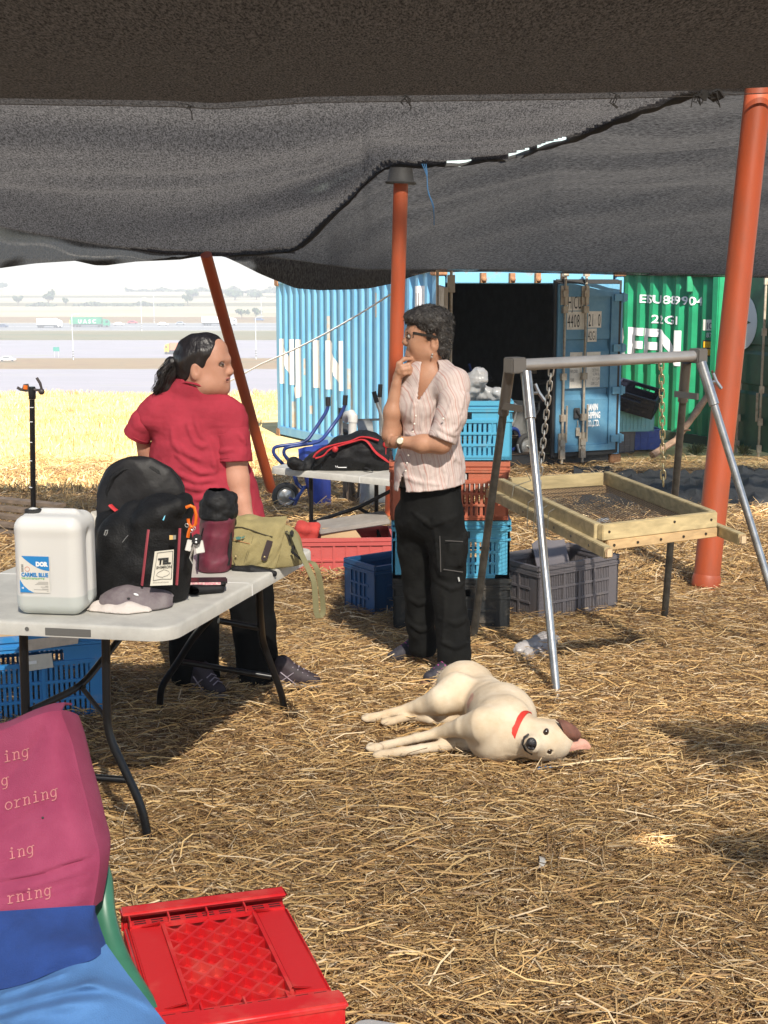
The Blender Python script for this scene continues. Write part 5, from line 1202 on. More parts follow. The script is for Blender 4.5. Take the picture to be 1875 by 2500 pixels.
for k in range(0, 32):
    f = k/31; b.bar(fl_.lerp(fr_, f)+dz*-0.0685, nl.lerp(nr2, f)+dz*-0.0685, 0.0016, 0.0016)
obj('wire_mesh', b, mat('mesh_wire', (0.10,0.09,0.08), 0.6, metal=0.4), si, kind='stuff', smooth=False)
b = MB(); g = random.Random(4)
for k in range(5):
    u = 0.1+0.2*k
    q = nl.lerp(nr2, u)+dz*-0.088+v_*0.0245; b.lathe([(0.006,0),(0.006,0.003)], q, tuple(v_), 8)
for q in (nl.lerp(nr2,0.06)+dz*-0.03, nl.lerp(nr2,0.95)+dz*-0.03, nl.lerp(nr2,0.62)+dz*-0.02): b.lathe([(0.006,0),(0.006,0.003)], q+v_*0.018, tuple(v_), 8)
sd_ = Vector((-v_.y, v_.x, 0)); sd_ = sd_ if sd_.x < 0 else -sd_
for k in range(5): b.lathe([(0.006,0),(0.006,0.003)], fl_.lerp(nl,0.35+0.16*k)+dz*-0.086-u_*0.03+sd_*0.018, tuple(sd_), 8)
obj('screw', b, mat('screw_dark', (0.06,0.05,0.04), 0.4, metal=0.6), si, kind='stuff')
b = MB()
for k in range(4):
    c = fl_.lerp(nl, 0.40+0.07*k)+dz*-0.06; b.tube([c+u_*0.02+dz*0.06, c-u_*0.05+dz*0.03, c-u_*0.055-dz*0.08, c+u_*0.0-dz*0.09], 0.0025, 5)
obj('wire_tie', b, mat('tie_wire', (0.25,0.24,0.20), 0.5, metal=0.5), si); b = MB(); c = fl_.lerp(nl,0.18); b.tube([c+dz*0.07+u_*0.05, c+dz*0.02+u_*0.08, c+dz*0.0-u_*0.02, c-dz*0.05-u_*0.03], 0.0025, 5)
obj('wire_tie', b, mat('tie_wire', (0.25,0.24,0.20), 0.5, metal=0.5), si)
# ------------------------------------------------------------------ wheelbarrows, bucket, pipe, bags behind
M_wb = mat('barrow_blue', (0.025,0.055,0.32), 0.35, var=0.25, vscale=6, bump=0.1, bscale=12)
M_wbt = mat('tube_blue', (0.02,0.045,0.20), 0.35); M_tyre = mat('rubber_tyre', (0.035,0.035,0.035), 0.8, bump=0.2, bscale=60); M_rim = mat('zinc_rim', (0.55,0.55,0.53), 0.35, metal=0.7, var=0.15); M_grip = mat('black_grip', (0.015,0.015,0.016), 0.6)
M_gbar = mat('barrow_grey', (0.33,0.33,0.31), 0.55, var=0.2, vscale=6, bump=0.1); M_zn = mat('zinc_tube', (0.55,0.55,0.53), 0.35, metal=0.6)
def wheel(t, c, ax, r, lab=None):
    b = MB(); b.ring(c, ax, r*0.80, r*0.21, 28, 10); w = obj('wheel', b, M_tyre, t)
    b = MB(); b.lathe([(r*0.05,-0.03),(r*0.2,-0.035),(r*0.25,-0.018),(r*0.5,-0.012),(r*0.6,-0.03),(r*0.66,-0.03),(r*0.66,0.03),(r*0.5,0.012),(r*0.2,0.03)], c, ax, 24); obj('rim', b, M_rim, w)
    b = MB(); b.lathe([(r*0.09,-0.055),(r*0.09,0.055)], c, ax, 10); obj('axle', b, M_zn, w)
Yb = 13.6
wb = thing('wheelbarrow', 'blue wheelbarrow tipped up on its wheel behind the second table', 'wheelbarrow', G(720,1246))
wax = (Vector((0.25,-1,0))).normalized()
wheel(wb, D(697,1211,Yb), wax, 0.128)
tcs = lambda px, py, dy=0: D(640+px/4.608, 900+py/4.608, Yb+dy)
b = MB(); b.sheet([[tcs(405,905,-0.05), tcs(480,880,-0.06), tcs(570,870,-0.02), tcs(660,860,0.1), tcs(748,850,0.25)], [tcs(410,1000,-0.1), tcs(480,990,-0.14), tcs(575,990,-0.05), tcs(660,990,0.1), tcs(752,990,0.3)], [tcs(470,1200,-0.03), tcs(500,1220,-0.1), tcs(590,1260,-0.05), tcs(680,1270,0.1), tcs(770,1260,0.3)], [tcs(535,1500,0.05), tcs(560,1520,0.05), tcs(620,1560,0.05), tcs(700,1575,0.12), tcs(778,1570,0.3)]], 0.006)
b.sheet([[tcs(560,800,0.3), tcs(740,800,0.5)], [tcs(570,870,-0.02), tcs(748,850,0.25)]], 0.006); obj('tray', b, M_wb, wb, ang=60)
for k, (pts) in enumerate(([(240,1080,-0.1),(125,960,-0.1),(130,890,-0.1),(190,870,-0.1),(490,835,-0.05),(590,690,0.0),(715,500,0.05),(742,430,0.06),(740,320,0.06)], [(330,1070,-0.25),(240,960,-0.25),(250,900,-0.25),(320,875,-0.25),(650,830,-0.15),(760,690,-0.05),(890,510,0.0),(930,420,0.0),(938,300,0.0)])):
    P = [tcs(*p) for p in pts]; b = MB(); Q = []
    for i in range(len(P)-1):
        for s_ in (0, 0.35, 0.7): Q.append(P[i].lerp(P[i+1], s_))
    Q = [Q[0]]+[(Q[i-1]+2*Q[i]+Q[i+1])/4 for i in range(1,len(Q)-1)]+[P[-1]]
    b.tube(Q, 0.0165, 10); hd = obj('handle', b, M_wbt, wb)
    b = MB(); b.tube([P[-2]+(P[-1]-P[-2])*0.1, P[-1]], 0.024, 10); obj('grip', b, M_grip, hd)
for P, r_ in (([tcs(300,1450,-0.1), tcs(360,1480,-0.1), tcs(470,1340,0)], 0.012), ([tcs(330,1600,-0.05), tcs(420,1420,-0.1), tcs(480,1330,0)], 0.014), ([tcs(360,1190,0.1), tcs(390,1290,0.1), tcs(440,1340,0.1), tcs(520,1330,0.1)], 0.02), ([tcs(400,1550,0.15), tcs(540,1560,0.15)], 0.012)):
    b = MB(); b.tube(P, r_, 8); obj('strut', b, M_wbt, wb)
gb = thing('wheelbarrow', 'grey wheelbarrow with its tray tilted up against the blue container', 'wheelbarrow', G(890,1246))
b = MB(); b.sheet([[tcs(1060,580,0.5), tcs(1140,585,0.45), tcs(1240,582,0.5)], [tcs(1075,680,0.3), tcs(1150,700,0.2), tcs(1250,690,0.3)], [tcs(1085,760,0.3), tcs(1160,800,0.2), tcs(1260,760,0.3)], [tcs(1120,1000,0.4), tcs(1180,1020,0.3), tcs(1290,1000,0.4)]], 0.006); b.bar(tcs(1050,578,0.5), tcs(1320,572,0.5), 0.02, 0.02); obj('tray', b, M_gbar, gb, ang=60)
for pts in ([(1260,270,0.3),(1290,380,0.3),(1350,560,0.3),(1400,1000,0.4)], [(1330,190,0.5),(1322,320,0.5),(1335,700,0.5),(1345,1560,0.4)]):
    P = [tcs(*p) for p in pts]; b = MB(); b.tube(P, 0.016, 10); hd = obj('handle', b, M_zn, gb); b = MB(); b.tube([P[0]+(P[0]-P[1])*0.1, P[1]], 0.023, 10); obj('grip', b, M_grip, hd)
gb2 = thing('wheelbarrow', 'light steel wheelbarrow handle standing by the white pipe', 'wheelbarrow', G(835,1246)); P = [tcs(884,440,0.3), tcs(884,560,0.3), tcs(890,830,0.35), tcs(900,1240,0.4)]
b = MB(); b.tube(P, 0.02, 10); hd = obj('handle', b, M_zn, gb2); b = MB(); b.tube([P[0], P[1]], 0.025, 10); obj('grip', b, M_grip, hd); b = MB(); b.sheet([[tcs(905,600,0.6), tcs(1040,640,0.6)], [tcs(910,700,0.4), tcs(1080,800,0.4)], [tcs(930,1000,0.5), tcs(1060,1000,0.5)]], 0.006); obj('tray', b, mat('dirty_tray', (0.06,0.065,0.07), 0.6, var=0.4, vscale=9), gb2)
b = MB(); P = [tcs(1015,1000,0.15), tcs(1015,800,0.15), tcs(1018,600,0.15), tcs(1022,545,0.15), tcs(1000,515,0.18), tcs(960,525,0.25), tcs(945,570,0.3)]; pv = thing('drain_pipe', 'white drain pipe with an elbow behind the black bag', 'pipe', G(862,1246)); b.tube(P[:3], 0.04, 14); obj('pipe', b, mat('pvc', (0.66,0.64,0.60), 0.45), pv)
b = MB(); b.tube(P[2:], [0.047,0.047,0.047,0.044,0.042], 14); obj('elbow', b, MATS['pvc'], pv)
b = MB(); cB = G(909,1242); b.lathe([(0.10,0),(0.135,0.02),(0.15,0.40),(0.16,0.41),(0.16,0.42),(0.145,0.42),(0.12,0.03),(0.0,0.03)], cB, (0.12,0.1,1), 24); obj('bucket', b, M_gbar, label='grey bucket standing in straw under the second table', cat='bucket')
b = MB(); g = random.Random(9)
mat('weathered_wood', (0.18,0.13,0.09), 0.9, var=0.3, vscale=12)
for k in range(4):
    p = G(845+k*10, 1232+2*(k%2)); b = MB(); b.tube([p, p+Vector((g.uniform(-.04,.04),0.05,0.24+0.05*g.random()))], 0.03, 8)
    obj('stake', b, MATS['weathered_wood'], label='%s weathered stake under the second table'%('leftmost','shorter left','shorter right','rightmost')[k], cat='stake', group='wooden stakes under the second table')
# black duffel with red straps
M_nyl = mat('black_nylon', (0.008,0.008,0.009), 0.65, spec=0.3, var=0.4, vscale=30, bump=0.25, bscale=120)
M_red = mat('red_strap', (0.50,0.025,0.03), 0.6, var=0.15, vscale=60)
Yd = 9.75; tz2 = z2
dd_ = lambda px, py, dy=0: D(640+px/4.608, 900+py/4.608, Yd+dy)
du_ = thing('duffel_bag', 'black duffel bag with red straps lying on the second table', 'bag', dd_(900,1130))
f = Field((dd_(300,740).x-0.06, Yd-0.40, dd_(900,1200).z-0.05), (dd_(1420,740).x+0.06, Yd+0.35, dd_(900,700).z+0.08), 0.008)
f.chain([dd_(560,1090), dd_(700,1040), dd_(950,960), dd_(1150,930), dd_(1300,970), dd_(1350,1030)], [0.06,0.085,0.125,0.14,0.12,0.08], 0.04)
f.chain([dd_(540,1100), dd_(1000,1100), dd_(1340,1070)], [0.05,0.07,0.06], 0.04)
f.cone(dd_(360,1065,-0.05), dd_(430,1100,-0.05), 0.045, 0.04, 0.02).cone(dd_(430,1095,-0.05), dd_(545,1115,-0.03), 0.02, 0.03, 0.02)
f.wrinkle(0.007, 26, 3, aniso=(1,1,1.5), ridge=0.4); f.cut((0,0,tz2+0.002), (0,0,-1))
sdf_obj('bag_body', f, M_nyl, du_)
b = MB(); A1 = [dd_(580,1000,-0.15), dd_(600,960,-0.15), dd_(700,890,-0.13), dd_(850,850,-0.12), dd_(1000,820,-0.12), dd_(1100,770,-0.10), dd_(1200,775,-0.12), dd_(1310,810,-0.12)]
def band(P, w, th=0.006):
    b = MB(); Q = []
    for i in range(len(P)-1):
        for s_ in (0,0.33,0.66): Q.append(P[i].lerp(P[i+1], s_))
    Q.append(P[-1]); Q = [Q[0]]+[(Q[i-1]+2*Q[i]+Q[i+1])/4 for i in range(1,len(Q)-1)]+[Q[-1]]
    b.tube(Q, w, 8, flat=0.45); return b
obj('strap', band(A1, 0.017), M_red, du_); obj('strap', band([dd_(600,1010,-0.16), dd_(690,985,-0.16), dd_(760,900,-0.15), dd_(1000,830,-0.14), dd_(1120,795,-0.13), dd_(1190,820,-0.16), dd_(1270,940,-0.17), dd_(1380,1020,-0.12), dd_(1475,1075,-0.05)], 0.014), M_red, du_)
obj('strap', band([dd_(1360,860,-0.10), dd_(1400,850,-0.1), dd_(1390,900,-0.1), dd_(1390,990,-0.1), dd_(1470,1060,-0.05)], 0.010), M_red, du_); b = MB(); b.ball(dd_(820,905,-0.15), 0.022, 8, 6); b.ball(dd_(1395,855,-0.1), 0.024, 8, 6); obj('buckle', b, M_red, du_)
b = MB(); b.tube([dd_(825,1092,-0.165), dd_(832,1112,-0.165), dd_(845,1095,-0.165), dd_(852,1112,-0.165), dd_(950,1112,-0.165)], 0.003, 4); obj('stitched_mark', b, M_lett, du_)
b = band([dd_(1160,1110,-0.13), dd_(1200,1130,-0.15), dd_(1250,1150,-0.16)], 0.012); obj('strap_end', b, M_nyl, du_)
# inside the dark container
ib = thing('wheelbarrow', 'grey wheelbarrow standing inside the dark container doorway', 'wheelbarrow', cpt(1.2,1.0,0.16)); Yi = 19.2
ic = lambda px, py, dy=0: D(1150+px/4.1475, 860+py/4.1475, Yi+dy)
wheel(ib, ic(560,950), (0.6,-0.8,0), 0.17)
b = MB(); b.sheet([[ic(400,480,0.1), ic(520,490,0.0), ic(650,520,0.4)], [ic(410,640,0.0), ic(520,660,-0.05), ic(610,700,0.3)], [ic(440,840,0.1), ic(520,850,0.05), ic(560,860,0.2)]], 0.006); obj('tray', b, M_gbar, ib)
for P, r_ in (([ic(410,500,-0.05), ic(470,540,-0.05), ic(440,680,-0.05), ic(400,760,-0.05)], 0.016), ([ic(600,500,0.1), ic(690,500,0.3), ic(690,580,0.3), ic(560,800,0.2)], 0.014), ([ic(470,930,-0.1), ic(500,1060,-0.1), ic(530,1110,-0.1), ic(600,1110,-0.05)], 0.018)):
    b = MB(); b.tube(P, r_, 8); obj('strut', b, M_zn, ib)
b = MB(); b.ring(ic(420,880,0.0), (0.6,-0.8,0), 0.14, 0.025, 20, 8); obj('wheel', b, M_wbt, ib)
tl = thing('tool_handles', 'blue and white tool handles leaning in the dark container', 'tools', cpt(0.9,1.2,0.16))
for p, m in (([(-20,120,0.3),(10,230,0.2),(60,330,0.1)], M_wbt), ([(85,150,0.2),(100,240,0.1),(140,310,0.1)], M_zn), ([(170,220,0.4),(210,280,0.3)], M_grip), ([(345,140,0.2),(348,200,0.2),(380,330,0.2)], M_zn), ([(350,250,0.2),(365,360,0.2)], M_wbt)):
    b = MB(); b.tube([ic(*q) for q in p], 0.018, 8); obj('handle', b, m, tl)
sh = thing('work_bench', 'dark bench with jars at the back of the container', 'bench', ic(650,420,1.0)); b = MB(); b.bar(ic(580,300,0.8), ic(820,300,0.8), 0.4, 0.03); b.bar(ic(600,300,0.8), ic(600,760,0.8), 0.05, 0.05); obj('bench_top', b, mat('bench_dark', (0.05,0.05,0.05), 0.7), sh)
for px in (600, 640): b = MB(); b.lathe([(0.035,0),(0.035,0.07),(0.022,0.085),(0.022,0.10)], ic(px,215,0.75), n=12); obj('jar', b, mat('jar_tan', (0.45,0.36,0.25), 0.5), sh)
b = MB(); cb = ic(640,1275,-0.6); b.lathe([(0.16,-0.12),(0.20,0.0),(0.215,0.005),(0.215,0.012),(0.19,0.005),(0.15,-0.11),(0,-0.11)], cb, n=28); obj('basin', b, PL_CY, label='pale cyan basin on the ground before the dark doorway', cat='basin', )
# ------------------------------------------------------------------ loose things on the ground
M_blknet = mat('ground_net', (0.018,0.018,0.018), 0.85, var=0.5, vscale=26, bump=0.8, bscale=60)
P = []; g = np.random.default_rng(3)
for i in range(46):
    row = []
    for j in range(26):
        px = 1400+640*i/45; v = j/25; py = 1250-98*v - (5*math.sin(i*0.5)+4*math.sin(i*0.23+1))*v**2
        q = G(px, py); n_ = 0.05*math.sin(i*0.55+v*2.0)*math.sin(v*9+i*0.22)+0.035*math.sin(i*1.2-v*6)+0.02*math.sin(i*2.1+v*16)
        q.z += 0.045*math.sin(math.pi*v)**0.5 + abs(n_)*(1 if 0.02 < v < 0.98 else 0.2)+0.004; row.append(q)
    P.append(row)
b = MB(); b.sheet(P, 0.004); obj('shade_net', b, M_blknet, label='black shade net heaped flat on the ground on the right', cat='shade net')
f = Field(G(1250,1610)-Vector((0.05,0.1,0.02)), G(1375,1560)+Vector((0.1,0.1,0.14)), 0.006); a = G(1270,1592,0.025); c = G(1330,1575,0.04); e = G(1358,1562,0.02)
f.cone(a, c, 0.03, 0.05, 0.03).cone(c, e, 0.035, 0.012, 0.03).cone(G(1290,1600,0.02), G(1335,1592,0.02), 0.02, 0.02, 0.02); f.wrinkle(0.006, 42, 7, ridge=0.8)
sdf_obj('plastic_bag', f, mat('smoky_bag', (0.52,0.48,0.46), 0.3, trans=0.3, var=0.15, vscale=10, bump=0.4, bscale=25), label='crumpled translucent plastic bag on straw by the stand leg', cat='bag')
f = Field(G(1430,1290)-Vector((0.1,0.15,0.05)), G(1500,1268)+Vector((0.1,0.15,0.12)), 0.008); f.cone(G(1450,1282,0.02), G(1478,1276,0.03), 0.035, 0.04, 0.02); f.wrinkle(0.007, 45, 8, ridge=0.8); sdf_obj('plastic_bag', f, MATS['clear_bag'], label='small white plastic bag on the ground seen through the sieve', cat='bag')
b = MB(); b.sheet([[G(1312,1879,0.02), G(1392,1871,0.02)], [G(1316,1873,0.022), G(1396,1866,0.022)]], 0.003); obj('blue_strip', b, PL_BL, label='thin blue plastic strip on the straw below the dog', cat='strip', smooth=False)
b = MB(); P = [G(1350,1872,0.03), G(1440,1858,0.035), G(1520,1851,0.04), G(1580,1852,0.03)]; b.tube(P, [0.005,0.007,0.006,0.004], 6, flat=0.5); obj('dry_stalk', b, mat('pale_stalk', (0.70,0.55,0.32), 0.7), label='long pale dry stalk lying in front of the dog', cat='stalk')
b = MB(); b.sheet([[G(1314,2120,0.03), G(1324,2121,0.03)], [G(1318,2100,0.04), G(1334,2104,0.035)], [G(1316,2092,0.03), G(1326,2093,0.03)]], 0.002); obj('paper_scrap', b, M_paper, label='small grey paper scrap on the straw', cat='scrap')
br = thing('branch', 'dry branch leaning on the green container by the thick pole', 'branch', G(1600,1108)); Ybr = 20.0
P = [D(1592,1112,19.6), D(1650,1075,19.9), D(1690,1020,20.2), D(1700,1005,20.3), D(1732,960,20.6), D(1745,925,20.8), D(1752,902,21.0)]
b = MB(); b.tube(P, [0.05,0.045,0.043,0.055,0.04,0.036,0.03], 9); obj('stem', b, mat('dry_bark', (0.36,0.23,0.15), 0.85, var=0.25, vscale=12, bump=0.4), br)
b = MB(); b.tube([D(1745,925,20.8), D(1738,905,20.7)], [0.03,0.015], 7); b.tube([D(1668,1050,20.0), D(1685,1050,19.9)], [0.02,0.01], 6); obj('twig_stub', b, MATS['dry_bark'], br)
for px, py, n, s_, lb in ((1562,1108,190,0.13,'green weed growing in front of the deep blue crate'), (1700,1112,200,0.11,'low weeds at the foot of the green container'), (1815,1112,110,0.10,'small weed by the dark green door')):
    q = G(px,py); t = thing('weed', lb, 'weed', q); g = np.random.default_rng(px); N = n
    a = g.uniform(0,6.28,N); h = g.uniform(0.1,1,N)*s_*1.6; rad = g.uniform(0.02,1,N)*s_*1.2
    p0 = np.stack([np.cos(a)*rad*0.5, np.sin(a)*rad*0.5, h*0.4],1); p2 = np.stack([np.cos(a)*rad*1.2, np.sin(a)*rad*1.2, h],1)
    ribbons('leaf', np.stack([p0,(p0+p2)/2+np.array([0,0,0.02]),p2],1), g.uniform(0.006,0.015,N), np.array([(0.085,0.11,0.045)])*g.uniform(0.6,1.5,(N,1)), LEAF, parent=t, kind='stuff')
    b = MB(); b.tube([q, q+Vector((0.01,0,s_*1.2))], 0.006, 5); obj('stem', b, mat('weed_stem', (0.12,0.15,0.05), 0.8), t)
pl_ = thing('plank_pile', 'weathered grey planks lying at the left edge', 'planks', G(-10,1330)); g = random.Random(6)
for k in range(6):
    q = G(-60,1322)+Vector((0,0.1*k,0.03+0.045*k)); b = MB(); b.bar(q, q+Vector((0.62+0.05*g.random(),-0.35,0.0)), 0.10, 0.03); obj('plank', b, MATS['weathered_wood'], pl_, bevel=0.003)
# survey rod with clamp
yr = 9.0; rb_ = G(78,1400); rb_ = Vector((D(78,1300,yr).x, yr, gz(yr))); tp_ = D(78,952,yr)
sr = thing('survey_pole', 'black marked survey pole with clamp arms at the left', 'pole', rb_)
b = MB(); b.tube([rb_, tp_], 0.0165, 14); obj('rod', b, M_leg, sr)
b = MB()
for py in (975, 995, 1030, 1080, 1125, 1190): b.lathe([(0.0175,0),(0.0175,0.004)], D(78,py,yr), n=14)
obj('scale_mark', b, M_lett, sr); b = MB(); b.lathe([(0.022,0),(0.024,0.06),(0.02,0.075)], tp_-Vector((0,0,0.055)), n=14); obj('collar', b, M_leg, sr)
cz = lambda px, py: D(px/2.37, 550+py/2.37, yr-0.01)
M_cl = mat('clamp_dark', (0.05,0.04,0.04), 0.5)
for pts in ([(185,950),(150,955),(120,950),(100,938)], [(185,950),(230,955),(240,945),(232,915),(212,882)]):
    b = MB(); b.tube([cz(*p) for p in pts], 0.009, 7); obj('clamp_arm', b, M_cl, sr)
b = MB(); b.tube([cz(132,955), cz(140,925), cz(160,922), cz(165,945)], 0.008, 6); obj('clamp_jaw', b, M_cl, sr); b = MB(); b.ball(cz(240,962), 0.02, 8, 6); obj('clamp_knob', b, M_cl, sr)
b = MB(); b.tube([cz(147,948), cz(150,925)], 0.016, 10); obj('level_bubble', b, mat('orange_level', (0.75,0.16,0.02), 0.3), sr)
# ------------------------------------------------------------------ things on the folding table
def rotz(v): return math.atan2(v.y, v.x)
def sdfbox(lo, hi, pad, res):
    lo = Vector(lo); hi = Vector(hi); return Field((min(lo.x,hi.x)-pad, min(lo.y,hi.y)-pad, min(lo.z,hi.z)-pad), (max(lo.x,hi.x)+pad, max(lo.y,hi.y)+pad, max(lo.z,hi.z)+pad), res)
# jerrycan
jA, jB, jC = ZP(38,1503,TZ), ZP(188,1508,TZ), ZP(236,1482,TZ)
jA.z = jB.z = jC.z = 0; jx = (jB-jA); jW = jx.length+0.02; jx.normalize(); jy = Vector((-jx.y, jx.x, 0)); jD = 0.19; jH = 0.315
jo = jA-jx*0.005; jc = jo+jx*jW/2+jy*jD/2
jq = Matrix.Rotation(rotz(jx), 4, 'Z')
jt = thing('jerrycan', 'translucent white jerrycan with a blue and white label', 'canister', (jc.x,jc.y,TZ))
m_can, t_, b_ = _new('can_plastic'); b_.inputs['Base Color'].default_value = (0.66,0.65,0.62,1); b_.inputs['Roughness'].default_value = 0.38; b_.inputs['Subsurface Weight'].default_value = 0.6; b_.inputs['Subsurface Radius'].default_value = (0.05,0.05,0.045); b_.inputs['Subsurface Scale'].default_value = 0.5
tc = t_.nodes.new('ShaderNodeTexCoord'); sx_ = t_.nodes.new('ShaderNodeSeparateXYZ'); r_ = t_.nodes.new('ShaderNodeValToRGB'); t_.links.new(tc.outputs['Object'], sx_.inputs[0]); t_.links.new(sx_.outputs['Z'], r_.inputs['Fac'])
r_.color_ramp.elements[0].position = 0.062; r_.color_ramp.elements[1].position = 0.066; r_.color_ramp.elements[0].color = (0.52,0.54,0.51,1); r_.color_ramp.elements[1].color = (0.66,0.65,0.62,1); t_.links.new(r_.outputs[0], b_.inputs['Base Color'])
f = Field((jc.x-0.2,jc.y-0.2,TZ-0.01), (jc.x+0.2,jc.y+0.2,TZ+0.37), 0.005)
f.rbox((jc.x,jc.y,TZ+jH/2), (jW/2,jD/2,jH/2), 0.040, M=jq); f.rbox((jc.x,jc.y,TZ+0.285), (jW/2-0.012,jD/2-0.005,0.03), 0.03, k=0.02, M=jq)
hp_ = jc+jx*0.02; f.cone(hp_-jx*0.055+Vector((0,0,TZ+0.318)), hp_+jx*0.045+Vector((0,0,TZ+0.318)), 0.016, 0.016, 0.02); f.cone(jc-jx*0.062-jy*0.02+Vector((0,0,TZ+0.295)), jc-jx*0.062-jy*0.02+Vector((0,0,TZ+0.315)), 0.026, 0.024, 0.012)
for s_ in (-1,1): f.cone(jc+jx*(jW/2+0.004)*1+jy*0.0+Vector((0,0,TZ+0.05)), jc+jx*(jW/2+0.004)+Vector((0,0,TZ+0.25)), 0.012, 0.012, 0.02, sub=True)
f.cut((0,0,TZ+0.002), (0,0,-1)); sdf_obj('can_body', f, m_can, jt, smooth_it=1)
b = MB(); b.lathe([(0.027,0),(0.027,0.02),(0.022,0.022),(0,0.022)], jc-jx*0.062-jy*0.02+Vector((0,0,TZ+0.312)), n=20); obj('cap', b, MATS['black_rubber'], jt)
M_lab = mat('label_white', (0.66,0.63,0.57), 0.5); M_labb = mat('label_blue', (0.015,0.21,0.52), 0.45); M_lg = mat('label_green', (0.10,0.42,0.12), 0.5); M_orr = mat('label_red', (0.6,0.15,0.08), 0.5)
lp0 = jo - jy*0.0022 + Vector((0,0,TZ+0.078))
def lb(u, w, o=0.0): return lp0 + jx*(0.026+u) - jy*o + Vector((0,0,w))
LW, LH = 0.098, 0.118
def poly(pts, m, o, nm): b = MB(); b.prism([lb(u,w,o) for u, w in pts], -jy*0.0006); return obj(nm, b, m, lab, smooth=False)
b = MB(); b.prism([lb(0,0), lb(LW,0), lb(LW,LH), lb(0,LH)], -jy*0.001); lab = obj('label', b, M_lab, jt, smooth=False)
poly([(0.008+0.09*(s**1.0), LH-0.046*math.sin(s*math.pi/2)**0.9) for s in np.linspace(0,1,12)]+[(LW,LH-0.047),(LW,LH),(0.008,LH)], M_labb, 0.0012, 'blue_corner')
poly([(0,0),(0.045,0),(0.028,0.008),(0.012,0.022),(0,0.042)], M_labb, 0.0012, 'blue_corner')
ltx = lambda tx, u, w, s, sx, m, bold=0.0, al='LEFT', sp=1.0: text_mesh('lettering', tx, s, lambda a, c: lb(u+a, w+c, 0.0022), m, lab, sx, bold, align=al, spacing=sp)
ltx('DOR', 0.055, LH-0.031, 0.018, 0.95, M_lett, 0.0016); ltx('CARMEL BLUE', 0.006, 0.052, 0.0175, 0.80, M_labb, 0.0009)
ltx('ליזיד בכרל האירוא תפסות', 0.006, 0.043, 0.0085, 0.85, M_lg, 0.0003); ltx('10', 0.005, 0.012, 0.008, 0.9, M_lett, 0.0004)
b = MB()
for i, (a_, w) in enumerate(((0.06,0.035),(0.055,0.031),(0.05,0.027),(0.083,0.022),(0.068,0.019),(0.072,0.013),(0.045,0.010),(0.088,0.005))): b.box(lb((a_+0.093)/2, w, 0.0016), (0.093-a_, 0.0004, 0.0009), jq.to_3x3())
for i in range(9): b.box(lb(0.010, LH-0.05+i*0.0028, 0.0016), (0.007,0.0004,0.0012 if i % 3 else 0.0018), jq.to_3x3())
obj('small_print', b, MATS['faded_print'], lab, smooth=False, kind='stuff')
b = MB(); b.ring(lb(0.026, LH-0.042, 0.0018), tuple(jy), 0.0075, 0.0007, 20, 4); obj('seal_mark', b, M_orr, lab)
# backpack
bpB = ZP(340,1486,TZ); bx_ = Vector((1,0.10,0)).normalized(); by_ = Vector((-0.10,1,0)).normalized()
bt = thing('backpack', 'open black backpack with a white printed patch on the table', 'backpack', bpB); M_bpk = mat('backpack_black', (0.0065,0.0065,0.007), 0.62, spec=0.25, var=0.45, vscale=14, bump=0.3, bscale=150)
M_bpf = mat('backpack_lining', (0.012,0.011,0.0115), 0.55, spec=0.3, var=0.4, vscale=9, bump=0.3, bscale=30)
Yp = bpB.y
dp = lambda px, py, dy=0.0: D(220+px/4.366, 1120+py/4.366, Yp+dy)
f = Field((bpB.x-0.28,bpB.y-0.12,TZ-0.01), (bpB.x+0.26,bpB.y+0.36,TZ+0.56), 0.006)
c_ = lambda px, py, dy: np.array(dp(px,py,dy))
f.chain([c_(560,1420,0.13), c_(640,1100,0.13), c_(700,800,0.12), c_(760,640,0.11)], [0.115,0.12,0.105,0.085], 0.04)
f.chain([c_(330,1420,0.15), c_(360,1150,0.15), c_(420,850,0.14), c_(520,700,0.13)], [0.10,0.105,0.10,0.08], 0.06)
f.chain([c_(850,1400,0.12), c_(870,1000,0.12), c_(880,700,0.12), c_(960,540,0.13)], [0.055,0.06,0.055,0.04], 0.05)
f.chain([c_(200,1350,0.16), c_(190,1050,0.18), c_(210,700,0.2)], [0.05,0.05,0.045], 0.05)
f.chain([c_(560,660,0.05), c_(760,580,0.05), c_(930,510,0.06), c_(1010,440,0.1)], [0.03,0.032,0.03,0.025], 0.03)
f.wrinkle(0.004, 20, 12, ridge=0.5); f.cut((0,0,TZ+0.002), (0,0,-1)); sdf_obj('pack_body', f, M_bpk, bt)
f = Field(tuple(np.minimum(c_(60,60,0),c_(980,900,0))-np.array([0.05,0.02,0.02])), tuple(np.maximum(c_(60,60,0),c_(980,900,0))+np.array([0.05,0.42,0.08])), 0.006)
for (px, py, r) in ((330,330,0.055),(480,260,0.06),(620,260,0.06),(720,330,0.055),(780,420,0.05),(300,560,0.055),(270,760,0.05),(560,520,0.07)): f.ell(c_(px,py,0.26), (r*1.25, 0.022, r*1.35), 0.05)
f.wrinkle(0.004, 24, 13, ridge=0.3); sdf_obj('flap', f, M_bpf, bt)
rim = [(110,900),(150,600),(200,330),(245,200),(360,115),(520,75),(640,90),(770,170),(870,280),(920,380),(930,440)]
b = MB(); Q = [dp(px,py,0.24) for px, py in rim]; Q2 = []
for i in range(len(Q)-1):
    for s_ in (0,0.33,0.66): Q2.append(Q[i].lerp(Q[i+1], s_))
b.tube(Q2, 0.016, 8, flat=0.8); obj('zip_edge', b, M_bpk, bt)
def fband(pts, w, m, nm, th=0.5, par=None): obj(nm, (lambda bb: (bb.tube(pts, w, 6, flat=th), bb)[1])(MB()), m, par or bt)
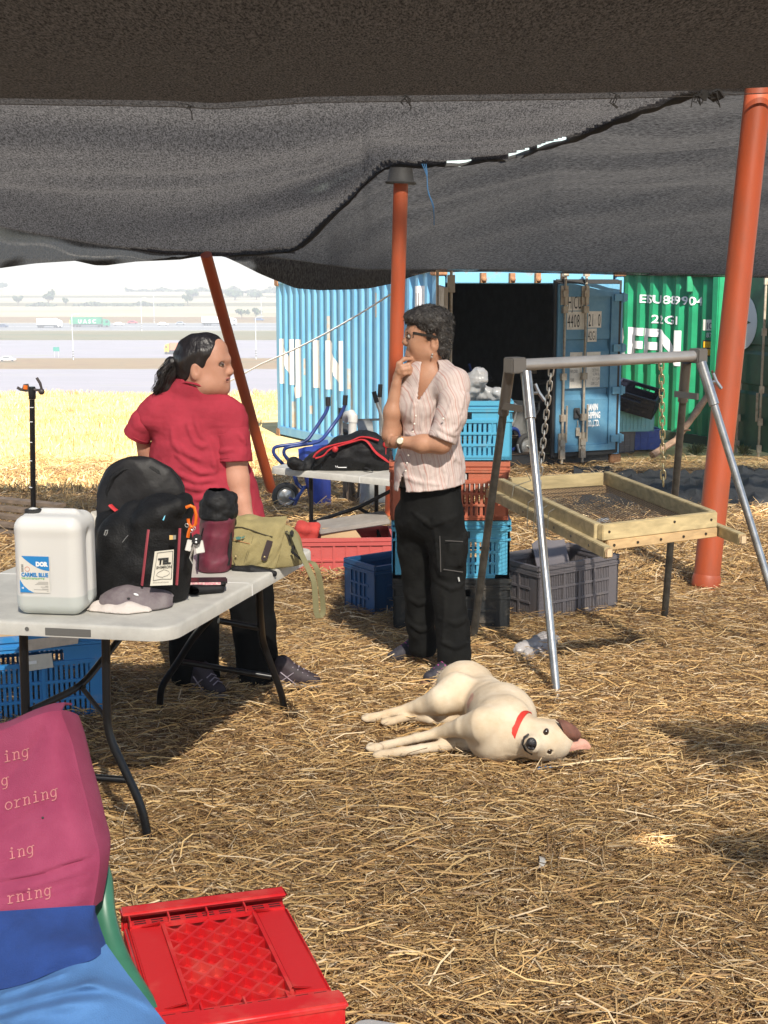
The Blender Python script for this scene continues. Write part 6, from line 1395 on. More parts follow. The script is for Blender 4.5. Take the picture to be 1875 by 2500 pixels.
fband([dp(215,495,0.20), dp(255,535,0.19), dp(300,570,0.18)], 0.010, M_red, 'red_trim'); fband([dp(310,548,0.18), dp(415,552,0.18)], 0.004, M_red, 'red_trim'); fband([dp(420,548,0.17), dp(450,560,0.16), dp(595,542,0.15)], 0.006, M_red, 'red_trim'); fband([dp(300,655,0.15), dp(420,650,0.14)], 0.006, mat('dull_red', (0.16,0.02,0.02), 0.7), 'red_trim')
M_pip = mat('red_piping', (0.30,0.045,0.06), 0.6)
fband([dp(622,755,-0.02), dp(600,930,-0.03), dp(575,1150,-0.025), dp(552,1350,-0.01)], 0.0055, M_pip, 'piping'); fband([dp(957,740,0.045), dp(945,950,0.035), dp(935,1150,0.035), dp(922,1345,0.04)], 0.005, M_pip, 'piping')
fband([dp(775,655,0.015), dp(790,605,0.02), dp(830,580,0.03)], 0.005, mat('cyan_cord', (0.10,0.45,0.62), 0.5), 'pen')
# printed patch
pc4 = [dp(640,1350,-0.035), dp(878,1340,-0.005), dp(892,965,-0.015), dp(690,985,-0.04)]
def pat(u, w, o=0.0):
    q = pc4[0].lerp(pc4[1], u).lerp(pc4[3].lerp(pc4[2], u), w); return q + Vector((0.05,-1,0))*o
b = MB(); b.sheet([[pat(u, w, 0.004) for u in (0,0.5,1)] for w in (0,0.5,1)], 0.002); patch = obj('patch', b, mat('patch_cream', (0.70,0.66,0.56), 0.7), bt)
def plines(segs, r, nm):
    b = MB()
    for P in segs: b.tube([pat(u, w, 0.0075) for u, w in P], r, 5, flat=0.4)
    obj(nm, b, M_blk, patch)
plines([[(0.12,0.15),(0.50,0.185),(0.95,0.17)], [(0.12,0.15),(0.16,0.955)], [(0.95,0.17),(0.965,0.965)], [(0.16,0.955),(0.965,0.965)]], 0.0012, 'patch_frame')
plines([[(0.52,0.19),(0.53,0.24),(0.36,0.255),(0.24,0.30),(0.27,0.36),(0.36,0.40),(0.45,0.42),(0.56,0.455),(0.70,0.43),(0.82,0.39),(0.85,0.33),(0.76,0.28),(0.60,0.255),(0.55,0.24)]], 0.0008, 'tree_mark')
ptx = lambda tx, u, w, s, su, bold: text_mesh('lettering', tx, s, lambda a, c: pat(u+a*su, w+c*10.5, 0.0085), M_blk, patch, 1.0, bold)
ptx('TEL', 0.25, 0.62, 0.022, 17.5, 0.0016); ptx('SHIMRON', 0.19, 0.49, 0.0105, 16.2, 0.0002); text_mesh('lettering', 'EXCAVATIONS', 0.0062, lambda a, c: pat(0.12+a*17, 0.075+c*8, 0.0085), MATS['faded_print'], patch, 1.0)
b = MB(); b.sheet([[dp(845,862,-0.012), dp(882,860,-0.010)], [dp(845,815,-0.012), dp(882,815,-0.010)]], 0.002); b.cur = 1; b.sheet([[dp(884,860,-0.010), dp(914,857,-0.008)], [dp(884,815,-0.010), dp(914,813,-0.008)]], 0.002); obj('logo_tag', b, [mat('tag_yellow', (0.70,0.45,0.16), 0.5), mat('tag_grey', (0.25,0.25,0.22), 0.5)], bt, smooth=False)
b = MB(); b.tube([dp(150,815,0.06), dp(165,765,0.06), dp(188,762,0.06), dp(180,800,0.06), dp(165,830,0.06)], 0.0022, 5); obj('zip_pull', b, M_zn, bt); fband([dp(345,890,0.02), dp(375,850,0.02), dp(405,815,0.02)], 0.002, M_zn, 'zip_pull')
fband([dp(60,1560,0.1), dp(90,1200,0.17), dp(110,900,0.22)], 0.02, M_bpk, 'shoulder_strap')
b = MB(); b.tube([ZP(395,1472,TZ+0.006), ZP(426,1468,TZ+0.006)], 0.0055, 8); b.cur = 1; b.tube([ZP(404,1471,TZ+0.006), ZP(418,1469,TZ+0.006)], 0.0058, 8); obj('marker_pen', b, [M_lett, mat('teal', (0.03,0.30,0.32), 0.4)], label='white and teal marker pen lying under the backpack', cat='pen')
b = MB(); b.sheet([[D(222,1250,4.95), D(252,1275,4.95)], [D(225,1290,4.92), D(252,1310,4.92)]], 0.003); b.sheet([[D(222,1250,4.95), D(252,1275,4.95)],[D(238,1247,5.0), D(256,1262,5.0)]], 0.002); obj('folded_paper', b, M_paper, label='folded white paper between the jerrycan and the backpack', cat='paper', smooth=False)
# carabiner with keys
kt = thing('key_bunch', 'orange carabiner with car key and tags on the backpack', 'keys', dp(1090,640,0.02)); dk = lambda px, py, dy=0: dp(px, py, -0.03+dy)
M_ora = mat('anodised_orange', (0.80,0.16,0.012), 0.3, metal=0.3)
b = MB(); P = [dk(1020,520), dk(1070,500), dk(1110,520), dk(1130,600), dk(1125,690), dk(1105,725), dk(1075,725), dk(1050,690), dk(1045,640)]; b.tube(P, 0.0055, 8); obj('carabiner', b, M_ora, kt); b = MB(); b.tube([dk(1068,735), dk(1050,790), dk(1042,840)], 0.006, 6); obj('lanyard', b, M_ora, kt)
b = MB(); q = dk(1135,860,-0.02); b.box(q, (0.027,0.012,0.036), Euler((0,0.30,0.1)).to_matrix()); b2 = obj('key_fob', b, mat('fob_black', (0.02,0.02,0.022), 0.4), kt, bevel=0.005)
b = MB()
for py in (858, 890): b.ball(dk(1130,py,-0.029), (0.0035,0.002,0.0035), 8, 5)
obj('button', b, M_lett, b2)
b = MB(); q = dk(1165,940,-0.005); b.box(q, (0.030,0.004,0.042), Euler((0,-0.15,0.1)).to_matrix()); q = dk(1055,925,0.0); b.box(q, (0.020,0.004,0.038), Euler((0,0.25,0.1)).to_matrix()); obj('plastic_tag', b, mat('tag_white', (0.70,0.68,0.64), 0.4), kt, bevel=0.003)
b = MB(); b.bar(dk(1105,930,-0.015), dk(1065,1060,-0.01), 0.008, 0.003); b.bar(dk(1065,1060,-0.01), dk(1095,1120,-0.01), 0.007, 0.003); obj('key', b, M_zn, kt)
b = MB()
for i, (px, py) in enumerate(((1030,710),(1075,770),(1110,740),(1095,755))): b.ring(dk(px,py,-0.005), (0.3+0.3*i,1,0.2), 0.006, 0.0012, 12, 5)
obj('key_ring', b, M_zn, kt)
# burgundy bottle pouch
po = ZP(521,1402,TZ); pt_ = thing('bottle_pouch', 'burgundy insulated bottle pouch with a black top', 'pouch', po); ptz = (D(540,1238,po.y)-po).z
M_bur = mat('burgundy', (0.125,0.018,0.035), 0.5, var=0.3, vscale=16, bump=0.25, bscale=25)
f = Field((po.x-0.12,po.y-0.06,TZ-0.01), (po.x+0.13,po.y+0.2,TZ+0.30), 0.005); q0 = np.array([po.x-0.004,po.y+0.06,TZ+0.03]); q1 = np.array([po.x+0.014,po.y+0.06,TZ+0.19])
f.cone(q0, q1, 0.0595, 0.061, 0.01); f.wrinkle(0.0035, 38, 21, aniso=(1,1,2), ridge=0.4); f.cut((0,0,TZ+0.002), (0,0,-1)); f.cut((0,0,TZ+0.205), (0,0,1)); sdf_obj('pouch_body', f, M_bur, pt_)
f = Field((po.x-0.12,po.y-0.06,TZ+0.15), (po.x+0.13,po.y+0.2,TZ+0.30), 0.005); f.cone(q1+np.array([0,0,0.008]), q1+np.array([0.003,0,0.052]), 0.064, 0.064, 0.01); f.wrinkle(0.006, 40, 22, ridge=0.5); f.cut((0,0,TZ+0.252), (0.1,0.0,1)); f.cut((0,0,TZ+0.195), (0,0,-1)); sdf_obj('drawstring_top', f, M_nyl, pt_)
fband([D(496,1290,po.y-0.02), D(486,1330,po.y-0.02), D(483,1390,po.y-0.01)], 0.009, M_nyl, 'side_strap', 0.3, pt_); fband([D(560,1285,po.y+0.04), D(562,1330,po.y+0.03), D(556,1380,po.y+0.03)], 0.008, M_nyl, 'side_strap', 0.5, pt_)
# phone and black case
phn = thing('phone', 'phone in a pink patterned case leaning on the black pouch', 'phone', ZP(505,1424,TZ+0.03)); a = ZP(458,1419,TZ+0.038); c = ZP(555,1418,TZ+0.036)
b = MB(); b.bar(a, c, 0.075, 0.011); obj('phone_body', b, mat('phone_black', (0.02,0.02,0.022), 0.25), phn, bevel=0.004)
b = MB(); e_ = (c-a).normalized(); b.bar(a+e_*0.01+Vector((0,-0.039,0.000)), c-e_*0.018+Vector((0,-0.039,0.000)), 0.002, 0.0085); obj('case_edge', b, mat('pink_pattern', (0.62,0.22,0.28), 0.5, col2=(0.75,0.55,0.50), vscale=120, thr=(0.45,0.55)), phn)
b = MB(); b.box(c+Vector((-0.012,-0.0395,0.0)), (0.014,0.003,0.0095)); obj('corner_guard', b, M_grip, phn, bevel=0.002)
f = Field(tuple(ZP(440,1450,TZ)-Vector((0.05,0.03,0.01))), tuple(ZP(560,1420,TZ)+Vector((0.05,0.12,0.07))), 0.005); a = ZP(470,1440,TZ+0.018); c = ZP(535,1436,TZ+0.016); f.cone(a, c, 0.022, 0.020, 0.02, sq=((0,0,1),0.8)); f.cone(a+Vector((0,0.05,0)), c+Vector((0,0.05,0)), 0.022, 0.018, 0.03, sq=((0,0,1),0.8)); f.cut((0,0,TZ+0.002),(0,0,-1)); sdf_obj('glasses_case', f, M_nyl, label='soft black pouch on the table in front of the phone', cat='pouch')
# olive messenger bag
ob = ZP(640,1392,TZ); ot = thing('messenger_bag', 'olive canvas messenger bag with its strap hanging off the table', 'bag', ob)
M_oli = mat('olive_canvas', (0.26,0.215,0.095), 0.85, var=0.16, vscale=10, bump=0.3, bscale=220); M_olid = mat('olive_dark', (0.055,0.048,0.028), 0.7); M_lea = mat('dark_leather', (0.035,0.022,0.024), 0.45, bump=0.1); M_web = mat('olive_webbing', (0.17,0.155,0.075), 0.8, bump=0.25, bscale=300)
do = lambda px, py, dy=0: D(440+px/4.366, 1200+py/4.366, ob.y+dy); c_ = lambda px, py, dy: np.array(do(px,py,dy))
f = Field(tuple(np.minimum(c_(430,230,0),c_(1220,900,0))-np.array([0.02,0.05,0.02])), tuple(np.maximum(c_(430,230,0),c_(1220,900,0))+np.array([0.03,0.25,0.02])), 0.005)
f.chain([c_(520,780,0.09), c_(700,760,0.08), c_(900,760,0.08), c_(1080,740,0.10)], [0.055,0.062,0.062,0.058], 0.04); f.chain([c_(560,420,0.10), c_(720,400,0.09), c_(900,430,0.09), c_(1090,480,0.11)], [0.05,0.052,0.052,0.045], 0.05); f.chain([c_(600,600,0.09), c_(1090,620,0.10)], [0.058,0.055], 0.06)
f.chain([c_(1130,560,0.13), c_(1150,700,0.13)], [0.045,0.05], 0.04); f.wrinkle(0.004, 26, 31, ridge=0.3); f.cut((0,0,TZ+0.002),(0,0,-1)); sdf_obj('bag_body', f, M_oli, ot)
P = [[do(*p) for p in r] for r in ([(520,240,0.10),(690,262,0.09),(860,270,0.09),(1000,270,0.09),(1138,262,0.10)], [(500,330,0.045),(690,340,0.03),(860,350,0.03),(1000,360,0.035),(1120,360,0.045)], [(490,480,0.02),(660,490,0.008),(840,520,0.008),(980,540,0.012),(1090,520,0.03)], [(500,640,0.015),(640,640,0.0),(800,660,0.0),(960,690,0.004),(1060,660,0.02)], [(510,775,0.012),(600,788,0.0),(720,792,0.0),(880,800,0.0),(1015,825,0.01)])]
def smooth_grid(P, n, m):
    R_, C_ = len(P), len(P[0]); out = []
    def cat(a, b_, c, d, t): return (b_*2+(c-a)*t+(a*2-b_*5+c*4-d)*t*t+(b_*3-a-c*3+d)*t**3)*0.5
    for i in range(n+1):
        s_ = i/n*(R_-1); k = min(int(s_), R_-2); t = s_-k; row0 = []
        for j in range(C_): row0.append(cat(P[max(k-1,0)][j], P[k][j], P[k+1][j], P[min(k+2,R_-1)][j], t))
        row = []
        for j in range(m+1):
            s2 = j/m*(C_-1); q = min(int(s2), C_-2); t2 = s2-q; row.append(cat(row0[max(q-1,0)], row0[q], row0[q+1], row0[min(q+2,C_-1)], t2))
        out.append(row)
    return out
b = MB(); SG = smooth_grid(P, 24, 28); b.sheet([[p+Vector((0,0.004*math.sin(i*0.7+j*0.9)*math.sin(j*0.4),0)) for j, p in enumerate(r)] for i, r in enumerate(SG)], 0.003); flp = obj('flap', b, M_oli, ot, ang=60)
def ob_band(pts, w, m, nm, th=0.4, par=None): b = MB(); b.tube([do(*p) for p in pts], w, 7, flat=th); return obj(nm, b, m, par or flp)
ob_band([(530,395,0.022),(600,378,0.018),(660,380,0.016),(760,410,0.012),(880,455,0.012),(985,482,0.014)], 0.0035, M_olid, 'zip')
b = MB(); b.prism([do(925,515,-0.003), do(990,530,-0.003), do(930,720,-0.006), do(905,742,-0.006), do(875,735,-0.006), do(862,705,-0.006)], (0,-0.003,0)); obj('leather_tab', b, M_lea, flp, bevel=0.002)
b = MB(); b.ball(do(898,698,-0.012), (0.0045,0.003,0.0045), 8, 6); b.ball(do(592,692,-0.008), (0.004,0.003,0.004), 8, 6); obj('snap', b, mat('brass', (0.5,0.4,0.22), 0.35, metal=0.8), flp)
ob_band([(530,505,0.008),(640,530,0.0),(745,558,0.0)], 0.0014, mat('orange_thread', (0.55,0.20,0.08), 0.7), 'seam_thread'); ob_band([(735,570,0.0),(705,680,-0.002),(670,790,-0.002)], 0.0012, M_olid, 'pocket_seam'); ob_band([(780,470,0.004),(745,600,0.0),(690,780,-0.002)], 0.0010, M_olid, 'pocket_seam'); ob_band([(535,670,0.008),(580,770,0.002),(615,785,0.0)], 0.0012, M_olid, 'pocket_seam')
b = MB()
for p in ([(590,490),(620,478),(655,485),(640,510),(600,512)], [(530,440),(560,420),(575,415),(560,445)], [(535,470),(560,490),(580,495),(550,500)], [(655,485),(695,470),(680,490),(660,505)]): b.prism([do(x,y,-0.004) for x, y in p], (0,-0.0015,0))
obj('embroidery', b, mat('teal_thread', (0.06,0.17,0.15), 0.7), flp, smooth=False)
f = Field(tuple(np.minimum(c_(560,780,0),c_(1040,900,0))-np.array([0.02,0.06,0.02])), tuple(np.maximum(c_(560,780,0),c_(1040,900,0))+np.array([0.02,0.1,0.02])), 0.005); f.chain([c_(580,825,-0.005), c_(760,845,-0.015), c_(1000,875,-0.015)], [0.012,0.02,0.012], 0.01); sdf_obj('base_flap', f, M_nyl, ot)
ob_band([(500,640,0.05),(540,720,0.03),(590,800,0.0),(470,850,0.0)], 0.004, M_nyl, 'cord', 1.0, ot)
def strapsheet(pts, w, nm, th=0.0025):
    P_ = [do(*p[:3]) for p in pts]; n = []; Q = []
    for i in range(len(P_)-1):
        for k in range(5): Q.append(P_[i].lerp(P_[i+1], k/5))
    Q.append(P_[-1]); 
    for _ in range(3): Q = [Q[0]]+[(Q[i-1]+2*Q[i]+Q[i+1])/4 for i in range(1,len(Q)-1)]+[Q[-1]]
    rows = []
    for i, q in enumerate(Q):
        s_ = i/(len(Q)-1); tw = np.interp(s_, np.linspace(0,1,len(pts)), [p[3] for p in pts]); rows.append([q+Vector((math.cos(tw),math.sin(tw),0))*(-w/2), q+Vector((math.cos(tw),math.sin(tw),0))*(w/2)])
    b = MB(); b.sheet(rows, th); return obj(nm, b, M_web, ot)
strapsheet([(1150,430,0.06,0.3), (1210,470,0.03,0.3), (1270,620,-0.0,0.2), (1370,830,-0.06,0.2), (1430,960,-0.07,0.5), (1440,1130,-0.07,0.2), (1450,1290,-0.07,0.1), (1475,1350,-0.07,0.0)], 0.021, 'shoulder_strap')
strapsheet([(1350,735,0.0,0.3), (1420,755,-0.02,0.2), (1460,830,-0.035,-0.3), (1490,960,-0.04,-0.4), (1515,1150,-0.05,-0.5), (1525,1290,-0.06,-0.4), (1490,1345,-0.07,0.0)], 0.021, 'shoulder_strap')
b = MB(); b.box(do(1190,440,0.02), (0.014,0.02,0.018)); b.box(do(1205,600,0.03), (0.012,0.02,0.02)); obj('buckle', b, M_grip, ot, bevel=0.004); ob_band([(1130,420,0.06),(1165,520,0.05),(1175,640,0.06),(1150,740,0.07)], 0.006, M_olid, 'side_zip', 0.6, ot); ob_band([(1190,640,0.02),(1260,700,-0.005),(1300,730,-0.01)], 0.005, M_nyl, 'cord', 0.8, ot)
# cap and white cloth
cp = ZP(318,1492,TZ); ct = thing('baseball_cap', 'faded mauve cap lying on a white cloth', 'cap', cp); M_cap = mat('faded_mauve', (0.135,0.105,0.115), 0.85, col2=(0.22,0.19,0.19), vscale=16, bump=0.2, bscale=200)
dc = lambda px, py, dy=0: D(220+px/4.366, 1120+py/4.366, cp.y+dy)
f = Field(tuple(dc(150,1650)-Vector((0.02,0.1,0.02))), tuple(dc(760,1400)+Vector((0.03,0.22,0.03))), 0.005); f.ell(dc(560,1580,0.07), (0.105,0.088,0.075), 0.02); f.ell(dc(350,1560,0.05), (0.085,0.07,0.052), 0.04); f.wrinkle(0.004, 22, 41, ridge=0.4); f.cut((0,0,TZ+0.003),(0,0,-1)); sdf_obj('crown', f, M_cap, ct)
f = Field(tuple(dc(330,1660)-Vector((0.02,0.1,0.02))), tuple(dc(760,1560)+Vector((0.03,0.1,0.03))), 0.005)
b = MB(); b.ball(dc(410,1490,-0.015), (0.005,0.003,0.004), 8, 6); obj('eyelet', b, M_grip, ct); b = MB(); b.ball(dc(490,1448,0.002), (0.009,0.006,0.004), 10, 6, Euler((0,0.35,0)).to_matrix()); obj('top_badge', b, M_lett, ct)
wt = thing('white_cloth', 'crumpled white cloth under the mauve cap', 'cloth', dc(300,1690)); f = Field(tuple(dc(-30,1720)-Vector((0.03,0.08,0.02))), tuple(dc(680,1540)+Vector((0.03,0.14,0.03))), 0.005); c_ = lambda px, py, dy: np.array(dc(px,py,dy))
f.chain([c_(60,1650,0.0), c_(200,1640,-0.01), c_(400,1650,-0.02), c_(600,1640,-0.01)], [0.014,0.022,0.026,0.016], 0.02); f.cone(c_(100,1600,0.03), c_(190,1580,0.04), 0.018, 0.014, 0.02); f.cone(c_(30,1640,0.0), c_(0,1650,0.0), 0.012, 0.006, 0.02); f.wrinkle(0.006, 30, 43, ridge=0.5); f.cut((0,0,TZ+0.002),(0,0,-1)); sdf_obj('cloth_folds', f, mat('white_cotton', (0.62,0.55,0.50), 0.9, bump=0.2, bscale=200), wt)
# ------------------------------------------------------------------ green plastic chair draped with clothes, front left
M_mag = mat('magenta_cotton', (0.23,0.026,0.072), 0.9, col2=(0.29,0.045,0.10), vscale=6, bump=0.2, bscale=350); M_royal = mat('royal_fleece', (0.010,0.036,0.155), 0.95, var=0.2, vscale=8, bump=0.25, bscale=300); M_sky = mat('sky_fleece', (0.06,0.155,0.34), 0.95, var=0.14, vscale=7, bump=0.25, bscale=300); M_chg = mat('chair_green', (0.035,0.14,0.085), 0.4, var=0.15, vscale=8)
M_let2 = mat('pink_print', (0.46,0.17,0.17), 0.8, var=0.15, vscale=60)
ch = thing('plastic_chair', 'green plastic chair hidden under folded clothes', 'chair', (-1.0,2.9,0))
K7 = lambda px, py, y: D(px/2.8733, 1730+py/2.8733, y)
b = MB(); SG = smooth_grid([[K7(560,900,3.20), K7(600,1200,3.17), K7(640,1500,3.12), K7(720,1800,3.04), K7(900,2200,2.9)], [K7(700,1060,3.19), K7(745,1200,3.16), K7(775,1480,3.11), K7(880,1780,3.03), K7(1120,2180,2.88)], [K7(690,1000,3.26), K7(740,1180,3.24), K7(775,1480,3.19), K7(880,1780,3.11), K7(1120,2180,2.98)]], 10, 24); b.sheet(SG, 0.012); obj('back_side', b, M_chg, ch, ang=70)
for q in ((-0.86,2.75),(-1.45,2.75),(-1.45,3.2),(-0.86,3.2)):
    b = MB(); b.tube([(q[0],q[1],0),(q[0]+0.02,q[1]-0.01,0.42)], [0.028,0.022], 10); obj('leg', b, M_chg, ch)
b = MB(); b.box((-1.15,2.62,0.42), (0.55,0.5,0.03)); obj('seat', b, M_chg, ch, bevel=0.01)
ms = thing('magenta_shirt', 'magenta shirt with typed lettering pulled over the chair back', 'shirt', K7(300,1400,3.0))
rows_ = [[(-420,330,3.25),(-200,190,3.24),(0,155,3.22),(200,70,3.20),(330,25,3.20),(425,15,3.20)], [(-420,500,3.21),(-200,430,3.20),(0,400,3.185),(200,330,3.17),(380,280,3.165),(500,220,3.20)], [(-420,760,3.16),(-200,720,3.15),(0,700,3.13),(220,640,3.12),(440,580,3.12),(575,520,3.16)], [(-420,1040,3.10),(-200,1020,3.09),(0,1000,3.08),(240,950,3.07),(500,880,3.07),(660,860,3.11)], [(-420,1280,3.05),(-200,1270,3.04),(0,1240,3.03),(260,1200,3.02),(540,1130,3.03),(700,1080,3.07)], [(-420,1500,3.02),(-200,1480,3.01),(0,1455,3.0),(260,1430,2.99),(500,1405,3.0),(650,1402,3.03)]]
SG = smooth_grid([[K7(*p) for p in r] for r in rows_], 60, 60)
def crease(i, j):
    u, w = j/60, i/60; d = 0.0
    for (u0,w0,u1,w1,a,s_) in ((0.3,0.80,0.95,0.76,0.012,0.018),(0.35,0.88,0.9,0.84,0.007,0.015),(0.3,0.55,0.75,0.42,0.006,0.03),(0.4,0.30,0.75,0.10,0.006,0.03),(0.55,0.9,0.98,0.88,0.006,0.012),(0.3,0.72,0.6,0.62,0.005,0.03)):
        dx, dy = u1-u0, w1-w0; t = max(0, min(1, ((u-u0)*dx+(w-w0)*dy)/(dx*dx+dy*dy))); q = math.hypot(u-u0-t*dx, (w-w0-t*dy)*1.3); d -= a*math.exp(-(q/s_)**2)*math.sin(math.pi*min(1,max(0.05,t)))**0.5
    return d + 0.0025*math.sin(u*13+w*9)*math.sin(w*17)
SG = [[p+Vector((0,-crease(i,j),0)) for j, p in enumerate(r)] for i, r in enumerate(SG)]
b = MB(); b.sheet(SG, 0.006); obj('shirt_front', b, M_mag, ms, ang=80)
b = MB(); edge = [r[-1] for r in SG]; b.sheet([[p, p+Vector((0.012,0.05,-0.004))*min(1,i/8.0), p+Vector((0.002,0.12,-0.01))*min(1,i/8.0+0.05)] for i, p in enumerate(edge)], 0.005); obj('shirt_side', b, M_mag, ms, ang=80)
b = MB(); b.sheet([[p, p+Vector((0,0.05,0.004)), p+Vector((0,0.12,-0.02))] for p in SG[0]], 0.005); obj('shirt_shoulder', b, M_mag, ms, ang=80)
def sgp(px, py):      # nearest point of the shirt under a crop point
    best = None; tx, ty = px/2.8733, 1730+py/2.8733
    return tx, ty
flat = [(frame_py(p), p) for r in SG for p in r]; FA = np.array([f for f, _ in flat]); PA = np.array([tuple(p) for _, p in flat])
def on_shirt(px, py):
    tx, ty = px/2.8733, 1730+py/2.8733; d = np.hypot(FA[:,0]-tx, FA[:,1]-ty); k = np.argsort(d)[:4]; w = 1/(d[k]+0.5); y = (PA[k,1]*w).sum()/w.sum()
    return D(tx, ty, y-0.0015)
GL = {  # typewriter strokes, x-height 1
 'i': ([[(.25,.98),(.5,.98),(.5,0)],[(.2,0),(.82,0)]], [(.48,1.32)]), 'n': ([[(.05,.98),(.25,.98),(.25,0)],[(.25,.72),(.4,.92),(.6,.98),(.75,.85),(.78,.6),(.78,0)],[(.08,0),(.42,0)],[(.62,0),(.95,0)]], []),
 'r': ([[(.1,.98),(.35,.98),(.35,0)],[(.35,.62),(.5,.85),(.68,.97),(.88,.92)],[(.12,0),(.7,0)]], []), 'o': ([[(.5,.98),(.25,.88),(.12,.6),(.12,.38),(.25,.1),(.5,0),(.75,.1),(.88,.38),(.88,.6),(.75,.88),(.5,.98)]], []),
 'g': ([[(.95,.98),(.72,.98),(.72,-.1),(.62,-.34),(.42,-.42),(.18,-.38)],[(.72,.7),(.6,.9),(.42,.98),(.22,.88),(.12,.6),(.12,.42),(.22,.14),(.42,.04),(.6,.12),(.72,.32)]], [])}
def typed(word, x_end, y_end, adv, h, ang):
    b = MB(); ca, sa = math.cos(ang), math.sin(ang); n = len(word)
    for i, chx in enumerate(word):
        ox = x_end-(n-i)*adv*ca; oy = y_end+(n-i)*adv*sa; st, dots = GL[chx]
        f = lambda u, w: on_shirt(ox+u*adv*0.92*ca-w*h*sa*0.25, oy-w*h*ca-u*adv*0.92*sa)
        for s_ in st:
            P_ = []
            for k in range(len(s_)-1):
                for q in (0,0.5): P_.append(f(s_[k][0]+(s_[k+1][0]-s_[k][0])*q, s_[k][1]+(s_[k+1][1]-s_[k][1])*q))
            P_.append(f(*s_[-1])); b.tube(P_, 0.0015, 5)
        for d_ in dots: b.ball(f(*d_), (0.003,0.0012,0.003), 6, 4)
    obj('lettering', b, M_let2, ms, smooth=False)
typed('ing', 215, 330, 66, 55, 0.25); typed('g', 72, 530, 66, 55, 0.25); typed('orning', 415, 610, 66, 55, 0.27); typed('ing', 250, 1010, 66, 55, 0.25); typed('rning', 372, 1305, 66, 55, 0.20)
b = MB(); b.ball(on_shirt(300,766), (0.003,0.0015,0.003), 8, 5); obj('ink_spot', b, M_blk, ms)
rf = thing('royal_blue_jacket', 'royal blue fleece band folded beneath the magenta shirt', 'jacket', K7(300,1650,2.9))
SG2 = smooth_grid([[K7(*p) for p in r] for r in ([(-420,1440,3.0),(0,1420,2.985),(300,1400,2.98),(640,1380,2.99),(655,1390,3.02)], [(-420,1640,2.95),(0,1580,2.93),(300,1560,2.92),(600,1560,2.93),(700,1540,2.97)], [(-420,1900,2.89),(0,1800,2.88),(300,1740,2.86),(600,1670,2.86),(740,1640,2.92)], [(-420,2090,2.87),(0,1975,2.85),(300,1880,2.84),(600,1775,2.84),(738,1700,2.88)])], 24, 40)
b = MB(); b.sheet([[p+Vector((0,0.006*math.sin(j*0.35+i*0.1)*math.sin(i*0.2),0)) for j, p in enumerate(r)] for i, r in enumerate(SG2)], 0.012); obj('fleece_band', b, M_royal, rf, ang=80)
sb = thing('sky_blue_fleece', 'light blue fleece hanging in folds at the bottom left', 'jacket', K7(300,2100,2.75))
SG3 = smooth_grid([[K7(*p) for p in r] for r in ([(-420,2060,2.885),(0,1955,2.865),(300,1860,2.855),(600,1750,2.855),(745,1650,2.90)], [(-420,2220,2.80),(0,2110,2.79),(300,2000,2.78),(620,1900,2.78),(880,1840,2.84)], [(-420,2400,2.70),(0,2300,2.69),(340,2180,2.69),(760,2080,2.70),(1090,2110,2.74)], [(-420,2700,2.58),(0,2650,2.57),(400,2560,2.57),(900,2450,2.58),(1300,2400,2.62)])], 60, 70)
def fold(i, j):
    u, w = j/70, i/60; d = 0
    for k, (u0,w0,u1,w1,a,s_) in enumerate(((0.22,0.30,0.75,0.42,0.02,0.05),(0.75,0.42,0.95,0.62,0.02,0.05),(0.2,0.48,0.7,0.62,0.022,0.05),(0.3,0.62,0.62,0.85,0.018,0.05),(0.6,0.6,0.8,0.95,0.018,0.06),(0.28,0.15,0.6,0.16,0.01,0.03),(0.25,0.8,0.5,0.98,0.015,0.05))):
        dx, dy = u1-u0, w1-w0; t = max(0, min(1, ((u-u0)*dx+(w-w0)*dy)/(dx*dx+dy*dy))); q = math.hypot(u-u0-t*dx, w-w0-t*dy); d += a*0.75*math.exp(-(q/(s_*1.25))**2)
    return d + 0.003*math.sin(u*21+w*5)*math.sin(w*11)
b = MB(); b.sheet([[p+Vector((0,-fold(i,j),fold(i,j)*0.6)) for j, p in enumerate(r)] for i, r in enumerate(SG3)], 0.008); obj('fleece_folds', b, M_sky, sb, ang=80)
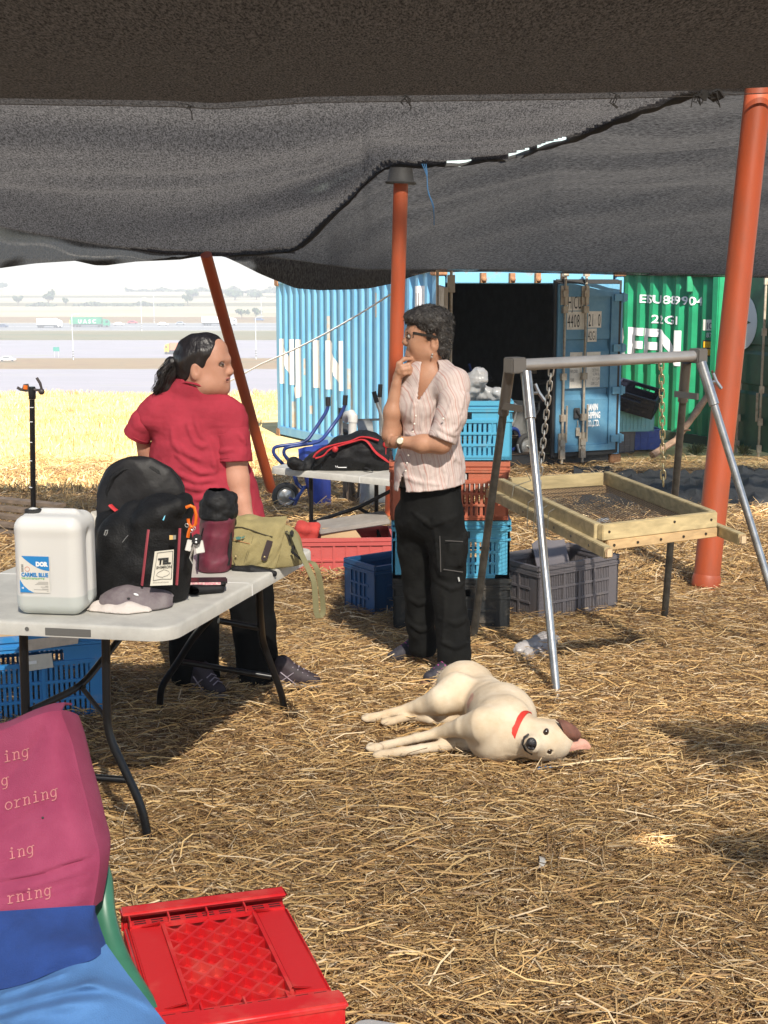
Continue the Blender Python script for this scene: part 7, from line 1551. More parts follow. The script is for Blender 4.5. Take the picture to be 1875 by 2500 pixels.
# ------------------------------------------------------------------ people
M_skinA = mat('skin_warm', (0.43,0.22,0.135), 0.5, col2=(0.50,0.27,0.17), vscale=14, bump=0.06, bscale=140, sub=0.12, spec=0.35)
M_skinB = mat('skin_fair', (0.44,0.215,0.14), 0.5, col2=(0.50,0.26,0.18), vscale=12, bump=0.06, bscale=140, sub=0.12, spec=0.35)
M_lip = mat('lip', (0.36,0.12,0.10), 0.5); M_eyew = mat('eye_white', (0.55,0.52,0.48), 0.3); M_iris = mat('iris', (0.03,0.018,0.012), 0.2); M_brow = mat('brow_dark', (0.07,0.045,0.035), 0.8)
def stripes_mat():
    m, t, b = _new('striped_linen'); tc = t.nodes.new('ShaderNodeTexCoord'); n = t.nodes.new('ShaderNodeTexNoise'); n.inputs['Scale'].default_value = 7; n.inputs['Detail'].default_value = 2
    mx = t.nodes.new('ShaderNodeVectorMath'); mx.operation = 'MULTIPLY_ADD'; mx.inputs[1].default_value = (0.03,0.03,0.0); t.links.new(tc.outputs['Object'], n.inputs['Vector']); t.links.new(n.outputs['Color'], mx.inputs[0]); t.links.new(tc.outputs['Object'], mx.inputs[2])
    sp = t.nodes.new('ShaderNodeVectorMath'); sp.operation = 'DOT_PRODUCT'; sp.inputs[1].default_value = (1.0,0.45,0.16); t.links.new(mx.outputs[0], sp.inputs[0])
    base = None
    def band(freq, ph, lo, hi):
        a = t.nodes.new('ShaderNodeMath'); a.operation = 'MULTIPLY_ADD'; a.inputs[1].default_value = freq; a.inputs[2].default_value = ph; t.links.new(sp.outputs['Value'], a.inputs[0])
        s_ = t.nodes.new('ShaderNodeMath'); s_.operation = 'SINE'; t.links.new(a.outputs[0], s_.inputs[0])
        r = t.nodes.new('ShaderNodeMapRange'); r.inputs['From Min'].default_value = lo; r.inputs['From Max'].default_value = hi; t.links.new(s_.outputs[0], r.inputs['Value']); return r.outputs[0]
    col = (0.60,0.50,0.46)
    cur = None
    for freq, ph, lo, hi, c in ((190,0,0.86,0.99,(0.51,0.36,0.33)),(310,1.5,0.88,0.99,(0.50,0.37,0.34)),(520,0.4,0.80,0.98,(0.53,0.44,0.41)),(95,2.0,0.965,0.995,(0.50,0.30,0.26))):
        m2 = t.nodes.new('ShaderNodeMix'); m2.data_type = 'RGBA'; t.links.new(band(freq,ph,lo,hi), m2.inputs['Factor'])
        if cur is None: m2.inputs['A'].default_value = (*col,1)
        else: t.links.new(cur, m2.inputs['A'])
        m2.inputs['B'].default_value = (*c,1); cur = m2.outputs['Result']
    t.links.new(cur, b.inputs['Base Color']); b.inputs['Roughness'].default_value = 0.9; b.inputs['Specular IOR Level'].default_value = 0.2
    n2 = t.nodes.new('ShaderNodeTexNoise'); n2.inputs['Scale'].default_value = 45; n2.inputs['Detail'].default_value = 4; bp = t.nodes.new('ShaderNodeBump'); bp.inputs['Strength'].default_value = 0.35; bp.inputs['Distance'].default_value = 0.006
    t.links.new(tc.outputs['Object'], n2.inputs['Vector']); t.links.new(n2.outputs['Fac'], bp.inputs['Height']); t.links.new(bp.outputs[0], b.inputs['Normal']); return m
M_linen = stripes_mat()
M_cargo = mat('cargo_black', (0.0085,0.0085,0.008), 0.9, spec=0.12, var=0.35, vscale=9, bump=0.3, bscale=40); M_tee = mat('red_tee', (0.33,0.033,0.052), 0.95, spec=0.15, var=0.12, vscale=7, bump=0.2, bscale=60); M_pants = mat('black_pants', (0.005,0.005,0.005), 0.95, spec=0.08, var=0.3, vscale=8)
M_hairg = mat('grey_hair', (0.018,0.015,0.014), 0.6, col2=(0.075,0.068,0.062), vscale=38, thr=(0.42,0.72), bump=0.7, bscale=90); M_hairb = mat('black_hair', (0.012,0.009,0.009), 0.38, var=0.4, vscale=50, bump=0.5, bscale=70, stretch=(1,1,0.2))
def ribbon_pair(a, c): return a
YA = 6.45
a5 = lambda X, Y, dy=0.0: np.array(D(920+X/4.708, 730+Y/4.708, YA+dy))
wa = lambda px, py, dy=0.0: np.array(D(px*K1, py*K1, YA+dy))
pa = thing('person', 'woman with short grey hair and striped shirt standing with hand on chin', 'person', (wa(935,1450)[0], YA, gz(YA)))
f = Field((wa(820,0)[0]-0.03, YA-0.36, 0.50), (wa(1020,0)[0]+0.03, YA+0.30, 1.64), 0.0042)
f.ell(a5(605,345), (0.092,0.074,0.090), 0.02); f.ell(a5(480,420), (0.046,0.060,0.072), 0.035); f.ell(a5(500,585), (0.046,0.050,0.044), 0.03)
for s_ in (-1,1):
    f.cone(a5(408,650,s_*0.010), a5(625,625,s_*0.050), 0.019, 0.026, 0.03); f.ell(a5(450,520,s_*0.034), (0.028,0.024,0.034), 0.025); f.cone(a5(368,388,0), a5(420,380,s_*0.042), 0.011, 0.012, 0.02)
    f.ell(a5(372,432,s_*0.031), (0.013,0.016,0.012), 0.008, sub=True)
    f.cone(a5(340,512,0), a5(352,516,s_*0.012), 0.009, 0.008, 0.008); f.cone(a5(368,574,0), a5(396,580,s_*0.022), 0.0075, 0.005, 0.008); f.cone(a5(370,604,0), a5(396,600,s_*0.020), 0.0085, 0.005, 0.009)
    f.ell(a5(668,520,s_*0.074), (0.018,0.009,0.030), 0.01); f.ell(a5(662,505,s_*0.083), (0.009,0.006,0.017), 0.006, sub=True)
f.cone(a5(358,405), a5(322,492), 0.008, 0.0125, 0.012); f.ell(a5(388,655), (0.020,0.022,0.018), 0.02)
f.cone(a5(610,600), a5(620,900), 0.053, 0.058, 0.04); f.cone(a5(620,880), a5(540,960,-0.0), 0.06, 0.07, 0.05)
f.cone(a5(600,960), a5(600,1500), 0.086, 0.08, 0.04); f.cone(a5(480,965,0.11), a5(860,990,-0.12), 0.040, 0.042, 0.05); f.cone(a5(600,1500), a5(600,2150), 0.08, 0.085, 0.04)
# far (right) arm, forearm up to the chin; near (left) arm folded under it
f.cone(a5(460,980,0.12), a5(300,1350,0.04), 0.046, 0.043, 0.02); f.cone(a5(300,1350,0.04), a5(160,1560,-0.05), 0.043, 0.037, 0.03)
f.cone(a5(160,1560,-0.05), a5(178,1300,-0.06), 0.036, 0.037, 0.02); f.cone(a5(178,1300,-0.06), a5(222,980,-0.06), 0.036, 0.0205, 0.02)
f.cone(a5(222,980,-0.06), a5(262,850,-0.055), 0.020, 0.024, 0.015, sq=((1,0,0.2),0.8)); f.cone(a5(235,900,-0.045), a5(290,800,-0.05), 0.020, 0.020, 0.012)
f.chain([a5(238,815,-0.062), a5(252,745,-0.062), a5(315,690,-0.055), a5(392,688,-0.040)], [0.0105,0.010,0.0088,0.0075], 0.008)
f.chain([a5(252,820,-0.074), a5(280,775,-0.078), a5(365,757,-0.075), a5(395,800,-0.066)], [0.0105,0.0102,0.0092,0.0082], 0.007)
f.chain([a5(268,850,-0.078), a5(300,815,-0.084), a5(375,800,-0.080), a5(402,852,-0.070)], [0.0102,0.010,0.009,0.0078], 0.007)
f.chain([a5(285,890,-0.072), a5(315,858,-0.082), a5(372,848,-0.078), a5(390,882,-0.068)], [0.0092,0.009,0.0082,0.0072], 0.007)
f.chain([a5(285,850,-0.035), a5(335,790,-0.030), a5(372,735,-0.026), a5(420,700,-0.030)], [0.0125,0.0115,0.0105,0.0085], 0.008)
f.cone(a5(860,1150,-0.17), a5(735,1655,-0.20), 0.046, 0.044, 0.02); f.cone(a5(735,1655,-0.20), a5(520,1665,-0.185), 0.043, 0.038, 0.025); f.cone(a5(520,1665,-0.185), a5(300,1648,-0.15), 0.038, 0.0235, 0.02)
f.cone(a5(300,1648,-0.15), a5(215,1640,-0.12), 0.022, 0.026, 0.015, sq=((0,1,0),0.7))
for k, (y_, z_) in enumerate(((1590,0.0),(1622,-0.008),(1655,-0.008),(1685,0.0))): f.chain([a5(215,y_+12,-0.11+z_), a5(150,y_,-0.085+z_), a5(110,y_-5,-0.045+z_)], [0.0095,0.009,0.0075], 0.007)
f.cone(wa(925,1060), wa(925,1130), 0.08, 0.08, 0.04)
for x, dy in ((955,-0.06),(892,0.07)): f.cone(wa(x,1130,dy), wa(x+8,1200,dy), 0.05, 0.045, 0.02)
sdf_obj('body', f, M_skinA, pa)
f = Field((wa(835,0)[0]-0.03, YA-0.36, 0.66), (wa(1025,0)[0]+0.04, YA+0.32, 1.42), 0.005)
f.cone(a5(615,960,0.0), a5(600,1200), 0.118, 0.122, 0.03); f.cone(a5(600,1200), a5(598,1560), 0.124, 0.120, 0.04); f.cone(a5(598,1560), a5(605,1860), 0.120, 0.142, 0.04); f.cone(a5(605,1860), a5(600,2160), 0.142, 0.156, 0.03)
f.ell(a5(470,1230,-0.03), (0.075,0.08,0.075), 0.05); f.cone(a5(490,960,0.11), a5(870,985,-0.125), 0.052, 0.055, 0.05); f.cone(a5(700,880,-0.02), a5(850,965,-0.11), 0.052, 0.055, 0.04)
f.chain([a5(885,990,-0.13), a5(890,1080,-0.155)], [0.056,0.056], 0.05); f.chain([a5(450,960,0.13), a5(375,1110,0.11), a5(318,1370,0.05)], [0.056,0.058,0.056], 0.03)
0
f.cone(a5(790,775,-0.02), a5(640,905,-0.095), 0.016, 0.013, 0.015)
f.wrinkle(0.0032, 19, 61, aniso=(1.3,1.3,0.7), octv=3, ridge=0.6); f.wrinkle(0.0014, 45, 62, octv=2, ridge=0.4)
C5 = lambda L: [(920+x/4.708, 730+y/4.708) for x, y in L]
f.folds([C5(q) for q in ([(690,1080),(650,1200),(600,1330)], [(330,1540),(430,1570),(560,1540)], [(640,1850),(585,1980),(560,2150)], [(320,2030),(450,2095),(700,2130)], [(740,1780),(860,1800),(960,1880)], [(760,1900),(800,2050),(790,2180)], [(400,1850),(360,1960),(320,2080)], [(560,1250),(530,1400),(520,1540)], [(900,1560),(860,1700),(880,1850)], [(440,1130),(420,1260),(400,1400)])], 0.0055, 0.001, 0.013)
hemz = a5(600,2210)[2]; f.cut((0,0,hemz+0.005), (0.10,0,-1))
# open neckline and the split at the hem
for k in range(9): t = k/8; f.cone(a5(560+50*(1-t)-95*t, 780+410*t, -0.16), a5(560+50*(1-t)-95*t, 780+410*t, 0.02), 0.036*(1-t)+0.003, 0.036*(1-t)+0.003, 0.004, sub=True)
f.cone(a5(605,720,0.0), a5(605,830,0.0), 0.066, 0.064, 0.008, sub=True)
for k in range(7): t = k/6; f.cone(a5(300-t*8, 1990+200*t, -0.2), a5(300-t*8, 1990+200*t, 0.0), 0.001+0.016*t, 0.001+0.016*t, 0.002, sub=True)
for w_ in (0.0,): f.cone(a5(300,1330,0.03), a5(150,1600,-0.06), 0.040, 0.050, 0.004, sub=True)
shirtA = sdf_obj('shirt', f, M_linen, pa)
def c5(*L): return C5(L)
M_lin2 = M_linen
SLV = [a5(888,1000,-0.135), a5(892,1140,-0.165), a5(855,1340,-0.185), a5(745,1620,-0.200)]
b = MB()
for i in range(9):
    q = a5(475-i*19, 1215+i*92, 0); 
    b.ball(Vector(a5(466-i*17,1255+i*90,-0.118-0.012*min(i,3))), (0.0045,0.003,0.0045), 8, 5)
obj('button', b, M_plate, shirtA, kind='stuff')
b = MB(); b.ball(Vector(a5(765,1375,-0.275)), (0.005,0.003,0.005), 8, 5); obj('sleeve_button', b, M_plate, shirtA)
def tubes(name, lines, r, m, par, flat=None, n=6):
    b = MB()
    for P in lines: b.tube([Vector(p) for p in P], r, n, flat=flat)
    return obj(name, b, m, par)
f = Field((wa(850,0)[0]-0.06, YA-0.28, 0.05), (wa(1025,0)[0]+0.05, YA+0.28, 0.86), 0.005)
f.cone(wa(930,1035), wa(929,1110), 0.132, 0.134, 0.03, sq=((0,1,0),0.85))
f.chain([wa(957,1120,-0.055), wa(968,1190,-0.07), wa(968,1270,-0.08), wa(978,1350,-0.10), wa(981,1416,-0.12)], [0.088,0.078,0.071,0.071,0.070], 0.05); f.chain([wa(897,1115,0.055), wa(897,1190,0.06), wa(903,1270,0.07), wa(908,1340,0.085), wa(913,1388,0.10)], [0.085,0.074,0.065,0.062,0.060], 0.05)
f.rbox(wa(983,1195,-0.135), (0.035,0.02,0.055), 0.012, 0.012, M=Matrix.Rotation(0.1,4,'Y')); f.rbox(wa(999,1175,-0.06), (0.012,0.055,0.05), 0.01, 0.015)
f.wrinkle(0.0036, 17, 71, aniso=(1,1,1.3), ridge=0.7); f.wrinkle(0.0014, 40, 72, octv=2, ridge=0.3)
f.cone(wa(981,1408,-0.12), wa(981,1425,-0.12), 0.075, 0.075, 0.004); f.cone(wa(913,1380,0.10), wa(913,1395,0.10), 0.066, 0.066, 0.004)
W1 = lambda L: [(x*K1, y*K1) for x, y in L]
sdf_obj('trousers', f.folds([W1(q) for q in ([(890,1105),(930,1135),(985,1115)], [(943,1255),(975,1272),(1000,1262)], [(950,1335),(985,1348),(1008,1335)], [(952,1385),(985,1398),(1012,1388)], [(885,1292),(905,1305),(925,1296)], [(890,1350),(910,1362),(930,1352)], [(935,1120),(945,1180),(950,1240)], [(960,1290),(962,1340),(955,1385)])], 0.006, 0.001, 0.016), M_cargo, pa)
tubes('pocket_seam', [[wa(962,1168,-0.165), wa(1000,1170,-0.15)], [wa(958,1230,-0.168), wa(1000,1236,-0.15)], [wa(950,1158,-0.16), wa(952,1235,-0.165)]], 0.0022, mat('seam_grey', (0.07,0.065,0.06), 0.8), bpy.data.objects['trousers'])
tubes('zip_pull', [[wa(990,1247,-0.158), wa(992,1256,-0.16)]], 0.004, M_zn, bpy.data.objects['trousers'])
M_sho = mat('shoe_navy', (0.016,0.016,0.024), 0.7, col2=(0.035,0.03,0.04), vscale=50, bump=0.3, bscale=150); M_shm = mat('shoe_magenta', (0.42,0.06,0.24), 0.6); M_sole = mat('shoe_sole', (0.25,0.12,0.09), 0.7)
def shoe(heel, toe, nm='shoe', par=pa, sm=M_sho, tm=M_shm, so=M_sole):
    h = np.array(heel); t = np.array(toe); d = (t-h)/np.linalg.norm(t-h); sd = np.array([-d[1],d[0],0]); L = np.linalg.norm(t-h); z = np.array([0,0,1.0])
    f = Field(np.minimum(h,t)-np.array([0.08,0.08,0.01]), np.maximum(h,t)+np.array([0.08,0.08,0.14]), 0.0045)
    f.chain([h+d*0.035+z*0.045, h+d*0.5*L+z*0.042, t-d*0.035+z*0.034], [0.037,0.038,0.030], 0.03); f.cone(h+d*0.04+z*0.05, h+d*0.075+z*0.10, 0.036, 0.040, 0.02); f.cone(h+d*0.10+z*0.085, t-d*0.08+z*0.05, 0.032, 0.03, 0.02); f.cut((0,0,h[2]+0.018),(0,0,-1))
    o = sdf_obj(nm, f, sm, par)
    f = Field(np.minimum(h,t)-np.array([0.08,0.08,0.01]), np.maximum(h,t)+np.array([0.08,0.08,0.06]), 0.0045); f.chain([h+d*0.035+z*0.012, h+d*0.5*L+z*0.012, t-d*0.033+z*0.014], [0.040,0.038,0.036], 0.02); f.cut((0,0,h[2]+0.022),(0,0,1)); f.cut((0,0,h[2]+0.001),(0,0,-1)); sdf_obj('sole', f, so, o)
    side = -1 if sd[1] > 0 else 1
    L_ = []
    for k in range(5): c = h+d*(L*0.42+0.022*k)+z*(0.112-0.011*k); L_.append([c-sd*0.025-z*0.008, c+z*0.006, c+sd*0.025-z*0.008])
    c = h+d*L*0.42+side*sd*0.040+z*0.045; L_ += [[c-d*0.03+z*0.03, c+d*0.035-z*0.018], [c+d*0.03+z*0.03, c-d*0.035-z*0.018]]
    tubes('lace', L_, 0.0036, tm, o, flat=0.7)
    return o
shoe(G(1012*K1,1462*K1), G(915*K1,1483*K1)); shoe(G(930*K1,1422*K1), G(837*K1,1437*K1))
f = Field(a5(250,20,-0.12)-np.array([0.02,0,0.36]), a5(900,20,0.12)+np.array([0.03,0,0.03]), 0.0035)
f.ell(a5(600,225), (0.094,0.078,0.060), 0.02); f.ell(a5(430,205), (0.036,0.058,0.028), 0.03); f.ell(a5(385,215,0.0), (0.018,0.045,0.018), 0.02); f.ell(a5(735,380), (0.048,0.074,0.090), 0.03); f.ell(a5(765,580), (0.022,0.046,0.044), 0.03)
for s_ in (-1,1): f.ell(a5(610,290,s_*0.060), (0.056,0.019,0.046), 0.02); f.ell(a5(600,395,s_*0.066), (0.018,0.009,0.034), 0.012); f.ell(a5(740,480,s_*0.055), (0.028,0.022,0.06), 0.02)
f.wrinkle(0.003, 55, 81, octv=3, ridge=0.2)
hairA = sdf_obj('hair', f, M_hairg, pa)
g = np.random.default_rng(8); V = np.array([v.co[:] for v in hairA.data.vertices]) + np.array(pa.location); N_ = np.array([v.normal[:] for v in hairA.data.vertices])
k = g.choice(len(V), 5000); p = V[k]; n = N_[k]; fl2 = n*0.35+np.stack([0.55+0*p[:,0], 0*p[:,0], -0.55+0*p[:,0]],1)+g.normal(0,0.35,(5000,3)); fl2 /= np.linalg.norm(fl2,axis=1)[:,None]; L = g.uniform(0.005,0.012,(5000,1))
pts = np.stack([p-n*0.002, p+fl2*L*0.5+n*0.003, p+fl2*L+n*0.001],1) - np.array(pa.location); gv = g.random((5000,1)); col = np.where(gv < 0.12, 0.14, np.where(gv < 0.40, 0.05, 0.015))*np.array([[1.0,0.94,0.88]])
ribbons('hair_tufts', pts, np.full(5000,0.0013), col, attr_mat('hair_strand', 0.4), parent=pa, kind='stuff')
M_frm = mat('spectacle_black', (0.015,0.012,0.012), 0.25)
gl = thing('glasses', 'dark framed glasses on the grey haired woman', 'glasses', tuple(a5(380,420)))
gl.parent = pa; gl.location = tuple(a5(380,420)-np.array(pa.location)); del gl['label']; del gl['category']
gm = None
for s_ in (-1,1):
    L4 = [a5(338,386,s_*0.010), a5(352,380,s_*0.030), a5(418,384,s_*0.060), a5(420,440,s_*0.060), a5(378,462,s_*0.038), a5(340,440,s_*0.012), a5(338,386,s_*0.010)]
    tubes('rim', [L4], 0.0028, M_frm, gl); b = MB(); b.add([Vector(p) for p in L4[:6]], [(0,1,2,3,4,5)]); obj('lens', b, mat('lens_glass', (0.35,0.38,0.40), 0.05, trans=0.85), gl, smooth=False)
    b = MB(); b.bar(Vector(a5(418,390,s_*0.064)), Vector(a5(695,440,s_*0.089)), 0.004, 0.0115); obj('temple_arm', b, M_frm, gl, bevel=0.001)
    b = MB(); b.ball(Vector(a5(378,430,s_*0.032)), 0.0105, 10, 7); q = obj('eye', b, M_eyew, pa); b = MB(); b.ball(Vector(a5(362,430,s_*0.033)), (0.005,0.006,0.006), 8, 6); obj('iris', b, M_iris, q)
    tubes('eyebrow', [[a5(352,372,s_*0.014), a5(375,358,s_*0.036), a5(420,366,s_*0.056)]], 0.0030, M_brow, pa)
tubes('nose_bridge', [[a5(338,392,-0.010), a5(336,392,0.010)]], 0.0028, M_frm, gl)
tubes('lips', [[a5(352,576,0), a5(366,578,-0.010), a5(388,586,-0.020)], [a5(356,600,0), a5(370,600,-0.010), a5(388,590,-0.019)]], 0.0036, M_lip, pa)
b = MB(); b.ball(Vector(a5(638,638,-0.083)), 0.0048, 8, 6); b.ball(Vector(a5(630,668,-0.083)), (0.0045,0.003,0.0055), 8, 6); obj('earring', b, M_chain, pa)
wv = Vector(a5(520,1665,-0.185)-a5(300,1648,-0.15)).normalized()
b = MB(); b.ring(Vector(a5(272,1645,-0.142)), wv, 0.0255, 0.0055, 20, 6); wt_ = obj('watch', b, mat('watch_strap', (0.16,0.09,0.06), 0.6), pa)
b = MB(); c0 = Vector(a5(268,1632,-0.168)); b.lathe([(0.0,0),(0.0165,0.0),(0.0165,0.005),(0.0135,0.007)], c0, (-0.15,-1,0.25), 20); obj('watch_case', b, mat('gold_case', (0.55,0.42,0.22), 0.3, metal=0.8), wt_); b = MB(); b.lathe([(0.0,0),(0.013,0.0),(0.013,0.002),(0,0.002)], c0+Vector((-0.15,-1,0.25)).normalized()*0.0065, (-0.15,-1,0.25), 20); obj('watch_dial', b, mat('dial', (0.65,0.60,0.50), 0.4), wt_)
SLEEVE_A = (SLV, [0.058,0.064,0.066,0.058])
# ---- the woman in red, seen from behind
YB_ = 6.25
b4 = lambda X, Y, dy=0.0: np.array(D(380+X/4.423, 800+Y/4.423, YB_+dy)); wB = lambda px, py, dy=0.0: np.array(D(px*K1, py*K1, YB_+dy))
pb = thing('person', 'woman in a red shirt with a black ponytail turned away behind the table', 'person', (wB(470,1480)[0], YB_, gz(YB_)))
f = Field((wB(265,0)[0], YB_-0.34, 0.45), (wB(620,0)[0], YB_+0.34, 1.54), 0.0045)
f.ell(b4(480,315), (0.094,0.078,0.090), 0.02); f.ell(b4(655,265,-0.004), (0.050,0.060,0.060), 0.03); f.ell(b4(622,430,-0.008), (0.054,0.064,0.080), 0.035); f.ell(b4(610,550,-0.022), (0.058,0.048,0.058), 0.03); f.ell(b4(600,620,-0.01), (0.066,0.055,0.042), 0.03)
f.cone(b4(560,620,-0.045), b4(708,655,0.0), 0.036, 0.026, 0.03); f.cone(b4(560,620,0.045), b4(708,655,0.0), 0.036, 0.026, 0.03); f.ell(b4(716,640,-0.002), (0.026,0.028,0.026), 0.02)
f.cone(b4(770,385,-0.004), b4(806,470,-0.008), 0.0105, 0.0145, 0.014); f.cone(b4(800,482,-0.008), b4(775,490,-0.024), 0.011, 0.010, 0.01); f.cone(b4(800,482,-0.008), b4(780,488,0.010), 0.011, 0.009, 0.01)
f.cone(b4(660,350,-0.050), b4(765,340,-0.012), 0.010, 0.010, 0.025); f.cone(b4(765,340,-0.01), b4(755,345,0.035), 0.010, 0.010, 0.025); f.ell(b4(718,396,-0.052), (0.018,0.014,0.010), 0.008, sub=True)
f.cone(b4(778,545,-0.006), b4(728,562,-0.042), 0.011, 0.007, 0.012); f.cone(b4(770,588,-0.006), b4(728,576,-0.040), 0.012, 0.007, 0.012)
f.ell(b4(432,470,-0.078), (0.021,0.011,0.034), 0.012); f.ell(b4(440,460,-0.089), (0.010,0.006,0.020), 0.006, sub=True)
f.cone(b4(480,520), b4(440,680,0.01), 0.064, 0.066, 0.04); f.cone(b4(440,680,0.01), wB(410,930,0.03), 0.055, 0.08, 0.03); f.cone(wB(410,900,0.03), wB(450,1080,0.04), 0.09, 0.10, 0.05); f.cone(wB(340,895,0.01), wB(496,902,-0.01), 0.032, 0.034, 0.03)
f.chain([wB(503,900,-0.03), wB(507,985,-0.05), wB(512,1036,-0.06)], [0.044,0.054,0.050], 0.02); f.chain([wB(512,1036,-0.06), wB(520,1080,-0.08), wB(532,1125,-0.10)], [0.0505,0.044,0.033], 0.02); f.cone(wB(532,1125,-0.10), wB(545,1160,-0.13), 0.032, 0.026, 0.02, sq=((0,1,0),0.75))
for i in range(4): f.chain([wB(538+6*i,1158,-0.14+0.018*i), wB(546+7*i,1176,-0.16+0.018*i), wB(552+8*i,1186,-0.19+0.018*i)], [0.0105,0.0095,0.008], 0.008)
f.chain([wB(530,1145,-0.15), wB(528,1168,-0.18)], [0.012,0.009], 0.008)
f.chain([wB(330,880), wB(297,925,0.01), wB(288,935,0.02)], [0.042,0.046,0.046], 0.02); f.chain([wB(288,935,0.02), wB(320,985,0.07), wB(352,1022,0.13)], [0.046,0.040,0.03], 0.02); f.cone(wB(352,1022,0.13), wB(385,1045,0.16), 0.030, 0.024, 0.02)
for i in range(4): f.chain([wB(380,1040+7*i,0.165), wB(400,1046+8*i,0.175), wB(415,1052+8*i,0.16)], [0.010,0.009,0.008], 0.008)
f.cone(wB(455,1080,0.04), wB(470,1160,0.03), 0.10, 0.11, 0.04)
for x in (425,530): f.cone(wB(x,1170), wB(x,1240), 0.07, 0.06, 0.03)
sdf_obj('body', f, M_skinB, pb)
f = Field((wB(262,0)[0]-0.02, YB_-0.36, 0.66), (wB(585,0)[0]+0.02, YB_+0.36, 1.40), 0.005); SQ = ((0,1,0),0.78)
f.cone(wB(414,935,0.02), wB(425,985,0.03), 0.160, 0.186, 0.05, sq=SQ); f.cone(wB(425,985,0.03), wB(452,1070,0.04), 0.188, 0.200, 0.05, sq=SQ); f.cone(wB(452,1070,0.04), wB(468,1130,0.04), 0.200, 0.208, 0.04, sq=SQ)
f.cone(b4(430,640,0.015), wB(345,893,0.01), 0.068, 0.052, 0.06); f.cone(b4(430,640,0.015), wB(490,902,-0.01), 0.068, 0.056, 0.06); f.cone(wB(345,900), wB(490,910,-0.01), 0.07, 0.07, 0.05)
f.chain([wB(496,895,-0.02), wB(503,935,-0.035)], [0.056,0.060], 0.05); f.chain([wB(345,880), wB(325,900,0.0)], [0.052,0.052], 0.05)
f.wrinkle(0.0034, 17, 91, aniso=(0.7,1,1.3), octv=3, ridge=0.7); f.wrinkle(0.0012, 40, 92, octv=2, ridge=0.4)
# drawn folds running from the armpit to the waist, and across the small of the back
for P in ([(465,960,-0.17),(440,985,-0.165),(395,990,-0.16)], [(455,945,-0.165),(430,925,-0.16),(415,900,-0.155)], [(470,1000,-0.165),(440,1040,-0.17),(385,1045,-0.165)], [(480,1035,-0.16),(450,1068,-0.17),(400,1070,-0.165)], [(430,940,-0.16),(405,960,-0.158),(385,1000,-0.158)]): f.chain([wB(*q) for q in P], [0.006,0.009,0.005], 0.012) if False else [f.cone(wB(*P[i]), wB(*P[i+1]), 0.007, 0.007, 0.014, sub=True) for i in range(2)]
f.cut(wB(507,1004,-0.055), (wB(507,1010,-0.055)-wB(505,950,-0.045))) if False else None
f.cone(b4(452,560), b4(425,640,0.01), 0.072, 0.066, 0.006, sub=True)
C4 = lambda L: [(380+x/4.423, 800+y/4.423) for x, y in L]
f.folds([C4(q) for q in ([(590,1250),(500,1285),(430,1240),(380,1130),(345,1020)], [(580,1230),(490,1170),(450,1060),(425,950)], [(640,1560),(480,1565),(330,1465),(230,1370)], [(620,1640),(450,1665),(300,1600),(200,1540)], [(660,1730),(500,1745),(380,1725),(240,1680)], [(590,1250),(620,1420),(650,1540)], [(250,1250),(330,1350),(470,1420)], [(180,1100),(200,1250),(280,1350)], [(640,1800),(520,1840),(420,1850)])], 0.0075, 0.0015, 0.016)
hz_ = wB(500,1112)[2]; f.cut((0,0,hz_), (0.12,0,-1))
tee = sdf_obj('shirt', f, M_tee, pb)
def sleeve(pts, rs, inner, folds_, par, m, res=0.0045, seed=1, wr=0.003):
    P = [np.array(p) for p in pts]; lo = np.minimum.reduce(P)-max(rs)-0.03; hi = np.maximum.reduce(P)+max(rs)+0.03; d = P[-1]-P[-2]; d /= np.linalg.norm(d)
    f = Field(lo, hi, res); f.chain(P[:-1]+[P[-1]+d*0.05], list(rs[:-1])+[rs[-1]], 0.03)
    if wr: f.wrinkle(wr, 22, seed, octv=2, ridge=0.6)
    if folds_: f.folds(folds_, 0.006, 0.001, 0.014)
    f.cut(P[-1], d); f.cone(P[-1]-d*0.06, P[-1]+d*0.03, rs[-1]-0.012, rs[-1]-0.005, 0.002, sub=True)
    o = sdf_obj('sleeve', f, m, par)
    u = np.cross(d, [0.3,0.2,0.9]); u /= np.linalg.norm(u); w = np.cross(d, u)
    b = MB(); b.tube([Vector(P[-1]-d*0.016+(u*math.cos(a)+w*math.sin(a))*(rs[-1]+0.0005)) for a in np.linspace(0, 6.283, 40)], 0.0022, 5, cap=False); obj('hem_seam', b, m, o); return o
sleeve([wB(496,897,-0.02), wB(504,940,-0.038), wB(506,998,-0.055)], [0.060,0.069,0.076], 0.06, [C4(q) for q in ([(620,1050),(690,1000),(780,950)], [(600,1250),(650,1180),(700,1150)], [(640,1380),(720,1330),(830,1320)], [(900,1150),(940,1200),(960,1260)])], tee, M_tee, seed=5)
slA = sleeve(SLEEVE_A[0], SLEEVE_A[1], 0.05, [C5(q) for q in ([(1000,1080),(960,1250),(900,1420)], [(880,1150),(820,1330),(760,1480)], [(960,1380),(900,1480),(840,1540)], [(720,1480),(800,1530),(900,1560)], [(690,1540),(770,1600),(850,1640)])], shirtA, M_linen, seed=7, wr=0.0022)
sleeve([wB(345,882), wB(312,912,0.0), wB(296,942,0.02)], [0.056,0.058,0.060], 0.05, None, tee, M_tee, seed=6)
tubes('collar', [[b4(250,600,-0.03), b4(330,590,-0.066), b4(430,608,-0.078), b4(540,645,-0.070), b4(610,675,-0.045)]], 0.008, M_tee, bpy.data.objects['shirt.001'], flat=0.6)

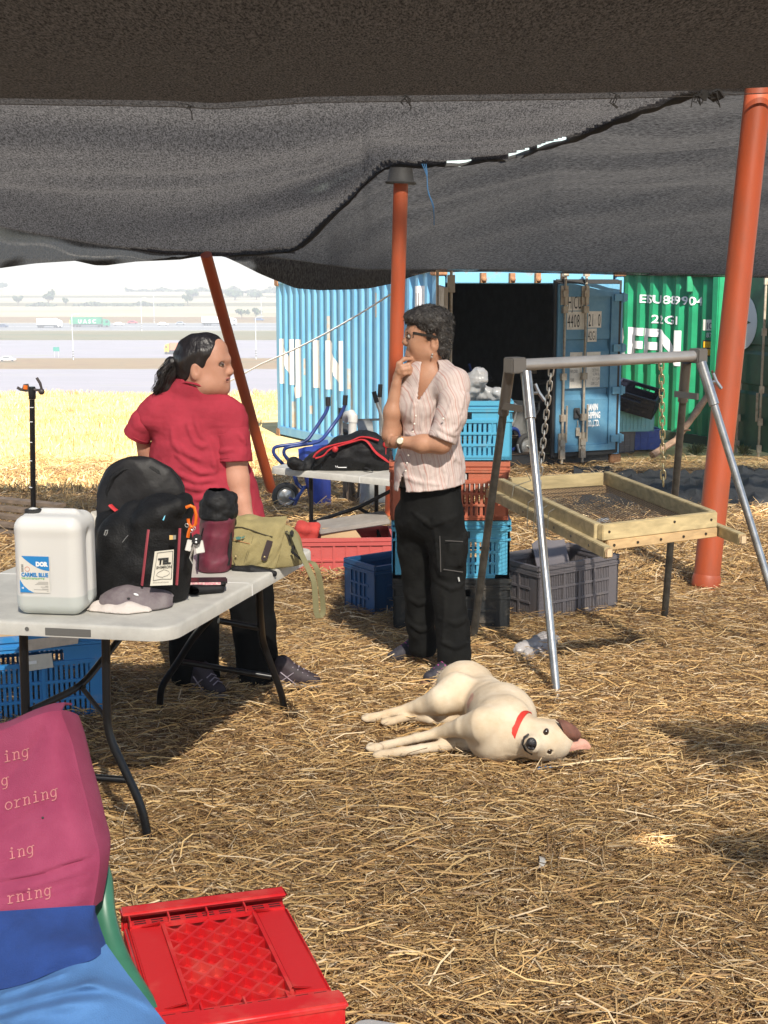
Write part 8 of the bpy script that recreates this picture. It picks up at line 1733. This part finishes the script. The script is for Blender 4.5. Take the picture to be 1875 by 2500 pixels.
f = Field((wB(350,0)[0]-0.08, YB_-0.32, 0.02), (wB(620,0)[0]+0.06, YB_+0.32, 0.84), 0.0055)
f.cone(wB(465,1100,0.03), wB(475,1180,0.02), 0.180, 0.192, 0.04, sq=SQ); f.chain([wB(425,1200,0.03), wB(420,1340,0.0), wB(424,1480,-0.02)], [0.118,0.10,0.094], 0.04); f.chain([wB(530,1200,0.0), wB(548,1340,0.0), wB(560,1470,0.0)], [0.112,0.092,0.082], 0.04); f.wrinkle(0.007, 12, 95, ridge=0.4); f.cut((0,0,gz(YB_)+0.02), (0,0,-1)); sdf_obj('trousers', f, M_pants, pb)
shoe(G(575*K1,1480*K1), G(626*K1,1484*K1)+Vector((0.14,-0.02,0)), sm=mat('shoe_mauve', (0.03,0.019,0.023), 0.7, var=0.3, vscale=40), tm=mat('lace_grey', (0.3,0.25,0.28), 0.7), so=mat('sole_grey', (0.25,0.24,0.24), 0.7), par=pb); shoe(G(415*K1,1487*K1), G(440*K1,1496*K1)+Vector((0.10,-0.10,0)), sm=MATS['shoe_mauve'], tm=MATS['lace_grey'], so=MATS['sole_grey'], par=pb)
f = Field(b4(-20,40,-0.13)-np.array([0.02,0,0.30]), b4(760,40,0.13)+np.array([0.02,0,0.02]), 0.004)
f.ell(b4(470,285,0.004), (0.100,0.086,0.088), 0.02); f.ell(b4(370,370,0.0), (0.062,0.078,0.072), 0.03); f.cone(b4(560,170,0), b4(640,170,0.0), 0.036, 0.030, 0.03); f.ell(b4(560,230,0.0), (0.062,0.080,0.055), 0.02); f.ell(b4(490,390,-0.058), (0.030,0.026,0.036), 0.02); f.ell(b4(330,480,0.0), (0.045,0.06,0.045), 0.03); f.ell(b4(640,190,0.01), (0.030,0.055,0.022), 0.02)
f.ell(b4(760,420,-0.005), (0.086,0.11,0.100), 0.010, sub=True)
f.wrinkle(0.0025, 45, 97, aniso=(0.4,1,1), octv=2); sdf_obj('hair', f, M_hairb, pb)
f = Field(b4(-60,300,-0.10)-np.array([0,0,0.22]), b4(300,300,0.14)+np.array([0,0,0.03]), 0.004); f.chain([b4(262,385,0.0), b4(180,410,0.0), b4(110,520,-0.005), b4(90,640,-0.01), b4(40,690,-0.01)], [0.020,0.034,0.040,0.030,0.010], 0.02, sq=((0,1,0),0.75)); f.wrinkle(0.004, 60, 98, aniso=(1,1,0.2), octv=2); sdf_obj('ponytail', f, M_hairb, pb)
g = np.random.default_rng(18); N = 420; t0 = g.normal(0,1,(N,3))*np.array([0.007,0.013,0.008]); ctrl = np.array([b4(255,385), b4(175,400), b4(100,500,-0.005), b4(70,620,-0.01), b4(15,690,-0.012)]); sc = np.array([0.5,1.5,1.9,1.6,1.3])
pts = ctrl[None]+t0[:,None,:]*sc[None,:,None]+g.normal(0,0.003,(N,5,3))-np.array(pb.location); ribbons('loose_strands', pts, np.full(N,0.0022), np.array([[0.016,0.012,0.011]])*g.uniform(0.6,1.8,(N,1)), attr_mat('hair_strand'), parent=pb, kind='stuff')
b = MB(); b.ball(Vector(b4(240,418,-0.035)), (0.007,0.006,0.010), 8, 6, Euler((0,0.3,0)).to_matrix()); obj('hair_tie', b, M_lett, pb)
b = MB(); b.ball(Vector(b4(712,397,-0.050)), (0.013,0.010,0.008), 10, 7); q = obj('eye', b, M_eyew, pb); b = MB(); b.ball(Vector(b4(724,397,-0.056)), (0.006,0.006,0.0065), 8, 6); obj('iris', b, M_iris, q)
tubes('eyelid', [[b4(675,392,-0.062), b4(700,384,-0.065), b4(738,392,-0.055)]], 0.0028, mat('lash', (0.10,0.05,0.04), 0.7), pb); tubes('eyebrow', [[b4(650,352,-0.064), b4(700,336,-0.060), b4(752,340,-0.040)]], 0.0024, mat('brow_brown', (0.20,0.10,0.07), 0.8), pb)
tubes('lips', [[b4(793,545,-0.012), b4(765,552,-0.034), b4(730,563,-0.048)], [b4(786,586,-0.012), b4(762,587,-0.034), b4(732,575,-0.046)]], 0.0060, M_lip, pb, flat=0.8); tubes('mouth_line', [[b4(792,566,-0.014), b4(765,570,-0.039), b4(722,570,-0.049)]], 0.0030, mat('mouth_dark', (0.08,0.02,0.02), 0.6), pb)
# ------------------------------------------------------------------ the sleeping dog
M_dog = mat('dog_coat', (0.53,0.40,0.255), 0.9, col2=(0.69,0.59,0.45), vscale=7, detail=8, bump=0.22, bscale=330, thr=(0.3,0.72), sub=0.0, spec=0.2)
M_belly = mat('dog_belly', (0.52,0.30,0.22), 0.7, var=0.2, vscale=30); M_nose = mat('dog_nose', (0.018,0.016,0.017), 0.35, bump=0.3, bscale=300)
kd = lambda X, Y, h: np.array(G(870+X/2.860, 1600+Y/2.860, h))
dg_ = thing('dog', 'pale yellow dog with red collar asleep on its side on the straw', 'dog', tuple(kd(900,400,0)))
lo = np.minimum.reduce([kd(-40,450,0), kd(0,760,0), kd(1660,760,0)]); hi = np.maximum.reduce([kd(700,120,0), kd(1660,600,0)])
f = Field((lo[0]-0.05, lo[1]-0.40, lo[2]-0.02), (hi[0]+0.10, hi[1]+0.30, lo[2]+0.42), 0.0048)
f.chain([kd(770,250,0.115), kd(880,300,0.115), kd(980,400,0.125), kd(1010,500,0.125)], [0.104,0.094,0.112,0.122], 0.05)
f.ell(kd(760,215,0.125), (0.115,0.095,0.10), 0.05); f.ell(kd(1050,430,0.12), (0.115,0.13,0.112), 0.05); f.ell(kd(950,560,0.11), (0.09,0.10,0.10), 0.05)
f.chain([kd(700,265,0.150), kd(590,315,0.135), kd(470,350,0.10)], [0.085,0.058,0.036], 0.03); f.chain([kd(470,350,0.10), kd(360,375,0.075), kd(210,410,0.055), kd(130,432,0.045)], [0.034,0.022,0.0165,0.018], 0.015)
f.chain([kd(760,400,0.06), kd(640,430,0.055), kd(520,445,0.045)], [0.062,0.038,0.024], 0.015); f.chain([kd(520,445,0.050), kd(380,420,0.048), kd(270,455,0.045)], [0.023,0.018,0.0165], 0.012)
f.chain([kd(880,490,0.165), kd(760,500,0.145), kd(650,520,0.115), kd(560,545,0.090)], [0.070,0.043,0.028,0.022], 0.02); f.chain([kd(560,545,0.090), kd(420,580,0.072), kd(300,608,0.055), kd(170,640,0.045)], [0.022,0.018,0.017,0.019], 0.012)
f.chain([kd(860,600,0.06), kd(740,615,0.05), kd(600,630,0.052)], [0.050,0.030,0.022], 0.012); f.chain([kd(600,630,0.052), kd(450,655,0.050), kd(320,672,0.048), kd(220,688,0.046)], [0.0215,0.018,0.017,0.019], 0.012)
for (X, Y, h, ex) in ((130,432,0.045,-75),(250,458,0.044,-60),(165,640,0.052,-80),(215,690,0.046,-80)):
    f.ell(kd(X+ex*0.35,Y+4,h), (0.030,0.020,0.019), 0.012)
    for i in range(4): f.ell(kd(X+ex*(0.75+0.18*(i in (1,2))), Y-14+i*11, h+0.006*(i in (1,2))-0.004), (0.0155,0.009,0.0095), 0.005)
f.chain([kd(1050,510,0.14), kd(1140,555,0.125), kd(1230,580,0.115)], [0.100,0.078,0.076], 0.05)
hc = kd(1375,600,0.095); hd = lambda X, Y, dy=0.0: np.array(D(870+X/2.860, 1600+Y/2.860, hc[1]+dy))
f.ell(hd(1360,590,0.0), (0.082,0.078,0.075), 0.04); f.ell(hd(1320,600,-0.04), (0.062,0.055,0.058), 0.03); f.cone(hd(1300,605,-0.06), hd(1232,618,-0.115), 0.043, 0.034, 0.03); f.cone(hd(1260,640,-0.07), hd(1190,620,-0.095), 0.026, 0.022, 0.02)
f.ell(hd(1318,548,-0.082), (0.020,0.015,0.016), 0.015); f.ell(hd(1345,655,-0.082), (0.020,0.015,0.016), 0.015); f.ell(hd(1325,538,-0.098), (0.012,0.010,0.009), 0.006, sub=True); f.ell(hd(1345,668,-0.096), (0.012,0.010,0.009), 0.006, sub=True); f.cone(hd(1240,655,-0.11), hd(1185,600,-0.105), 0.004, 0.004, 0.006, sub=True)
f.chain([kd(640,215,0.06), kd(560,250,0.03), kd(520,270,0.02)], [0.030,0.022,0.012], 0.02)
f.ell(kd(760,345,0.10), (0.024,0.02,0.016), 0.015)
f.wrinkle(0.0007, 55, 101, octv=2)
f.cut((0,0,lo[2]-0.012), (0,0,-1))
yq = f.front(870+790/2.86, 1600+315/2.86); pq = np.array(D(870+790/2.86, 1600+315/2.86, yq if yq else kd(790,315,0.1)[1]))
def reg(c):
    d = np.sqrt(((c-pq)/np.array([0.060,0.05,0.026]))**2 @ np.ones(3)); return (d < 0.95+0.25*np.sin(c[:,0]*90)*np.sin(c[:,2]*120)).astype(int)
dog = sdf_obj('body', f, [M_dog, M_belly], dg_, region=reg)
V = np.array([v.co[:] for v in dog.data.vertices]); Nn = np.array([v.normal[:] for v in dog.data.vertices]); g = np.random.default_rng(28)
wv_ = V+np.array(dg_.location); cand = np.where(np.linalg.norm(wv_-kd(640,225,0.08), axis=1) < 0.14)[0]; NF = 1500; k = g.choice(cand, NF); p = V[k]; n = Nn[k]
fd = n*0.8+np.array([-0.6,0.1,-0.3])+g.normal(0,0.2,(NF,3)); fd /= np.linalg.norm(fd,axis=1)[:,None]; L = g.uniform(0.008,0.022,(NF,1)); pts = np.stack([p-n*0.001, p+fd*L*0.5, p+fd*L-np.array([0,0,0.003])],1)
ribbons('fur', pts, np.full(NF,0.0011), np.array([[0.70,0.56,0.38]])*g.uniform(0.85,1.15,(NF,1)), attr_mat('fur_strand', 0.6), parent=dg_, kind='stuff')
f = Field(hd(1180,560,-0.17), hd(1270,700,-0.05)+np.array([0.02,0,0.12]), 0.003); f = Field(tuple(hd(1150,720,-0.22)), tuple(hd(1310,520,-0.08)), 0.003); f.ell(hd(1222,618,-0.152), (0.0200,0.014,0.0240), 0.01); f.ell(hd(1208,640,-0.163), (0.005,0.008,0.006), 0.004, sub=True); f.ell(hd(1236,646,-0.163), (0.006,0.008,0.006), 0.004, sub=True); sdf_obj('nose', f, M_nose, dg_)
tubes('mouth', [[hd(1205,550,-0.128), hd(1172,572,-0.130), hd(1160,620,-0.130), hd(1178,660,-0.130), hd(1225,690,-0.122)]], 0.0055, M_nose, dg_, flat=0.7)
for X, Y, a in ((1323,536,0.3),(1345,668,-0.2)):
    b = MB(); b.ball(Vector(hd(X,Y,-0.0965)), (0.0085,0.007,0.0125), 10, 7, Euler((0,a,0)).to_matrix()); q = obj('eye', b, M_iris, dg_)
    b = MB(); b.ball(Vector(hd(X+1,Y,-0.0945)), (0.0105,0.006,0.0155), 12, 7, Euler((0,a,0)).to_matrix()); obj('eye_rim', b, M_nose, dg_)
    b = MB(); b.ball(Vector(hd(X+3,Y-5,-0.1035)), (0.0016,0.001,0.0016), 6, 4); obj('glint', b, M_lett, q)
M_ear = mat('ear_inside', (0.14,0.055,0.035), 0.75, var=0.3, vscale=25); M_ear2 = mat('ear_pink', (0.58,0.30,0.22), 0.75, var=0.15, vscale=20)
b = MB(); SGe = smooth_grid([[Vector(hd(1395,455,-0.02)), Vector(hd(1420,480,-0.05)), Vector(hd(1450,540,-0.05)), Vector(hd(1440,580,-0.03))], [Vector(hd(1440,458,-0.03)), Vector(hd(1490,490,-0.04)), Vector(hd(1505,560,-0.05)), Vector(hd(1490,588,-0.03))], [Vector(hd(1490,485,-0.01)), Vector(hd(1530,510,-0.02)), Vector(hd(1562,560,-0.03)), Vector(hd(1540,585,-0.02))]], 10, 14); b.sheet(SGe, 0.006); obj('ear', b, M_ear, dg_, label='upper ear folded back showing its reddish inside')
b = MB(); SGe = smooth_grid([[Vector(hd(1440,590,-0.02)), Vector(hd(1450,640,-0.04)), Vector(hd(1440,680,-0.03))], [Vector(hd(1510,590,0.0)), Vector(hd(1520,630,-0.03)), Vector(hd(1500,662,-0.03))], [Vector(hd(1585,592,0.0)), Vector(hd(1600,615,-0.01)), Vector(hd(1570,652,-0.02))], [Vector(hd(1620,630,0.0)), Vector(hd(1628,640,0.0)), Vector(hd(1618,650,0.0))]], 10, 14); b.sheet(SGe, 0.006); obj('ear', b, M_ear2, dg_, label='lower pink ear spread on the straw')
for k_, (X, Y, h) in enumerate(((60,440,0.05),(180,470,0.03),(68,655,0.05),(112,705,0.035))):
    b = MB()
    for i in range(3): q = kd(X+4*i, Y-14+i*13, h-0.012); b.tube([q, q+np.array([-0.010,-0.004,-0.006])], [0.0034,0.0012], 5)
    obj('claw', b, mat('claw', (0.10,0.07,0.06), 0.5), dg_, kind='stuff')
ca, cb_ = kd(1175,560,0.128), kd(1245,585,0.120); cd_ = Vector(cb_-ca).normalized()
b = MB(); P = []
cc = Vector(kd(1140,545,0.128)); u_ = cd_.cross(Vector((0,0,1))).normalized(); w_ = u_.cross(cd_)
for wd in (-0.0125, 0.0125):
    P.append([cc+cd_*wd+(u_*math.cos(a)+w_*math.sin(a))*0.0885 for a in np.linspace(0, 2*math.pi, 40)])
b.sheet(P, 0.003); obj('collar', b, mat('collar_red', (0.60,0.035,0.02), 0.55, bump=0.2, bscale=300), dg_)
tubes('collar_chain', [[tuple(Vector(kd(1035+4*math.sin(i*1.6),560+i*11,0.14-0.0125*i))) for i in range(9)]], 0.006, M_zn, dg_)
# ------------------------------------------------------------------ the air over the plain
HAZE = 1
if HAZE:
    b = MB(); b.box((0, 760, -14.0), (2600, 1540, 38.0)); hz = obj('haze', b, mat('haze_tmp', (1,1,1)), kind='stuff', smooth=False, label='pale dusty summer haze over the plain')
    m = bpy.data.materials.new('haze_air'); m.use_nodes = True; t = m.node_tree; t.nodes.clear(); o = t.nodes.new('ShaderNodeOutputMaterial'); v = t.nodes.new('ShaderNodeVolumePrincipled')
    v.inputs['Color'].default_value = (0.92,0.95,1.0,1); v.inputs['Density'].default_value = 0.0009; v.inputs['Anisotropy'].default_value = 0.0; t.links.new(v.outputs[0], o.inputs['Volume'])
    hz.data.materials.clear(); hz.data.materials.append(m); m.cycles.homogeneous_volume = True if hasattr(m.cycles, 'homogeneous_volume') else True
